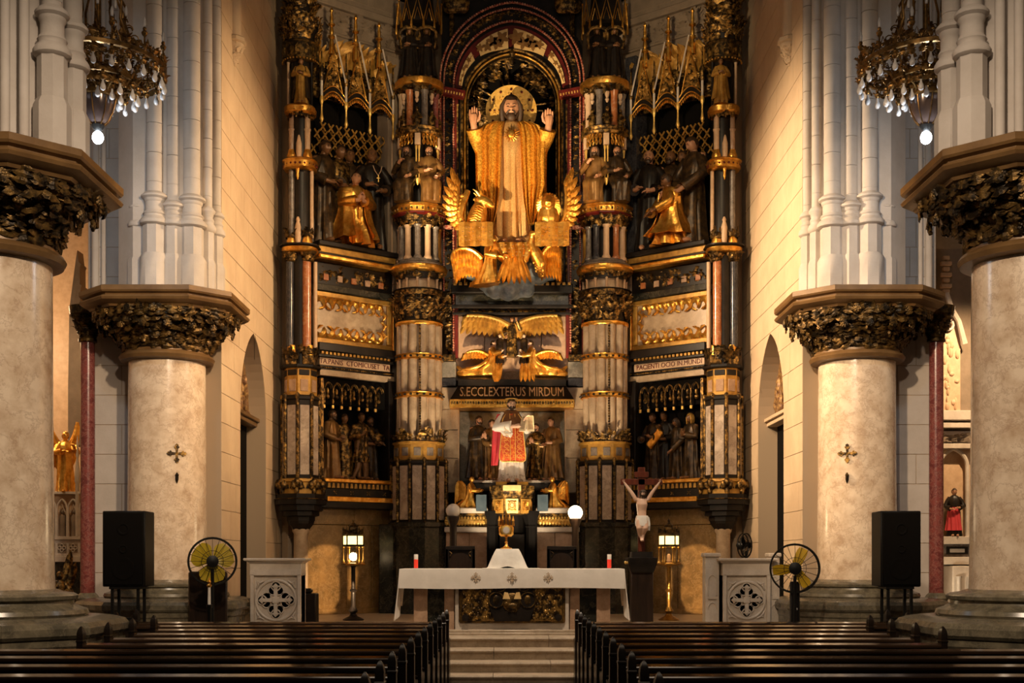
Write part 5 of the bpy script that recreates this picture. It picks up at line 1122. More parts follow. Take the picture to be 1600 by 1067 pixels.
# retable shelf: ledges with gilt relief between
for sg in (-1, 1):
    def rb(name, mat, p0, p1, q0, q1, y0, y1, bb=.012): return M().box(sg * abs(XC(p0)), sg * abs(XC(p1)), y0, y1, ZC(q0), ZC(q1), bb).obj(name, mat, cb, smooth=0)
    rb('white_ledge', 'white_marble', 700, 764, 804, 796, -1.05, .3, .02); rb('relief_field', 'gold_old', 703, 766, 825, 804, -.92, .3); rb('white_ledge', 'white_marble', 698, 766, 833, 825, -1.08, .3, .02)
    rb('marble_slab', 'pink_marble', 700, 735, 975, 833.3, -.95, .3); rb('marble_slab', 'pink_marble', 735.4, 768, 975, 833.3, -.95, .3)
    b = M()
    for k in range(13):
        x = sg * (abs(XC(763)) + .09 + k * .075); z = ZC(815)
        b.ell((x, -.94, z + .06), (.032, .03, .04), 7, 5); b.ell((x, -.93, z - .04), (.05, .04, .09), 7, 5); b.tube([(x - .04, -.96, z), (x + .02, -.98, z - .03), (x + .05, -.95, z + .03)], .018, 5)
    b.obj('gilt_relief', 'gold_pale', cb, kind='stuff')
cbx('core_wall', 'green_marble', 764, 836, 975, 768, -.3, .3)
# ================================================================== statues of the middle bay
# the golden Christ
H = 3.70; zc = 9.52; yC = 29.75
ch, hc, hh = figure('christ_statue', 'large gilded Christ statue with raised hands and round halo under the pointed arch', 'statue', (-.02, yC, zc), H, robe='brocade_pale', skin='skin', hair='hair', fine=True, beard=True, longhair=True, seed=71, folds=(13, .22), head=(.20, 0, 0), hd=.155,
    rings=[(0, 0, 0, .135, .10), (.03, 0, 0, .135, .10), (.2, 0, 0, .125, .095), (.4, 0, 0, .115, .085), (.56, 0, 0, .11, .08), (.66, 0, 0, .115, .085), (.76, 0, .005, .12, .075), (.81, 0, .008, .10, .065), (.835, 0, .01, .07, .052), (.852, 0, .01, .046, .044)],
    arms=((-1, (-.215, -.02, .665), (-.245, -.10, .795), (-.02, .02, 1), (0, .8, .1), .05, -1), (1, (.215, -.02, .665), (.245, -.10, .785), (.02, .02, 1), (0, .8, .1), .28, 1)), sleeve=1.0)
b = M()
for sg in (-1, 1):
    drape(b, [(z * H, sg * x0 * H, sg * x1 * H, y * H) for z, x0, x1, y in ((.835, .045, .12, -.045), (.80, .055, .185, -.07), (.72, .06, .225, -.09), (.55, .066, .215, -.10), (.40, .072, .22, -.105), (.28, .085, .19, -.105), (.20, .10, .165, -.10), (.15, .115, .15, -.10))], 5, .028 * H, .03 * H, 30, .7 * sg)
    drape(b, [(z * H, sg * x0 * H, sg * x1 * H, y * H) for z, x0, x1, y in ((.80, .15, .20, -.02), (.72, .15, .245, -.03), (.60, .16, .235, -.04), (.45, .17, .232, -.04), (.33, .18, .235, -.04))], 3, .02 * H, .03 * H, 16, .2)
b.obj('mantle', 'brocade', ch, smooth=60)
b = M(); drape(b, [(.82 * H, -.18 * H, .18 * H, .06 * H), (.5 * H, -.21 * H, .21 * H, .05 * H), (.2 * H, -.18 * H, .18 * H, .04 * H)], 7, .02 * H, .03 * H, 40); b.obj('mantle_back', 'brocade', ch, smooth=60)
b = M(); b.ell((0, -.092 * H, .735 * H), (.026 * H, .014 * H, .03 * H), 12, 8)
for k in range(16): a = 2 * pi * k / 16; b.tube([(.03 * H * cos(a), -.088 * H, (.735 + .03 * sin(a)) * H), ((.048 + .006 * (k % 2)) * H * cos(a), -.086 * H, (.735 + (.048 + .006 * (k % 2)) * sin(a)) * H)], [.006 * H, .002 * H], 5)
b.obj('sacred_heart', 'gold', ch)
b = M(); b.lathe([(.0, -.02), (.60, -.02), (.63, -.05), (.63, .03), (.0, .03)], n=48, m=TR(0, .25, hc[2] + .05, pi / 2, 0, 0)); ho = b.obj('halo', 'halo_gold', ch)
for o_ in ch.children:
    if o_.name.startswith('sleeves'): o_.data.materials[0] = MT['brocade']
b = M()
for k in range(12): a = 2 * pi * k / 12; b.ell((.52 * cos(a), .21, hc[2] + .05 + .52 * sin(a)), .032, 8, 5)
for k in range(3):
    for a in (0, pi / 2, pi): b.ell(((.30 + .11 * k) * cos(a), .21, hc[2] + .05 + (.30 + .11 * k) * sin(a)), .026, 8, 5)
b.obj('halo_jewel', 'red_dark', ho)
b = M()
for k in range(90):
    a = random.uniform(0, 2 * pi); r = random.uniform(.22, .44); b.ell((r * cos(a), .215, hc[2] + .05 + r * sin(a)), random.uniform(.015, .03), 6, 4)
b.obj('halo_filigree', 'gold_pale', ho, kind='stuff')
b = M()
for q in (-1, 1):
    b.tube([(q * .06 * H, -.06 * H, .025 * H), (q * .065 * H, -.13 * H, .012 * H), (q * .07 * H, -.155 * H, .006 * H)], [.028 * H, .026 * H, .018 * H], 8)
    for t in range(4): b.ell((q * (.05 + .012 * t) * H, -.165 * H, .008 * H), (.007 * H, .014 * H, .007 * H), 6, 4)
b.obj('foot', 'skin_dark', ch)
# the symbols of the evangelists around his feet
cl = thing('cloud_base', 'bluish silver cloud under the feet of the golden Christ', 'cloud', (0, 29.55, 8.35))
b = M(); rc = random.Random(5)
for k in range(44):
    a = rc.uniform(0, 1); x = rc.uniform(-1.0, 1.0); top = 1.0 - .35 * abs(x); bot = .05 + .55 * x * x
    b.ell((x, rc.uniform(-.25, .2), bot + (top - bot) * rc.random()), (rc.uniform(.14, .26),) * 3, 10, 7)
me = remesh(b.mesh('cloud', 'cloud'), .045, 3); me.materials.clear() if not me.materials else None
inst('cloud', me, cl)
def beast(name, label, loc, s, kind):
    o = thing(name, label, 'statue', loc); b = M()
    if kind == 'ox':
        b.tube([(0, .05, 0), (.02, 0, .22), (.08, -.02, .42), (.12, -.05, .55)], [.25, .24, .20, .15], 12); b.ell((.16, -.08, .62), (.17, .13, .14), 12, 8); b.tube([(.20, -.10, .62), (.33, -.16, .52), (.40, -.18, .46)], [.13, .10, .085], 10); b.ell((.40, -.2, .45), (.06, .07, .06), 8, 6)
        b.ell((.0, -.05, .66), (.09, .03, .05), 8, 6); b.ell((.20, -.20, .66), (.03, .03, .03), 6, 5)
    else:
        b.tube([(0, .05, 0), (0, 0, .25), (0, -.05, .45)], [.26, .27, .22], 12); b.ell((0, -.14, .55), (.18, .17, .18), 12, 8); b.tube([(0, -.25, .52), (0, -.36, .47)], [.11, .085], 10); b.ell((0, -.37, .50), (.05, .03, .03), 8, 6)
        for q in (-1, 1): b.ell((q * .15, -.10, .72), (.05, .04, .06), 8, 6); b.ell((q * .07, -.29, .60), .03, 6, 5)
    me = remesh(b.mesh('body', 'gold'), .022, 2); inst('body', me, o)
    b = M()
    if kind == 'ox':
        for q in (-1, 1): b.tube([(.13 + q * .02, -.05 + q * .08, .70), (.02, -.04 + q * .16, .80), (-.06, -.05 + q * .14, .86)], [.035, .028, .008], 7)
        b.obj('horn', 'gold_pale', o)
        b = M()
        for k in range(8): b.tube([(-.2 + .03 * k, -.17, .05 + .06 * k), (-.05 + .02 * k, -.25, .08 + .055 * k), (.08 + .015 * k, -.22, .0 + .06 * k)], .02, 5)
        b.obj('mane', 'gold', o)
    else:
        for k in range(26):
            a = 2 * pi * k / 26; b.tube([(.16 * cos(a), -.10, .55 + .17 * sin(a)), (.25 * cos(a), -.05, .53 + .26 * sin(a)), (.27 * cos(a) + .03, .0, .42 + .25 * sin(a))], [.03, .045, .015], 6)
        b.obj('mane', 'gold', o)
    b = M(); wing_geo(b, [(-.18, .05), (-.50, .20), (-.42, 1.0)] if kind == 'ox' else [(.18, .05), (.50, .20), (.42, 1.0)], *((radians(215), radians(100), .24, .62) if kind == 'ox' else (radians(-35), radians(80), .24, .62)), n=10, th=.05); b.obj('wing', 'gold', o, (0, .12, 0))
    if kind == 'ox':
        b = M(); b.tube([(-.30, -.12, -.05), (-.38, -.15, .25), (-.30, -.14, .60), (-.18, -.1, .85)], [.05, .09, .10, .06], 8)
        for k in range(9): b.ell((-.40 + .02 * abs(k - 4), -.18, -.02 + .09 * k), (.06, .05, .05), 8, 5)
        b.obj('fore_wing', 'gold', o)
    b = M(); x0 = -.40 if kind == 'ox' else -.32; wv = []
    for i, y in enumerate((-.30, -.34, -.28, -.36, -.29, -.35, -.30)): wv.append((x0 + .135 * i, y))
    b.loft([[(x, y, .05), (x, y + .04, .05), (x, y + .04, -.50), (x, y, -.50 - .04 * (i % 2))] for i, (x, y) in enumerate(wv)]); sc = b.obj('scroll', 'gold', o)
    b = M()
    for r in range(4):
        for q in range(9):
            if (r * 3 + q) % 4: b.box(-.022, .018, -.345, -.335, -.008, .010, m=TR(x0 + .1 + q * .08, .005, -.08 - r * .10))
    b.obj('scroll_lettering', 'leaf_brown', sc, kind='stuff')
    return o
beast('winged_ox', 'gilt winged ox with horns and an open scroll, left of the feet of Christ', (-.86, 29.0, ZC(378)), -1, 'ox')
beast('winged_lion', 'gilt winged lion with a mane and an open scroll, right of the feet of Christ', (.86, 29.0, ZC(378)), 1, 'lion')
# kneeling winged man and eagle below, with the broad banner between
wm, whc, whh = figure('winged_man', 'gilt kneeling winged man, lower left under the feet of Christ', 'statue', (-.52, 29.05, ZC(462)), 1.52, rz=.9, pose='kneel', robe='gold', skin='gold', hair='gold', longhair=True, seed=77, folds=(8, .2), arms=((-1, (-.17, -.07, .43), (-.06, -.22, .40)), (1, (.17, -.07, .43), (.05, -.24, .44))))
b = M(); wing_geo(b, [(-.05, .55), (-.40, .95), (-.75, .70)], radians(-95), radians(-88), .55, .80, n=8, th=.05); b.obj('wing', 'gold', wm, (-.1, .1, .05), (0, 0, -.9))
eg = thing('gilt_eagle', 'gilt eagle with spread wing, lower right under the feet of Christ', 'statue', (.50, 29.05, ZC(455)))
b = M(); b.tube([(.22, .0, .05), (.18, -.05, .35), (.05, -.06, .62), (-.04, -.08, .85), (.0, -.12, 1.0)], [.08, .15, .16, .11, .09], 12); b.ell((.0, -.14, 1.04), (.10, .11, .09), 10, 8); b.tube([(.03, -.2, 1.05), (.10, -.28, 1.06), (.12, -.31, 1.0)], [.05, .03, .008], 8)
me = remesh(b.mesh('body', 'gold'), .02, 2); inst('body', me, eg)
b = M(); wing_geo(b, [(.10, .62), (.30, 1.0), (.52, .85)], radians(-90), radians(-84), .60, .95, n=7, th=.05); b.obj('wing', 'gold', eg, (.1, .05, -.05))
b = M()
for k in range(40):
    t = random.random(); b.ell((.18 - .2 * t + random.uniform(-.1, .1), -.12 - .04 * random.random(), .1 + .7 * t), (.03, .03, .05), 6, 4)
b.obj('breast_feathers', 'gold', eg, kind='stuff')
bn = thing('gilt_banner', 'broad folded gilt banner with feathered tail in the middle under the feet of Christ', 'banner', (.02, 28.95, ZC(462)))
b = M(); drape(b, [(.98, -.62, .42, -.02), (.80, -.55, .45, -.05), (.62, -.42, .40, -.08), (.50, -.30, .36, -.06)], 5, .10, .05, 40); b.obj('cloth', 'gold', bn, smooth=60)
b = M()
for r in range(4):
    for q in range(9):
        if (q + r) % 3: b.box(-.02, .02, -.01, .0, -.008, .010, m=TR(-.34 + q * .085, -.15, .88 - r * .085))
b.obj('lettering', 'leaf_brown', bn, kind='stuff')
for k in range(7):
    b = M(); feather(b, (0, 0), radians(-90 + (k - 3) * 7), .62, .06, 0, .05); b.obj('tail_feather', 'gold', bn, (-.15 + .06 * k, -.10 - .02 * (k % 2), .58))
# three angels of the marble panel
an, ahc, ahh = figure('relief_angel', 'gilt angel with wide spread wings at the top of the marble angel panel', 'statue', (0, 30.12, ZC(560)), 1.02, robe='gold_old', skin='skin_dark', seed=81, arms=((-1, (-.19, -.05, .62), (-.14, -.2, .5), (-.2, -.3, -1)), (1, (.20, -.05, .66), (.10, -.14, .88), (0, 0, 1))), feet=False)
for sg in (-1, 1):
    b = M(); wing_geo(b, [(sg * .08, .78), (sg * .45, 1.05), (sg * 1.12, 1.02)], radians(-70) if sg < 0 else radians(-110), radians(-120) if sg < 0 else radians(-60), .40, .50, n=11, th=.06)
    b.obj('wing', 'gold_flat', an, (0, .03, 0))
    fa, _, _ = figure('flying_angel', 'gilt angel flying towards the middle from the %s of the marble panel' % SIDE[sg], 'statue', (sg * .52, 29.95, ZC(589)), 1.10, rz=-sg * (pi / 2 - .3), pose='kneel', robe='gold', skin='skin_pale', seed=83 + sg, folds=(9, .34), rings=[(0, 0, .30, .10, .42), (.04, 0, .32, .12, .46), (.09, 0, .32, .125, .47), (.15, 0, .26, .12, .40), (.20, 0, .13, .12, .24), (.28, 0, .03, .115, .13), (.38, 0, -.01, .105, .09), (.46, 0, -.02, .115, .085), (.53, 0, -.025, .125, .08), (.58, 0, -.03, .11, .068), (.605, 0, -.035, .075, .055), (.625, 0, -.04, .046, .044)], arms=((-1, (-.16, -.12, .44), (-.04, -.26, .50), (.2, -.4, .6)), (1, (.16, -.12, .42), (.04, -.30, .40), (-.2, -.6, .2))), feet=False)
    b = M()
    for q in (-1, 1): b.tube([(q * .06, .62, .10), (q * .07, .78, .16), (q * .06, .86, .24)], [.07, .045, .03], 8)
    b.obj('foot', 'gold', fa)
    b = M()
    for q in range(5): b.tube([(.11 + .01 * q, .02 + .05 * q, .40 - .04 * q), (.16, .16 + .06 * q, .24 - .02 * q), (.15, .34 + .08 * q, .15 + .02 * (q % 2)), (.10, .52 + .06 * q, .10)], [.012, .03, .032, .012], 7)
    for q in range(5): b.tube([(-.11 - .01 * q, .02 + .05 * q, .40 - .04 * q), (-.16, .16 + .06 * q, .24 - .02 * q), (-.15, .34 + .08 * q, .15 + .02 * (q % 2)), (-.10, .52 + .06 * q, .10)], [.012, .03, .032, .012], 7)
    b.obj('drapery_folds', 'gold', fa, smooth=60)
    b = M(); wing_geo(b, [(sg * .05, .48), (sg * .35, .66), (sg * .62, .52)], radians(-90), radians(-90 + sg * 45), .16, .26, n=8, th=.05); b.obj('wing', 'gold', fa, (0, .0, 0), (0, 0, sg * (pi / 2 - .3)))
    q, _, _ = figure('relief_cherub', 'pale faced small angel head between the flying angels, %s side' % SIDE[sg], 'statue', (sg * .30, 30.08, ZC(570)), .74, robe='robe_dark', skin='skin_pale', seed=85 + sg, head=(0, 0, -sg * .4), feet=False)
    c = thing('feather_tassel', 'hanging orange gilt feathers under the %s flying angel' % SIDE[sg], 'feathers', (sg * .36, 29.85, ZC(572)))
    for k in range(4):
        b = M(); feather(b, (0, 0), radians(-90 + sg * (k - 1) * 5), .46, .05, 0, .04); b.obj('feather', 'gold', c, ((k - 1.5) * .07, -.02 * (k % 2), 0))
# the saint with the open book
Hs = 2.02; sx, sy, sz = XC(799) * .96, 28.9, 3.775
sa, shc, shh = figure('saint_statue', 'painted priest statue in white alb and orange chasuble holding an open book', 'statue', (sx, sy, sz + .0), Hs, rz=.12, robe='robe_white', skin='skin_pale', hair='hair', fine=True, beard=True, seed=91, folds=(12, .15), head=(.12, .06, .1), hd=.132,
    arms=((-1, (-.18, -.05, .64), (.02, -.17, .645), (1, -.15, .12)), (1, (.20, -.05, .66), (.15, -.17, .69), (.1, -.4, .8))), sleeve=1.22)
b = M(); rg = []; 
for z, w_, dy in ((.80, .07, -.085), (.74, .11, -.11), (.66, .125, -.125), (.55, .13, -.13), (.42, .145, -.14), (.30, .155, -.15), (.255, .15, -.152), (.235, .12, -.15)):
    rg.append([(w_ * Hs * (-1 + 2 * j / 12), (dy - .03 * cos(pi * (-1 + 2 * j / 12) / 2) + .03) * Hs, z * Hs) for j in range(13)] + [(w_ * Hs * (1 - 2 * j / 12), (dy + .055 - .03 * cos(pi * (-1 + 2 * j / 12) / 2)) * Hs, z * Hs) for j in range(13)])
b.loft(rg); co = b.obj('chasuble', 'chasuble', sa, smooth=60)
b = M(); e = [(x, y - .008, z) for x, y, z in [r[0] for r in rg] + [rg[-1][j] for j in range(13)] + [r[12] for r in reversed(rg)]]; b.tube(e, .013, 6)
for xx in (-.03, .03): b.tube([(r[6][0] + xx * Hs, r[6][1] - .01, r[6][2]) for r in rg], .007, 5)
for k in range(7):
    for sg in (-1, 1): t = [radians(a) for a in range(0, 360, 45)]; b.tube([((sg * .075 + .028 * cos(a)) * Hs, (-.172) * Hs, (.30 + .055 * k + .022 * sin(a)) * Hs) for a in t], .005, 5)
b.obj('chasuble_braid', 'gold_pale', co)
b = M(); robe_loft(b, [(.655, 0, -.01, .15, .145), (.70, 0, -.01, .155, .14), (.78, 0, .0, .135, .095), (.82, 0, .005, .105, .075), (.855, 0, .01, .058, .054)], Hs, 40, (6, .06), 3, 10); b.obj('shoulder_cape', 'brown_cloth', sa, smooth=60)
b = M(); drape(b, [(.80 * Hs, -.17 * Hs, -.09 * Hs, -.03 * Hs), (.6 * Hs, -.225 * Hs, -.12 * Hs, -.05 * Hs), (.4 * Hs, -.235 * Hs, -.13 * Hs, -.05 * Hs), (.2 * Hs, -.245 * Hs, -.17 * Hs, -.05 * Hs)], 2, .03, .10, 12); b.obj('cloak', 'robe_red', sa, smooth=60)
b = M(); b.tube([(.0, -.06 * Hs, .857 * Hs), (.03 * Hs, -.05 * Hs, .857 * Hs), (.05 * Hs, 0, .86 * Hs), (0, .05 * Hs, .865 * Hs), (-.05 * Hs, 0, .86 * Hs), (-.03 * Hs, -.05 * Hs, .857 * Hs), (0, -.06 * Hs, .857 * Hs)], .014, 6); b.obj('collar', 'robe_white', sa)
b = M()
for k in range(70):
    a = random.uniform(pi, 2 * pi); z = random.uniform(.005, .09); b.ell((.152 * Hs * cos(a), .132 * Hs * sin(a), z * Hs), (.016, .012, .016), 6, 4)
b.obj('lace', 'white_marble', sa, kind='stuff')
b = M(); b.lathe([(.13, 0), (.15, .0), (.15, .015), (.13, .015)], (shc[0], shc[1] + .02, shc[2] + .12), 24, m=TR(0, 0, 0)); b.obj('halo_ring', 'gold_pale', sa)
bk = thing('open_book', 'open pale book held up by the painted priest statue', 'book', (sx + .36, sy - .42, sz + 1.36), -.25)
for sg in (-1, 1): M().box(0, sg * .17, -.02, .02, -.20, .20, .008).obj('page_block', 'paper', bk, (0, 0, 0), (-.35, sg * .0, sg * .35))
b = M()
for r in range(9):
    for sg in (-1, 1): b.box(sg * .03, sg * .145, -.024, -.0215, -.006, .006, m=TR(0, 0, 0, -.35, 0, sg * .35) @ TR(0, 0, .15 - r * .036))
b.obj('lettering', 'brown_cloth', bk)
for i, (px, py0, hh_, rb_, lab, kw) in enumerate(((748, 752, 1.62, 'robe_dark', 'bearded dark carved man at the far left behind the painted priest', dict(beard=True)), (768, 752, 1.55, 'robe_brown', 'carved man with gilt sleeve close left of the painted priest', dict()), (838, 752, 1.45, 'gold_old', 'kneeling-height gilt draped carved man close right of the painted priest', dict(beard=True)), (861, 752, 1.58, 'robe_brown', 'carved man holding a small gilt book at the far right behind the painted priest', dict()))):
    figure('carved_bystander', lab, 'statue', (XC(px), 30.15 if i in (0, 3) else 30.28, 3.90), hh_, rz=(.6 if i < 2 else -.6), robe=rb_, skin='skin', seed=101 + i, arms=LOW if i % 2 else PR, folds=(9, .2), mantle=(rb_, -1.0, pi + 1.0, .04, .83, 1.18), **kw)
# ================================================================== altar and what stands on it
al = thing('altar_table', 'marble altar table with a dark gilt relief on its front', 'altar', (0, 20.9, .65))
M().box(-1.20, 1.20, -.02, 1.0, 0, .045, .01).box(-1.14, 1.14, .0, 1.0, .045, .09, .01).obj('base_step', 'step_stone', al)
M().box(-1.88, 1.88, .02, 1.0, 1.02, 1.12, .01).obj('table_slab', 'white_marble', al)
for s in (-1, 1):
    M().box(s * 1.46, s * 1.70, .12, .5, 0, 1.02, .01).obj('pillar', 'pink_marble', al, smooth=0)
    M().box(s * 1.17, s * 1.46, .16, .6, 0, 1.02, .005).obj('dark_pillar', 'green_marble', al, smooth=0)
    M().box(s * 1.00, s * 1.17, .12, .5, 0, 1.02, .01).obj('pillar', 'pink_marble', al, smooth=0)
    M().box(s * .90, s * 1.75, .08, .6, 0, .07, .01).obj('pillar_foot', 'white_marble', al, smooth=0)
b = M(); b.prism([(-.98, .06), (-1.04, .0), (1.04, .0), (.98, .06), (.98, 1.02), (-.98, 1.02)], .08, .6); b.obj('front_block', 'white_marble', al, smooth=0)
M().box(-.92, .92, .04, .10, .20, 1.0, .05).obj('relief_frame', 'bronze', al)
b = M(); b.box(-.86, .86, .02, .06, .24, .96, .01); rf = b.obj('relief_field', 'gold_old', al)
b = M()
for k in range(340):
    x = random.uniform(-.84, .84); z = random.uniform(.26, .94)
    if abs(x) < .36: continue
    b.ell((x, .02, z), (random.uniform(.012, .03), .02, random.uniform(.02, .05)), 6, 4)
b.obj('relief_crowd', 'gold_old', rf, kind='stuff')
b = M(); b.prism([(-.30, .24), (.30, .24), (.40, .50), (.36, .74), (.22, .96), (-.22, .96), (-.36, .74), (-.40, .50)], -.005, .03); b.obj('dark_medallion', 'black', rf, smooth=0)
for x, z, r in ((-.27, .60, .13), (.27, .60, .13), (-.20, .84, .09), (.20, .84, .09)):
    b = M(); b.tube([(x + r * cos(t), -.01, z + r * sin(t)) for t in [2 * pi * i / 20 for i in range(21)]], .012, 6); b.ell((x, .0, z), (r * .5, .02, r * .7), 8, 6); b.obj('roundel', 'bronze', rf)
M().ell((0, .0, .56), (.17, .03, .17), 16, 8).obj('medallion', 'bronze', rf)
for sg in (-1, 1): M().prism([(0, 0), (sg * .13, .0), (sg * .10, .12), (sg * .04, .11)], -.02, .02).obj('white_wing', 'cream_panel', rf, (sg * .03, -.01, .62), smooth=0)
b = M(); b.ell((.0, -.02, .50), (.10, .03, .055), 10, 6); b.ell((-.10, -.03, .54), (.04, .025, .035), 8, 6)
for q in (-.06, -.03, .04, .07): b.tube([(q, -.02, .47), (q, -.02, .40)], .012, 5)
b.obj('lamb', 'bronze', rf)
for x in (-.80, .80):
    for z in (.30, .90): M().lathe([(.06, 0), (.06, .03), (0, .035)], n=14, m=TR(x, .03, z, pi / 2, 0, 0)).obj('corner_boss', 'black', rf)
# the cloth: top sheet, front fall and the long hanging ends
ct = thing('altar_cloth', 'white altar cloth hanging long over both ends of the altar table', 'altar cloth', (0, 20.9, 1.765))
b = M(); b.box(-1.93, 1.93, -.02, 1.04, .008, .024, .004); b.obj('top_sheet', 'cloth', ct)
b = M(); drape(b, [(.022, -1.93, 1.93, -.022), (-.05, -1.93, 1.93, -.03), (-.18, -1.94, 1.94, -.034), (-.31, -1.94, 1.94, -.034)], 9, .010, .010, 90); b.obj('front_fall', 'cloth', ct, smooth=60)
for s in (-1, 1):
    b = M(); rings = []
    for k in range(9):
        t = k / 8; z = .022 - .80 * t ** .9; ring = []; inn = []
        for j in range(19):
            u = j / 18; y = -.02 + 1.06 * u * (1 - .25 * t); zz = z - .10 * t * sin(pi * u * 2 + 1) + (.22 * t * u)
            xx = s * (1.935 + .055 * t + .045 * t * sin(5 * pi * u + .6)); ring.append((xx, y - .03 * t, zz)); inn.append((xx - s * .012, y - .03 * t, zz))
        rings.append(ring + inn[::-1])
    b.loft(rings); b.obj('hanging_end', 'cloth', ct, smooth=60)
for x in (-.62, 0, .62):
    b = M()
    for a in range(4):
        m = TR(x, -.054, -.12, 0, a * pi / 2, 0); b.box(-.010, .010, 0, .008, .015, .085, m=m); b.box(-.035, -.012, 0, .008, .05, .065, m=m); b.box(.012, .035, 0, .008, .05, .065, m=m); b.box(-.03, -.008, 0, .008, .012, .03, m=m)
    b.obj('embroidered_cross', 'embroidery', ct)
M().box(-.52, .48, .1, .6, .024, .034, .004).obj('small_cloth', 'robe_white', ct)
ds = thing('draped_stand', 'small stand draped in white cloth in the middle of the altar', 'stand', (X(793, 21.3), 21.3, 1.80))
b = M(); rings = []
for k in range(8):
    t = k / 7; z = .335 - .335 * t; hw = .195 + .135 * t ** .8; n = 48; ring = []
    for j in range(n):
        a = 2 * pi * j / n; c_, s_ = cos(a), sin(a); q = 1 / max(abs(c_), abs(s_)); f = 1 + .10 * t * (cos(4 * a + pi)) + .03 * t * sin(9 * a)
        ring.append((hw * min(q, 1.28) * c_ * f, hw * .8 * min(q, 1.28) * s_ * f, max(.0, z + .03 * t * cos(4 * a))))
    rings.append(ring)
b.loft(rings); b.obj('cloth', 'robe_white', ds, smooth=60)
mo = thing('monstrance', 'golden gothic monstrance standing on the white draped stand', 'monstrance', (X(791, 21.3), 21.3, 2.135))
M().lathe([(.10, 0), (.105, .012), (.06, .03), (.025, .06), (.018, .10), (.032, .115), (.018, .13), (.016, .20), (.03, .215)], n=14).obj('stem', 'gold', mo)
M().box(-.13, .13, -.05, .05, .215, .42, .04).obj('body', 'gold', mo)
M().lathe([(.058, 0), (.058, .02), (.03, .025)], n=20, m=TR(0, -.05, .325, pi / 2, 0, 0)).obj('lunette', 'globe_off', mo)
M().lathe([(.085, 0), (.085, .015), (.06, .02), (.06, 0)], n=20, m=TR(0, -.05, .325, pi / 2, 0, 0)).obj('lunette_ring', 'gold_pale', mo)
for x, h in ((-.12, .16), (-.06, .20), (0, .26), (.06, .20), (.12, .16)):
    M().lathe([(.022, .40), (.02, .42 + h * .4), (.028, .42 + h * .45), (.004, .42 + h)], (x, 0, 0), 6).obj('pinnacle', 'gold', mo)
for px, sd in ((650, 'left'), (952, 'right')):
    c = thing('votive_candle', 'red votive candle in a clear glass at the %s end of the altar' % sd, 'candle', (X(px, 21.2), 21.2, 1.80))
    M().lathe([(0, 0), (.034, 0), (.036, .02), (.036, .15), (.030, .155), (0, .155)], n=16).obj('candle', 'wax_red', c)
    M().lathe([(.037, .15), (.037, .235), (.033, .24), (.033, .155)], n=16, cap=False).obj('glass', 'wax_white', c)
    M().lathe([(.012, .155), (.010, .20), (.002, .23)], n=8).obj('wick', 'gold', c)
# presider chairs, globe lamps
for px, sd in ((719, 'left'), (878, 'right')):
    c = thing('high_back_chair', 'black high-backed chair behind the altar, %s of the draped stand' % sd, 'chair', (X(px, 23.6), 23.6, .65))
    for x in (-.29, .23):
        for y in (0, .45): M().box(x, x + .06, y, y + .06, 0, .45 if y else 1.5, .008).obj('leg', 'black', c)
    M().box(-.29, .29, .0, .5, .40, .48, .02).obj('seat', 'red_wood', c)
    b = M(); b.box(-.29, .29, .0, .06, 1.48, 1.56, .01); b.box(-.29, -.22, .0, .06, .48, 1.5); b.box(.22, .29, .0, .06, .48, 1.5); b.obj('frame', 'black', c)
    b = M(); b.prism([(-.23, .48)] + [(.23 * cos(t), 1.18 + .25 * sin(t)) for t in [pi - pi * i / 14 for i in range(15)]] + [(.23, .48)], .0, .04); b.obj('backrest', 'dark_wood', c)
    M().box(-.24, .24, .05, .07, .48, 1.5).obj('back_board', 'black', c)
    b = M()
    for sg in (-1, 1): b.tube([(sg * .21, -.01, 1.45), (sg * .16, -.015, 1.42), (sg * .20, -.01, 1.36)], .012, 6)
    b.obj('corner_ornament', 'gold_old', c)
for px, py, on in ((708, 798, 0), (899, 801, 1)):
    c = thing('globe_lamp', '%s round globe lamp on a dark post %s of the tabernacle' % ('lit' if on else 'unlit', 'right' if on else 'left'), 'lamp', (X(px, 24.6), 24.6, .65)); z = Z(py, 24.6) - .65
    M().lathe([(.16, 0), (.16, .05), (.09, .10), (.085, .9), (.075, 1.5), (.07, 1.85), (.075, z - .28), (.12, z - .17), (.13, z - .12), (.06, z - .10)], n=16).obj('post', 'dark_wood', c)
    M().ell((0, 0, z), .146, 24, 16).obj('globe', 'globe_on' if on else 'globe_off', c)
# tabernacle with throne
tb = thing('tabernacle', 'black tabernacle with gilt faceted throne below the painted priest statue', 'tabernacle', (0, 28.75, .65))
q8 = pi / 8
M().box(-.60, .60, .15, .5, 0, 2.45).obj('back', 'void', tb)
for s in (-1, 1):
    M().lathe([(.16, 0), (.16, .25), (.12, .3), (.115, 2.05), (.14, 2.08), (.12, 2.12), (.20, 2.32), (.22, 2.38), (.22, 2.44)], (s * .44, -.05, 0), 8, q8).obj('post', 'void', tb, smooth=25)
b = M()
for k in range(14): b.box(-.015, .015, .13, .15, -.03, .03, m=TR(random.uniform(-.3, .3), 0, random.uniform(.4, 1.9), 0, random.uniform(0, 3), 0))
b.obj('inlay', 'grey_marble', tb, kind='stuff')
M().box(-.30, .30, .08, .14, .3, 1.9, .01).obj('door_leaf', 'black', tb)
th_ = [(.46, 2.36), (.46, 2.72), (.52, 2.76), (.53, 2.86), (.56, 2.90), (.57, 2.96), (.57, 3.02), (.50, 3.04)]
M().lathe(th_, n=8, ph=q8).obj('throne', 'gold_old', tb, smooth=20)
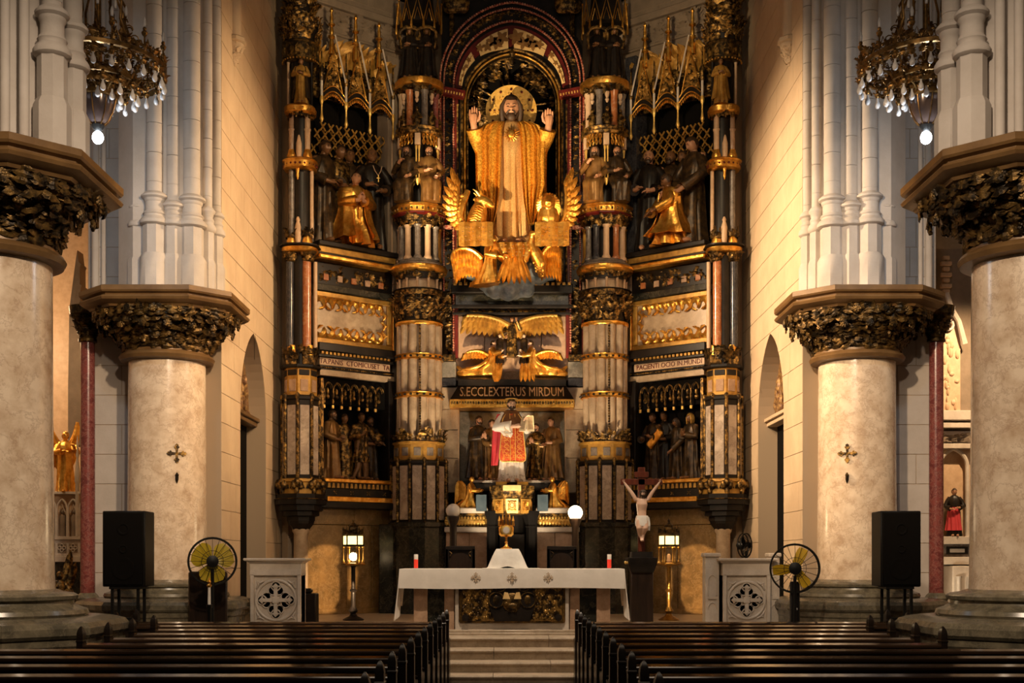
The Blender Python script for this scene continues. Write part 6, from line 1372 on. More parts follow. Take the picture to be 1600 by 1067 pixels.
for x, y, yaw in ngon_facets(8, .47, q8):
    if front(yaw - pi / 2):
        M().box(-.145, .145, -.02, .02, 0, .34, .01).obj('throne_panel', 'cream_panel' if abs(x) < .05 else 'gold_flat', tb, (x, y, 2.38), (0, 0, yaw), smooth=0); b = M()  # front facet paler: the spot's glare put into its colour
        for r_ in (.05, .085): b.tube([(r_ * cos(a), -.03, .17 + r_ * 1.3 * sin(a)) for a in [2 * pi * i / 12 for i in range(13)]], .01, 5)
        for i in range(4): a = pi / 4 + i * pi / 2; b.ell((.11 * cos(a), -.025, .17 + .14 * sin(a)), (.025, .015, .025), 6, 4)
        b.obj('panel_ornament', 'gold', tb, (x, y, 2.38), (0, 0, yaw))
        for i in range(6): M().lathe([(.018, 2.76), (.026, 2.88)], (x + (i - 2.5) * .05 * cos(yaw), y + (i - 2.5) * .05 * sin(yaw), 0), 6).obj('flute', 'gold', tb)
M().box(-.21, .21, -.54, -.50, 2.90, 3.03, .008).obj('glare_plaque', 'cream_panel', tb)  # pale plaque added where spot light washes the throne white
for s in (-1, 1):
    M().box(s * .12, s * .38, -.30, .3, 3.03, 3.12, .01).obj('gilt_step', 'gold', tb); M().box(s * .60, s * .86, .2, .3, 2.45, 2.85, .01).obj('blue_panel', 'blue_cloth', tb)
for s in (-1, 1):
    a_, _, _ = figure('kneeling_angel', 'gilt kneeling angel reaching towards the tabernacle throne from the %s' % SIDE[s], 'statue', (s * 1.02, 29.45, ZC(796) + .005), .98, rz=-s * (pi / 2 - .25) if s > 0 else (pi / 2 - .25), pose='kneel', robe='gold', skin='gold', hair='gold', seed=111 + s, folds=(8, .18), arms=((-1, (-.16, -.10, .42), (-.06, -.26, .42)), (1, (.16, -.10, .42), (.05, -.28, .44))))
    for q in (-1, 1):
        b = M(); wing_geo(b, [(.0, .50), (.12, .72), (.22, .60)], radians(-95), radians(-82), .35, .55, n=7, th=.03); b.obj('wing', 'gold', a_, (q * .06, .12, 0), (0, 0, pi / 2 + q * .35))
# ================================================================== crucifix on its stand
cs = thing('crucifix_stand', 'tall dark wooden stand with two gilt handles right of the altar', 'stand', (X(1002, 22.4), 22.4, .65))
M().box(-.20, .20, -.18, .18, 0, 1.08, .01).obj('body', 'dark_wood', cs); M().box(-.27, .27, -.22, .22, 0, .08, .01).obj('foot', 'dark_wood', cs)
b = M(); b.loft([oct_ring(w_, w_ * .9, z) for w_, z in ((.20, 1.06), (.22, 1.10), (.26, 1.22), (.27, 1.28), (.27, 1.33), (.20, 1.34), (.19, 1.44))]); b.obj('top', 'black', cs, smooth=20)
for s in (-1, 1): M().lathe([(.022, 0), (.026, .02), (.022, .10), (.03, .11), (.012, .13)], n=10, m=TR(s * .20, -.2, 1.24, 0, s * pi / 2, 0)).obj('handle', 'gold_pale', cs)
cx_ = thing('crucifix', 'wooden crucifix with a painted hanging figure in a white loincloth right of the altar', 'crucifix', (X(1002.5, 22.35), 22.35, 2.09))
def ZX(py): return Z(py, 22.35) - 2.09
M().box(-.065, .065, 0, .07, 0, ZX(730), .008).obj('upright', 'red_wood', cx_); M().box(-.385, .385, .0, .068, ZX(757.5), ZX(748), .006).obj('crossbar', 'red_wood', cx_); M().box(-.13, .13, -.015, .02, ZX(746), ZX(737), .005).obj('title_board', 'red_wood', cx_)
b = M(); zh = ZX(771); zf = ZX(843); ch_ = ZX(752)
b.tube([(0, -.06, zh - .10), (.0, -.055, zh - .20), (-.005, -.05, zh - .32), (.0, -.06, zh - .42), (.005, -.07, zh - .47)], [.07, .105, .085, .082, .085], 14)
b.ell((0, -.05, zh - .13), (.12, .06, .06), 12, 8); b.tube([(0, -.07, zh - .11), (.01, -.09, zh - .03)], [.04, .035], 8)
for s in (-1, 1):
    b.tube([(s * .10, -.05, zh - .13), (s * .19, -.05, zh + .02), (s * .28, -.04, zh + .14), (s * .33, -.03, ch_ - .015)], [.042, .034, .027, .018], 8)
    b.tube([(s * .05, -.06, zh - .45), (s * .055, -.12, zh - .64), (s * .03 - .01, -.05, zf + .10), (s * .012, -.06, zf + .02), (s * .012, -.10, zf - .03)], [.075, .055, .04, .026, .022], 9)
me = remesh(b.mesh('body', 'skin_pale'), .011, 3); bo = inst('body', me, cx_)
b = M(); head_geo(b, (.01, -.11, zh), .125, (.35, .1, .15)); b.obj('head', 'skin_pale', bo)
b = M()
for s in (-1, 1): hand_geo(b, (s * .325, -.03, ch_ - .02), (s * .5, -.2, .8), (0, 1, 0), .075, .4, s)
b.obj('hands', 'skin_pale', bo)
b = M(); hair_geo(b, (.01, -.11, zh), .125, (.35, .1, .15), True, True); b.tube([(.01 + .06 * cos(a), -.105 + .06 * sin(a), zh + .03 + .008 * sin(5 * a)) for a in [2 * pi * i / 16 for i in range(17)]], .011, 6); b.obj('hair', 'hair', cx_)
b = M(); robe_loft(b, [(.0, .005, -.075, .125, .085), (.06, .005, -.072, .13, .09), (.16, .005, -.07, .115, .09), (.19, .0, -.065, .105, .088)], 1.0, 32, (8, .10), 4, 10); b.obj('loincloth', 'robe_white', cx_, (0, 0, zh - .60))
b = M(); drape(b, [(zh - .44, .07, .13, -.10), (zh - .56, .08, .15, -.09), (zh - .68, .09, .14, -.08)], 2, .02, .02, 10); b.obj('cloth_end', 'robe_white', cx_)
# ================================================================== lantern lamps
for px, on, sd in ((552, 1, 'left'), (1045, 0, 'right')):
    c = thing('floor_lantern', 'tall standing gothic lantern with lit amber panes %s of the altar' % sd, 'floor lamp', (X(px, 26.0), 26.0, .65))
    M().lathe([(.22, 0), (.23, .02), (.16, .06), (.09, .09), (.06, .14), (.10, .20), (.07, .26), (.045, .30), (.05, .60), (.07, .62), (.085, .64), (.05, .67), (.045, .72), (.045, 1.12), (.06, 1.15), (.10, 1.17)], n=16).obj('pole', 'brass' if not on else 'black', c)
    M().lathe([(.10, 1.16), (.26, 1.18), (.27, 1.20), (.25, 1.22), (.22, 1.23)], n=6).obj('tray', 'brass', c, smooth=20)
    for k in range(6):
        a = k * pi / 3; x, y = .215 * cos(a), .215 * sin(a)
        M().lathe([(.03, 1.22), (.035, 1.27), (.016, 1.30), (.014, 1.50), (.024, 1.52), (.03, 1.56), (.018, 1.58)], (x, y, 0), 8).obj('lantern_post', 'brass', c)
        am = a + pi / 6; ap = .215 * cos(pi / 6)
        M().box(-.088, .088, -.006, .006, 1.62, 1.80, .004).obj('pane', 'pane_lit', c, (ap * cos(am), ap * sin(am), 0), (0, 0, am + pi / 2), smooth=0)
        M().lathe([(.020, 1.56), (.016, 1.62), (.016, 1.82), (.022, 1.84), (.014, 1.92), (.02, 1.95), (.004, 2.0)], (x, y, 0), 6).obj('mullion', 'bronze', c)
    M().lathe([(.225, 1.57), (.235, 1.585), (.235, 1.615), (.215, 1.62)], n=6, cap=False).obj('lower_band', 'bronze', c, smooth=20)
    M().lathe([(.215, 1.80), (.24, 1.82), (.24, 1.86), (.20, 1.88), (.10, 1.94), (.09, 2.0), (.12, 2.02), (.05, 2.06), (.02, 2.10), (.03, 2.13), (.004, 2.18)], n=6).obj('crown', 'bronze', c, smooth=20)
    b = M()
    for k in range(18): a = 2 * pi * k / 18; leaves(b, [(.19 * cos(a), .19 * sin(a), 1.86, a + pi / 2)], .09)
    b.obj('cresting', 'bronze', c, kind='stuff')
    if on: M().ell((0, 0, 1.36), .088, 20, 14).obj('globe', 'globe_on', c)
    else: M().lathe([(.05, 1.23), (.06, 1.27), (.04, 1.30), (.045, 1.38), (.02, 1.42)], n=12).obj('lamp_glass', 'relief_pale', c)
# ================================================================== carved marble lecterns
def rosette(o, cx, cz, R, y):
    b = M(); b.tube([(cx + R * cos(a), y, cz + R * sin(a)) for a in [2 * pi * i / 40 for i in range(41)]], .028, 8, cap=False); b.obj('roundel_ring', 'white_marble', o)
    for k in range(4):
        a = k * pi / 2 + pi / 2
        for da, rr, lr in ((-.62, .50, .19), (.62, .50, .19), (0, .70, .20)):
            x, z = cx + R * rr * cos(a + da * .55), cz + R * rr * sin(a + da * .55)
            M().lathe([(0, .0), (R * lr, .0), (R * lr, -.03)], n=14, m=TR(x, y + .01, z, pi / 2, 0, 0)).obj('shade_disc', 'void', o)  # dark disc painted as the shade inside a pierced lobe
            b = M(); b.tube([(x + R * (lr + .03) * cos(t), y - .005, z + R * (lr + .03) * sin(t)) for t in [2 * pi * i / 14 for i in range(15)]], .014, 6); b.obj('lobe', 'white_marble', o)
        m = TR(cx, y, cz, 0, k * pi / 2, 0)
        b = M(); b.box(-.034, .034, -.05, .02, 0, R * .62, m=m); b.prism([(0, R * .52), (R * .16, R * .68), (0, R * .84), (-R * .16, R * .68)], -.06, .02, m=m); b.prism([(0, R * .61), (R * .07, R * .68), (0, R * .75), (-R * .07, R * .68)], -.075, -.05, m=m); b.obj('cross_arm', 'white_marble', o, smooth=0)
        b = M(); mm = TR(cx, y, cz, 0, k * pi / 2 + pi / 4, 0)
        b.tube([(-.10, 0, R * 1.10), (-.02, -.02, R * 1.16), (0, 0, R * 1.32), (.02, -.02, R * 1.16), (.10, 0, R * 1.10)], .02, 6, m=mm); b.ell((0, 0, R * 1.18), (.03, .03, .03), 6, 5, mm); b.obj('spandrel_leaf', 'white_marble', o)
    M().box(-.06, .06, -.06, .02, -.06, .06, .01).obj('cross_centre', 'white_marble', o, (cx, y, cz), smooth=0)
def lectern(name, label, px0, px1, d, wings=None):
    x0, x1 = X(px0, d), X(px1, d); o = thing(name, label, 'lectern', ((x0 + x1) / 2, d, .65)); w_ = (x1 - x0) / 2; T = Z(872, d) - .65
    M().box(-w_ + .10, w_ - .10, .10, .55, 0, T - .12).obj('body', 'white_marble', o, smooth=0)
    for s in (-1, 1): M().box(s * (w_ - .10), s * (w_ - .17), .02, .5, 0, T - .30, .01).obj('stile', 'white_marble', o, smooth=0)
    M().box(-w_ + .09, w_ - .09, .02, .52, T - .33, T - .10, .01).obj('frieze', 'white_marble', o, smooth=0)
    b = M(); b.loft([[(-w_ + .09 - e, y0 - e, z), (w_ - .09 + e, y0 - e, z), (w_ - .09 + e, .55 + e * .3, z), (-w_ + .09 - e, .55 + e * .3, z)] for e, z, y0 in ((0, T - .10, .02), (.04, T - .06, .02), (.09, T - .045, .02), (.10, T - .02, .02), (.09, T, .02))]); b.obj('top', 'white_marble', o, smooth=20)
    rosette(o, 0, (T - .34) / 2 + .04, min(w_ - .2, .42), .075)
    M().box(-w_ + .17, w_ - .17, .085, .12, 0, T - .33).obj('panel_back', 'white_marble', o, smooth=0)
    if wings:
        for a, c_ in wings:
            a, c_ = X(a, d) - o.location.x, X(c_, d) - o.location.x
            M().box(a, c_, .15, .5, 0, T + .02, .01).obj('side_pier', 'white_marble', o, smooth=0); M().box(a - .03, c_ + .03, .11, .52, T + .02, T + .10, .02).obj('pier_cap', 'white_marble', o, smooth=0)
            m_ = (a + c_) / 2; h_ = (c_ - a) * .30
            b = M(); A = arch(m_, T - .42, h_, h_ * 1.3, 6); b.tube([(m_ - h_, .145, .62)] + [(x, .145, z) for x, z in A] + [(m_ + h_, .145, .62)], .012, 6); b.tube([(x, .145, z - .52) for x, z in A], .012, 6); b.box(m_ - h_, m_ + h_, .13, .15, .55, .60); b.obj('tracery', 'white_marble', o)
    return o
lectern('marble_lectern', 'carved white marble lectern with a pierced cross roundel left of the altar', 382, 478, 22.9)
lectern('marble_lectern', 'carved white marble lectern with cross roundel and side piers, right of the altar', 1122, 1213, 22.9, ((1104, 1126), (1206, 1221)))
M(); sb_ = thing('small_cabinet', 'low black cabinet behind the left marble lectern', 'cabinet', (X(478, 24), 24.2, .65)); M().box(-.16, .16, 0, .4, 0, .62, .02).obj('body', 'black', sb_); M().box(-.10, .06, .1, .3, .62, .72, .03).obj('top', 'black', sb_)
# ================================================================== loudspeakers, fans, torch
for px0, px1, sd in ((159, 226, 'left'), (1377, 1440, 'right')):
    d = 20.0; x0, x1 = X(px0, d), X(px1, d); w_ = (x1 - x0) / 2
    o = thing('loudspeaker_stand', 'black four-legged stand under the %s loudspeaker' % sd, 'stand', ((x0 + x1) / 2, d, 0))
    for x in (-w_ + .12, w_ - .16):
        for y in (.08, .42): M().box(x, x + .045, y, y + .045, 0, 1.46).obj('leg', 'black_metal', o, smooth=0)
    M().box(-w_ + .10, w_ - .10, .05, .5, 1.46, 1.50, .005).obj('shelf', 'black_metal', o, smooth=0); M().box(-w_ + .12, w_ - .12, .08, .12, .95, .99).obj('brace', 'black_metal', o, smooth=0)
    o = thing('loudspeaker', 'large black loudspeaker cabinet in front of the far %s column' % sd, 'loudspeaker', ((x0 + x1) / 2, d, 1.50))
    M().box(-w_, w_, .03, .55, 0, 1.25, .015).obj('cabinet', 'black_metal', o); M().box(-w_ + .03, w_ - .03, .0, .035, .03, 1.22, .01).obj('grille', 'void', o)
    for z, r in ((.30, .19), (.62, .07), (.95, .10)): M().lathe([(r, 0), (r, .012), (r * .8, .016), (r * .3, -.02), (0, -.01)], n=24, m=TR(0, .002, z, pi / 2, 0, 0)).obj('driver', 'void', o)
def fan(label, px, py, d, R, blade, floor, yaw=0.0, wide=.42, ph=.4):
    o = thing('pedestal_fan', label, 'fan', (X(px, d), d, floor)); z = Z(py, d) - floor
    M().lathe([(.24, 0), (.24, .03), (.06, .06), (.03, .08), (.028, z - .12)], n=16).obj('pedestal', 'black_metal', o)
    hd_ = M().lathe([(.03, .18), (.09, .16), (.095, .02), (.05, -.02)], n=16, m=TR(0, .02, z, pi / 2, 0, yaw) @ TR(0, 0, -.2)).obj('motor', 'black_metal', o)
    b = M()
    for r, y in ((R, 0), (R * .98, .08), (R * .45, -.06), (R * .20, -.07)): b.tube([(r * cos(a), y, r * sin(a)) for a in [2 * pi * i / 36 for i in range(37)]], .014 if r > R * .9 else .004, 6)
    g = b.obj('guard_ring', 'black_metal', o, (0, 0, z), (0, 0, yaw))
    for k in range(20):
        a = 2 * pi * k / 20; M().tube([(R * .12 * cos(a), -.075, R * .12 * sin(a)), (R * .55 * cos(a), -.06, R * .55 * sin(a)), (R * cos(a), 0, R * sin(a))], .0045, 5).obj('guard_wire', 'black_metal', o, (0, 0, z), (0, 0, yaw))
    M().lathe([(.10 * R / .39, 0), (.10 * R / .39, -.015), (.03, -.03)], n=18, m=TR(0, -.07, 0, -pi / 2, 0, 0)).obj('hub', 'black_metal', o, (0, 0, z), (0, 0, yaw))
    for k in range(3):
        a = ph + k * 2 * pi / 3; b = M(); rings = []
        for i in range(8):
            t = i / 7; r = R * (.16 + .74 * t); wv = min(1.9, wide * (.9 + .2 * t) / r) * (1 - .25 * max(0, t - .8) * 5); rings.append([(r * cos(a + wv * q), .03 + .035 * q, r * sin(a + wv * q)) for q in (-.5, -.17, .17, .5)] + [(r * cos(a + wv * q), .036 + .035 * q, r * sin(a + wv * q)) for q in (.5, .17, -.17, -.5)])
        b.loft(rings); b.obj('blade', blade, o, (0, 0, z), (0, 0, yaw), smooth=60)
    return o
fan('black pedestal fan with broad yellow blades beside the far left column', 332, 877, 20.3, .395, 'fan_blade', 0, .25, .46, .5)
fan('black pedestal fan with three yellow blades in front of the right marble lectern', 1242, 888, 20.3, .405, 'fan_blade_bright', 0, -.15, .175, 1.15)
fan('small black fan standing behind the right marble lectern', 1166, 852, 26.5, .26, 'black_metal', .65, .9, .1, .2)
o = thing('fan_post_box', 'black control post under the right yellow-bladed fan', 'post', (X(1242, 20.4), 20.38, 0)); M().box(-.075, .075, -.03, .10, 0, 1.58, .02).obj('housing', 'black_metal', o); M().box(-.02, .03, -.05, -.03, 1.1, 1.14, .005).obj('switch', 'bulb_off', o)
o = thing('processional_torch', 'slim white processional torch with a gilt top in front of the left fan', 'torch', (X(327, 19.7), 19.7, 0))
M().lathe([(.10, 0), (.10, .03), (.03, .06), (.035, 1.15), (.05, 1.17), (.05, 1.22)], n=12).obj('base', 'black_metal', o); M().lathe([(.026, 1.22), (.022, 1.50), (.024, 1.52)], n=12).obj('candle', 'wax_white', o); M().lathe([(.03, 1.50), (.045, 1.53), (.02, 1.56), (.03, 1.59), (.012, 1.63), (.004, 1.66)], n=10).obj('top', 'gold', o)
o = thing('dark_armchair', 'tall dark wooden armchair in shadow behind the left fan', 'chair', (-5.3, 20.78, 0))
M().box(-.34, .34, .38, .46, 0, 1.74, .03).obj('backrest', 'dark_wood', o); M().box(-.34, .34, -.1, .38, .40, .50, .03).obj('seat', 'red_wood', o)
for x in (-.34, .27):
    M().box(x, x + .07, -.1, .40, .72, .78, .01).obj('armrest', 'dark_wood', o)
    for y in (-.1, .30): M().box(x, x + .07, y, y + .07, 0, .72, .01).obj('leg', 'dark_wood', o)
# ================================================================== chandeliers
bulbM = M().lathe([(.0, .0), (.012, .0), (.016, .03), (.022, .06), (.04, .10), (.044, .13), (.036, .16), (.018, .178), (0, .182)], n=12, m=TR(0, 0, 0, pi, 0, 0)).mesh('bulb', 'bulb_off', 60)
upM = M().lathe([(.02, 0), (.026, .04), (.028, .08), (.016, .13), (.003, .16)], n=10).mesh('candle_bulb', 'bulb_off', 60)
cupM = M().lathe([(.008, .10), (.03, .06), (.022, .03), (.05, .0), (.045, -.02), (.03, -.05), (.02, -.06)], n=8).mesh('lamp_cup', 'chandelier_metal')
for s in (-1, 1):
    c = thing('chandelier', 'ornate gilt bronze chandelier with white bulbs hanging in the %s arcade' % SIDE[s], 'chandelier', (s * 6.47, 19.0, 8.54))
    z1 = 1.12; z2 = .86
    b = M(); b.lathe([(1.0, z1 - .04), (1.035, z1 - .03), (1.04, z1 + .03), (1.01, z1 + .05), (.98, z1 + .03), (.98, z1 - .03), (1.0, z1 - .04)], n=48, cap=False); b.obj('main_ring', 'chandelier_metal', c)
    b = M(); b.lathe([(.56, z2 - .03), (.60, z2 - .02), (.60, z2 + .04), (.56, z2 + .05), (.56, z2 - .03)], n=32, cap=False); b.obj('second_ring', 'chandelier_metal', c)
    b = M(); b.lathe([(.29, .60), (.31, .62), (.31, .68), (.28, .70), (.28, .60)], n=24, cap=False)
    for k in range(24): a = 2 * pi * k / 24; leaves(b, [(.29 * cos(a), .29 * sin(a), .66, a + pi / 2)], .10)
    b.obj('bowl_rim', 'chandelier_metal', c)
    M().lathe([(.035, .17), (.09, .19), (.16, .27), (.22, .38), (.265, .52), (.28, .62), (.0, .62)], n=24).obj('bowl', 'urn_glass', c)
    b = M()
    for k in range(8): a = 2 * pi * k / 8; b.tube([(r * cos(a), r * sin(a), z) for r, z in ((.10, .19), (.168, .27), (.228, .38), (.272, .52), (.288, .62))], .010, 5)
    b.obj('bowl_ribs', 'chandelier_metal', c)
    M().lathe([(.015, .06), (.05, .10), (.09, .15), (.11, .19), (.06, .20)], n=12).obj('bowl_finial', 'black_metal', c)
    M().ell((0, 0, 0), (.085, .085, .10), 20, 14).obj('led_bulb', 'bulb_on', c)
    M().lathe([(.03, .12), (.03, .60), (.05, .7), (.045, 1.5), (.08, 1.6), (.05, 1.7), (.045, 3.4)], n=12).obj('central_stem', 'chandelier_metal', c)
    for k in range(12):
        a = 2 * pi * (k + .5) / 12; ca, sa = cos(a), sin(a)
        P = [(1.0, z1), (.90, z1 + .18), (.72, z1 + .28), (.50, z1 + .42), (.40, z1 + .70), (.42, z1 + .95), (.30, z1 + 1.15)]
        b = M(); b.tube([(r * ca, r * sa, z) for r, z in P], [.022, .024, .026, .026, .024, .022, .02], 6)
        for r, z, q in ((.80, z1 + .14, .07), (.62, z1 + .22, .08), (.46, z1 + .62, .07), (.55, z1 + .48, .06), (.50, z1 + .28, .08)): b.tube([((r + q * cos(t)) * ca, (r + q * cos(t)) * sa, z + q * sin(t)) for t in [2 * pi * i / 9 for i in range(9)]], .011, 5)
        b.obj('scroll_arm', 'chandelier_metal', c)
        P = [(.98, z1), (.82, z1 - .16), (.64, z2 + .10), (.58, z2), (.50, z2 - .10), (.38, z2 - .12), (.30, .66)]
        b = M(); b.tube([(r * ca, r * sa, z) for r, z in P], .020, 6)
        for r, z, q in ((.80, z1 - .08, .06), (.72, z2 + .04, .06), (.46, z2 + .03, .08), (.40, z2 + .14, .07), (.36, z2 - .03, .06), (.24, z2 + .1, .07)): b.tube([((r + q * cos(t)) * ca, (r + q * cos(t)) * sa, z + q * sin(t)) for t in [2 * pi * i / 9 for i in range(9)]], .011, 5)
        b.obj('lower_scroll', 'chandelier_metal', c)
    b = M()
    for k in range(48):
        a = 2 * pi * k / 48; a2 = 2 * pi * (k + .5) / 48; r = 1.02
        b.tube([(r * cos(a), r * sin(a), z1 + .04), (r * cos(a2), r * sin(a2), z1 + .16 + (.06 if k % 4 == 0 else 0)), (r * cos(a + 2 * pi / 48), r * sin(a + 2 * pi / 48), z1 + .04)], .010, 5)
        b.ell((r * cos(a2), r * sin(a2), z1 + .09), .022, 6, 4); leaves(b, [(r * cos(a), r * sin(a), z1 + .06, a + pi / 2)], .13); leaves(b, [(r * cos(a), r * sin(a), z1 - .16, a + pi / 2)], .12)
        leaves(b, [(.58 * cos(a), .58 * sin(a), z2 + .02, a + pi / 2)], .11); leaves(b, [(.52 * cos(a), .52 * sin(a), z2 - .14, a + pi / 2)], .13)
    b.obj('cresting', 'chandelier_metal', c, kind='stuff')
    b = M(); rr_ = random.Random(9)
    for k in range(330):     # openwork basket between the rings and the bowl, and the crown above
        t = rr_.random(); a = rr_.uniform(0, 2 * pi); up = k % 3 == 0
        r, z = (.98 - .55 * t, z1 + .03 + .42 * t * t) if up else ((.97 - .40 * t * 1.2, z1 - .04 - .30 * t) if t < .5 else (.58 - .28 * (t - .5) * 2, z2 + .02 - .24 * (t - .5) * 2))
        q = rr_.uniform(.025, .05); m = TR(r * cos(a), r * sin(a), z, 0, rr_.uniform(-.6, .6), a + pi / 2)
        b.tube([(q * cos(v), 0, q * sin(v)) for v in [2 * pi * i / 8 for i in range(8)]], .009, 4, m=m)
        if k % 2: leaves(b, [(r * cos(a), r * sin(a), z, a + pi / 2)], .09)
    b.obj('openwork', 'chandelier_metal', c, kind='stuff')
    for k in range(24):
        a = 2 * pi * k / 24; inst('lamp_cup', cupM, c, (1.0 * cos(a), 1.0 * sin(a), z1 - .12)); inst('bulb', bulbM, c, (1.0 * cos(a), 1.0 * sin(a), z1 - .17))
        if k % 2 == 0:
            inst('lamp_cup', cupM, c, (1.02 * cos(a), 1.02 * sin(a), z1 + .30), (0, 0, 0)); inst('candle_bulb', upM, c, (1.02 * cos(a), 1.02 * sin(a), z1 + .38)); M().tube([(1.02 * cos(a), 1.02 * sin(a), z1 + .05), (1.02 * cos(a), 1.02 * sin(a), z1 + .30)], .014, 6).obj('candle_stem', 'chandelier_metal', c)
    for k in range(14):
        a = 2 * pi * (k + .5) / 14; inst('lamp_cup', cupM, c, (.60 * cos(a), .60 * sin(a), z2 - .10)); inst('bulb', bulbM, c, (.60 * cos(a), .60 * sin(a), z2 - .15))
    for k in range(10):
        a = 2 * pi * k / 10; inst('lamp_cup', cupM, c, (.36 * cos(a), .36 * sin(a), z2 - .12)); inst('bulb', bulbM, c, (.36 * cos(a), .36 * sin(a), z2 - .17))
        inst('candle_bulb', upM, c, (.44 * cos(a), .44 * sin(a), z1 + .78))
# ================================================================== side chapels glimpsed through the aisles
ga = thing('gothic_side_altar', 'small white gothic side altar with pointed arcading in the left aisle', 'altar', (-10.6, 28.0, 0))
def ZA(py): return Z(py, 28.0)
def XA(px): return X(px, 28.0) + 10.6
M().box(XA(40), XA(126), 0, .6, ZA(868), ZA(843), .01).obj('predella', 'white_marble', ga, smooth=0); M().box(XA(38), XA(128), -.08, .6, ZA(878), ZA(868), .01).obj('ledge', 'white_marble', ga, smooth=0); M().box(XA(40), XA(126), .12, .6, ZA(840), ZA(770)).obj('back', 'relief_pale', ga, smooth=0)
M().box(XA(40), XA(126), .2, .6, 0, ZA(878)).obj('lower_body', 'green_marble', ga, smooth=0); M().box(XA(40), XA(126), -.04, .6, ZA(843), ZA(838), .005).obj('sill', 'white_marble', ga, smooth=0); M().box(XA(40), XA(126), -.04, .3, ZA(772), ZA(768), .005).obj('cornice', 'white_marble', ga, smooth=0)
for k in range(5):
    x = XA(62 + k * 17.5); b = M(); A = arch(x, ZA(795), .115, .22, 6); b.tube([(x - .115, 0, ZA(838))] + [(q, 0, z) for q, z in A] + [(x + .115, 0, ZA(838))], .024, 6); b.tube([(x - .07, 0, ZA(800)), (x, 0, ZA(788)), (x + .07, 0, ZA(800))], .016, 5); b.obj('pointed_arch', 'white_marble', ga)
    b = M(); b.lathe([(.07, 0), (.065, .3), (.075, .42), (.05, .5)], (x, .06, ZA(838)), 10); b.ell((x, .05, ZA(838) + .57), (.045, .045, .06), 8, 6); b.obj('statuette', 'stone_apse', ga)
    b = M(); b.prism([(x - .10, ZA(863)), (x + .10, ZA(863)), (x + .10, ZA(849)), (x - .10, ZA(849))], -.012, .0); b.obj('dark_square', 'stone_apse', ga, smooth=0)
    b = M()
    for a in range(4): b.tube([(x + .055 * cos(a * pi / 2) + .038 * cos(t), -.02, ZA(856) + .055 * sin(a * pi / 2) + .038 * sin(t)) for t in [2 * pi * i / 8 for i in range(9)]], .010, 5)
    b.obj('quatrefoil', 'white_marble', ga)
M().lathe([(.05, ZA(838)), (.05, ZA(755)), (.07, ZA(752)), (.06, ZA(738)), (.02, ZA(715)), (.04, ZA(712)), (.015, ZA(700)), (.03, ZA(696)), (.004, ZA(680))], (XA(121), .0, 0), 8).obj('pinnacle', 'white_marble', ga)
b = M(); b.prism([(XA(84), ZA(690)), (XA(112), ZA(690)), (XA(112), ZA(640)), (XA(104), ZA(618)), (XA(104), ZA(440)), (XA(106), ZA(432)), (XA(103), ZA(430)), (XA(103), ZA(402)), (XA(105), ZA(398)), (XA(101), ZA(394)), (XA(99), ZA(375)), (XA(96), ZA(394)), (XA(86), ZA(470)), (XA(84), ZA(600))], .9, 1.3); b.obj('spire_or_shadow', 'stone_apse', ga, smooth=0)  # grey slab standing in for the spire-shaped shadow on the aisle wall
an, _, _ = figure('gilt_angel', 'gilt angel with tall raised wings standing on the side altar in the left aisle', 'statue', (X(96, 27.9), 27.9 + .25, ZA(769)), 1.42, rz=.5, robe='gold', skin='gold', hair='gold', seed=121, folds=(8, .18), arms=((-1, (-.17, -.06, .64), (-.06, -.18, .66)), (1, (.18, -.06, .66), (.10, -.2, .74))))
for q, L_ in ((-1, .75), (1, .9)):
    b = M(); wing_geo(b, [(q * .05, 1.05), (q * .22, 1.25), (q * .28, 1.45 + .2 * (q > 0))], radians(-90), radians(90 - q * 12) if False else radians(-95), .5, .9, n=6, th=.04); b.obj('wing', 'gold', an, (0, .12, 0))
an, _, _ = figure('bronze_angel', 'dark gilt kneeling angel with upright narrow wings low in the left aisle', 'statue', (X(92, 24.6), 24.6, .75), 1.25, rz=.6, pose='kneel', robe='gold_old', skin='gold_old', hair='gold_old', seed=123, arms=((-1, (-.16, -.10, .42), (-.10, -.26, .50)), (1, (.16, -.10, .42), (.05, -.28, .44))))
for q in (-1, 1):
    b = M(); feather(b, (0, .45), radians(90 - q * 10), .95, .09, 0, .05); feather(b, (q * .05, .42), radians(90 - q * 16), .75, .08, -.03, .05); b.obj('wing', 'gold_old', an, (q * .10, .10, 0))
M().box(-.5, .5, -.4, .5, -.75, 0, .02).obj('pedestal', 'plinth_marble', an)
rc_ = thing('side_retable', 'carved pale stone side altarpiece glimpsed in the right aisle', 'altarpiece', (10.3, 28.0, 0))
def XR(px): return X(px, 28.0) - 10.3
M().box(XR(1440), XR(1560), .5, .8, 0, ZA(380)).obj('back', 'stone_apse', rc_, smooth=0)
b = M(); b.prism([(XR(1474), ZA(640)), (XR(1508), ZA(640))] + [(XR(1491) + (XR(1508) - XR(1491)) * cos(t), ZA(510) + .30 * sin(t)) for t in [pi * i / 10 for i in range(11)]], .3, .5); rp = b.obj('relief_panel', 'relief_pale', rc_, smooth=0)
b = M()
for k in range(26): b.ell((XR(random.uniform(1478, 1505)), .3, ZA(random.uniform(520, 635))), (random.uniform(.03, .07), .05, random.uniform(.05, .13)), 7, 5)
b.obj('relief_figures', 'relief_pale', rp, kind='stuff')
b = M(); b.tube([(XR(1484), .2, ZA(455)), (XR(1490), .15, ZA(480)), (XR(1502), .15, ZA(500)), (XR(1512), .2, ZA(535))], [.06, .07, .06, .08], 8); b.tube([(XR(1487) + .11 * cos(t), .2, ZA(505) + .11 * sin(t)) for t in [2 * pi * i / 14 for i in range(15)]], .035, 6); b.obj('crocketed_scroll', 'white_marble', rc_)
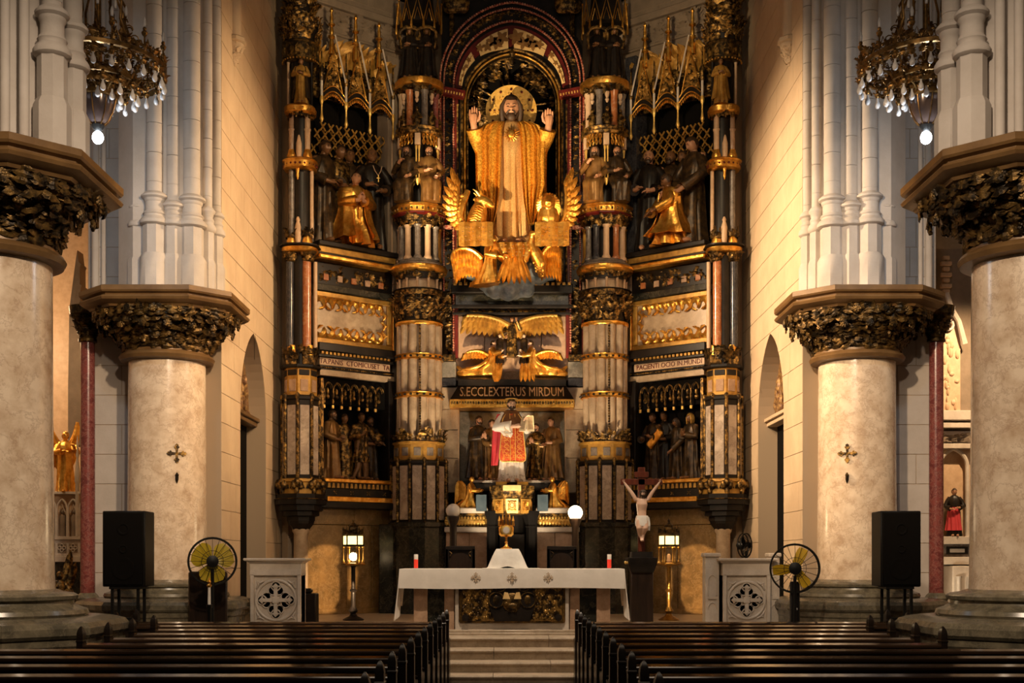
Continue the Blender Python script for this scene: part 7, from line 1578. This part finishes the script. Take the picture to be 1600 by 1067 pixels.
for k in range(7): M().box(XR(1481) - (.03 + .05 * (k % 2)), XR(1487) + (.03 + .05 * (k % 2)), .2, .3, ZA(455) + .13 * k, ZA(455) + .13 * k + .09, .01).obj('pinnacle_block', 'relief_pale', rc_, smooth=0)
for q0, q1, y0 in ((655, 640, .1), (668, 660, .05), (690, 672, .2), (700, 692, .1), (850, 838, 0.0), (882, 870, .05)): M().box(XR(1474), XR(1530), y0, .6, ZA(q0), ZA(q1), .01).obj('ledge', 'white_marble', rc_, smooth=0)
b = M()
for k in range(14): leaves(b, [(XR(1476 + k * 3), .12, ZA(690), random.uniform(-.5, .5))], .2)
b.obj('crest', 'stone_apse', rc_, kind='stuff')
b = M(); A = arch(XR(1496), ZA(728), .32, .42, 8); b.tube([(A[0][0], .25, ZA(838))] + [(x, .25, z) for x, z in A] + [(A[-1][0], .25, ZA(838))], .05, 8); b.obj('niche_arch', 'white_marble', rc_)
M().box(XR(1478), XR(1530), .38, .5, ZA(838), ZA(700)).obj('niche_back', 'relief_pale', rc_, smooth=0); M().box(XR(1474), XR(1535), .15, .6, ZA(870), ZA(850)).obj('base', 'grey_marble', rc_, smooth=0); M().box(XR(1482), XR(1516), .12, .16, ZA(866), ZA(854), .01).obj('dark_tablet', 'black', rc_, smooth=0); M().box(XR(1487), XR(1510), .10, .13, ZA(863), ZA(857), .005).obj('plate', 'white_marble', rc_, smooth=0)
M().box(XR(1486), XR(1540), -.1, .5, .4, ZA(884), .02).obj('mensa', 'white_marble', rc_, smooth=0)
for px in (1494, 1512): M().lathe([(.07, 0), (.06, .2), (.055, ZA(905)), (.08, ZA(900))], (XR(px), -.16, 0), 10).obj('mensa_colonette', 'white_marble', rc_)
figure('saint_statuette', 'small dark haired saint statue in black and red robe in the right aisle niche', 'statue', (X(1495, 28.0), 28.0 + .16, ZA(838) + .005), 1.12, rz=-.2, robe='robe_black', skin='skin', seed=131, arms=LOW, mantle=('robe_red', pi * 1.02, pi * 1.75, .12, .60, 1.12))
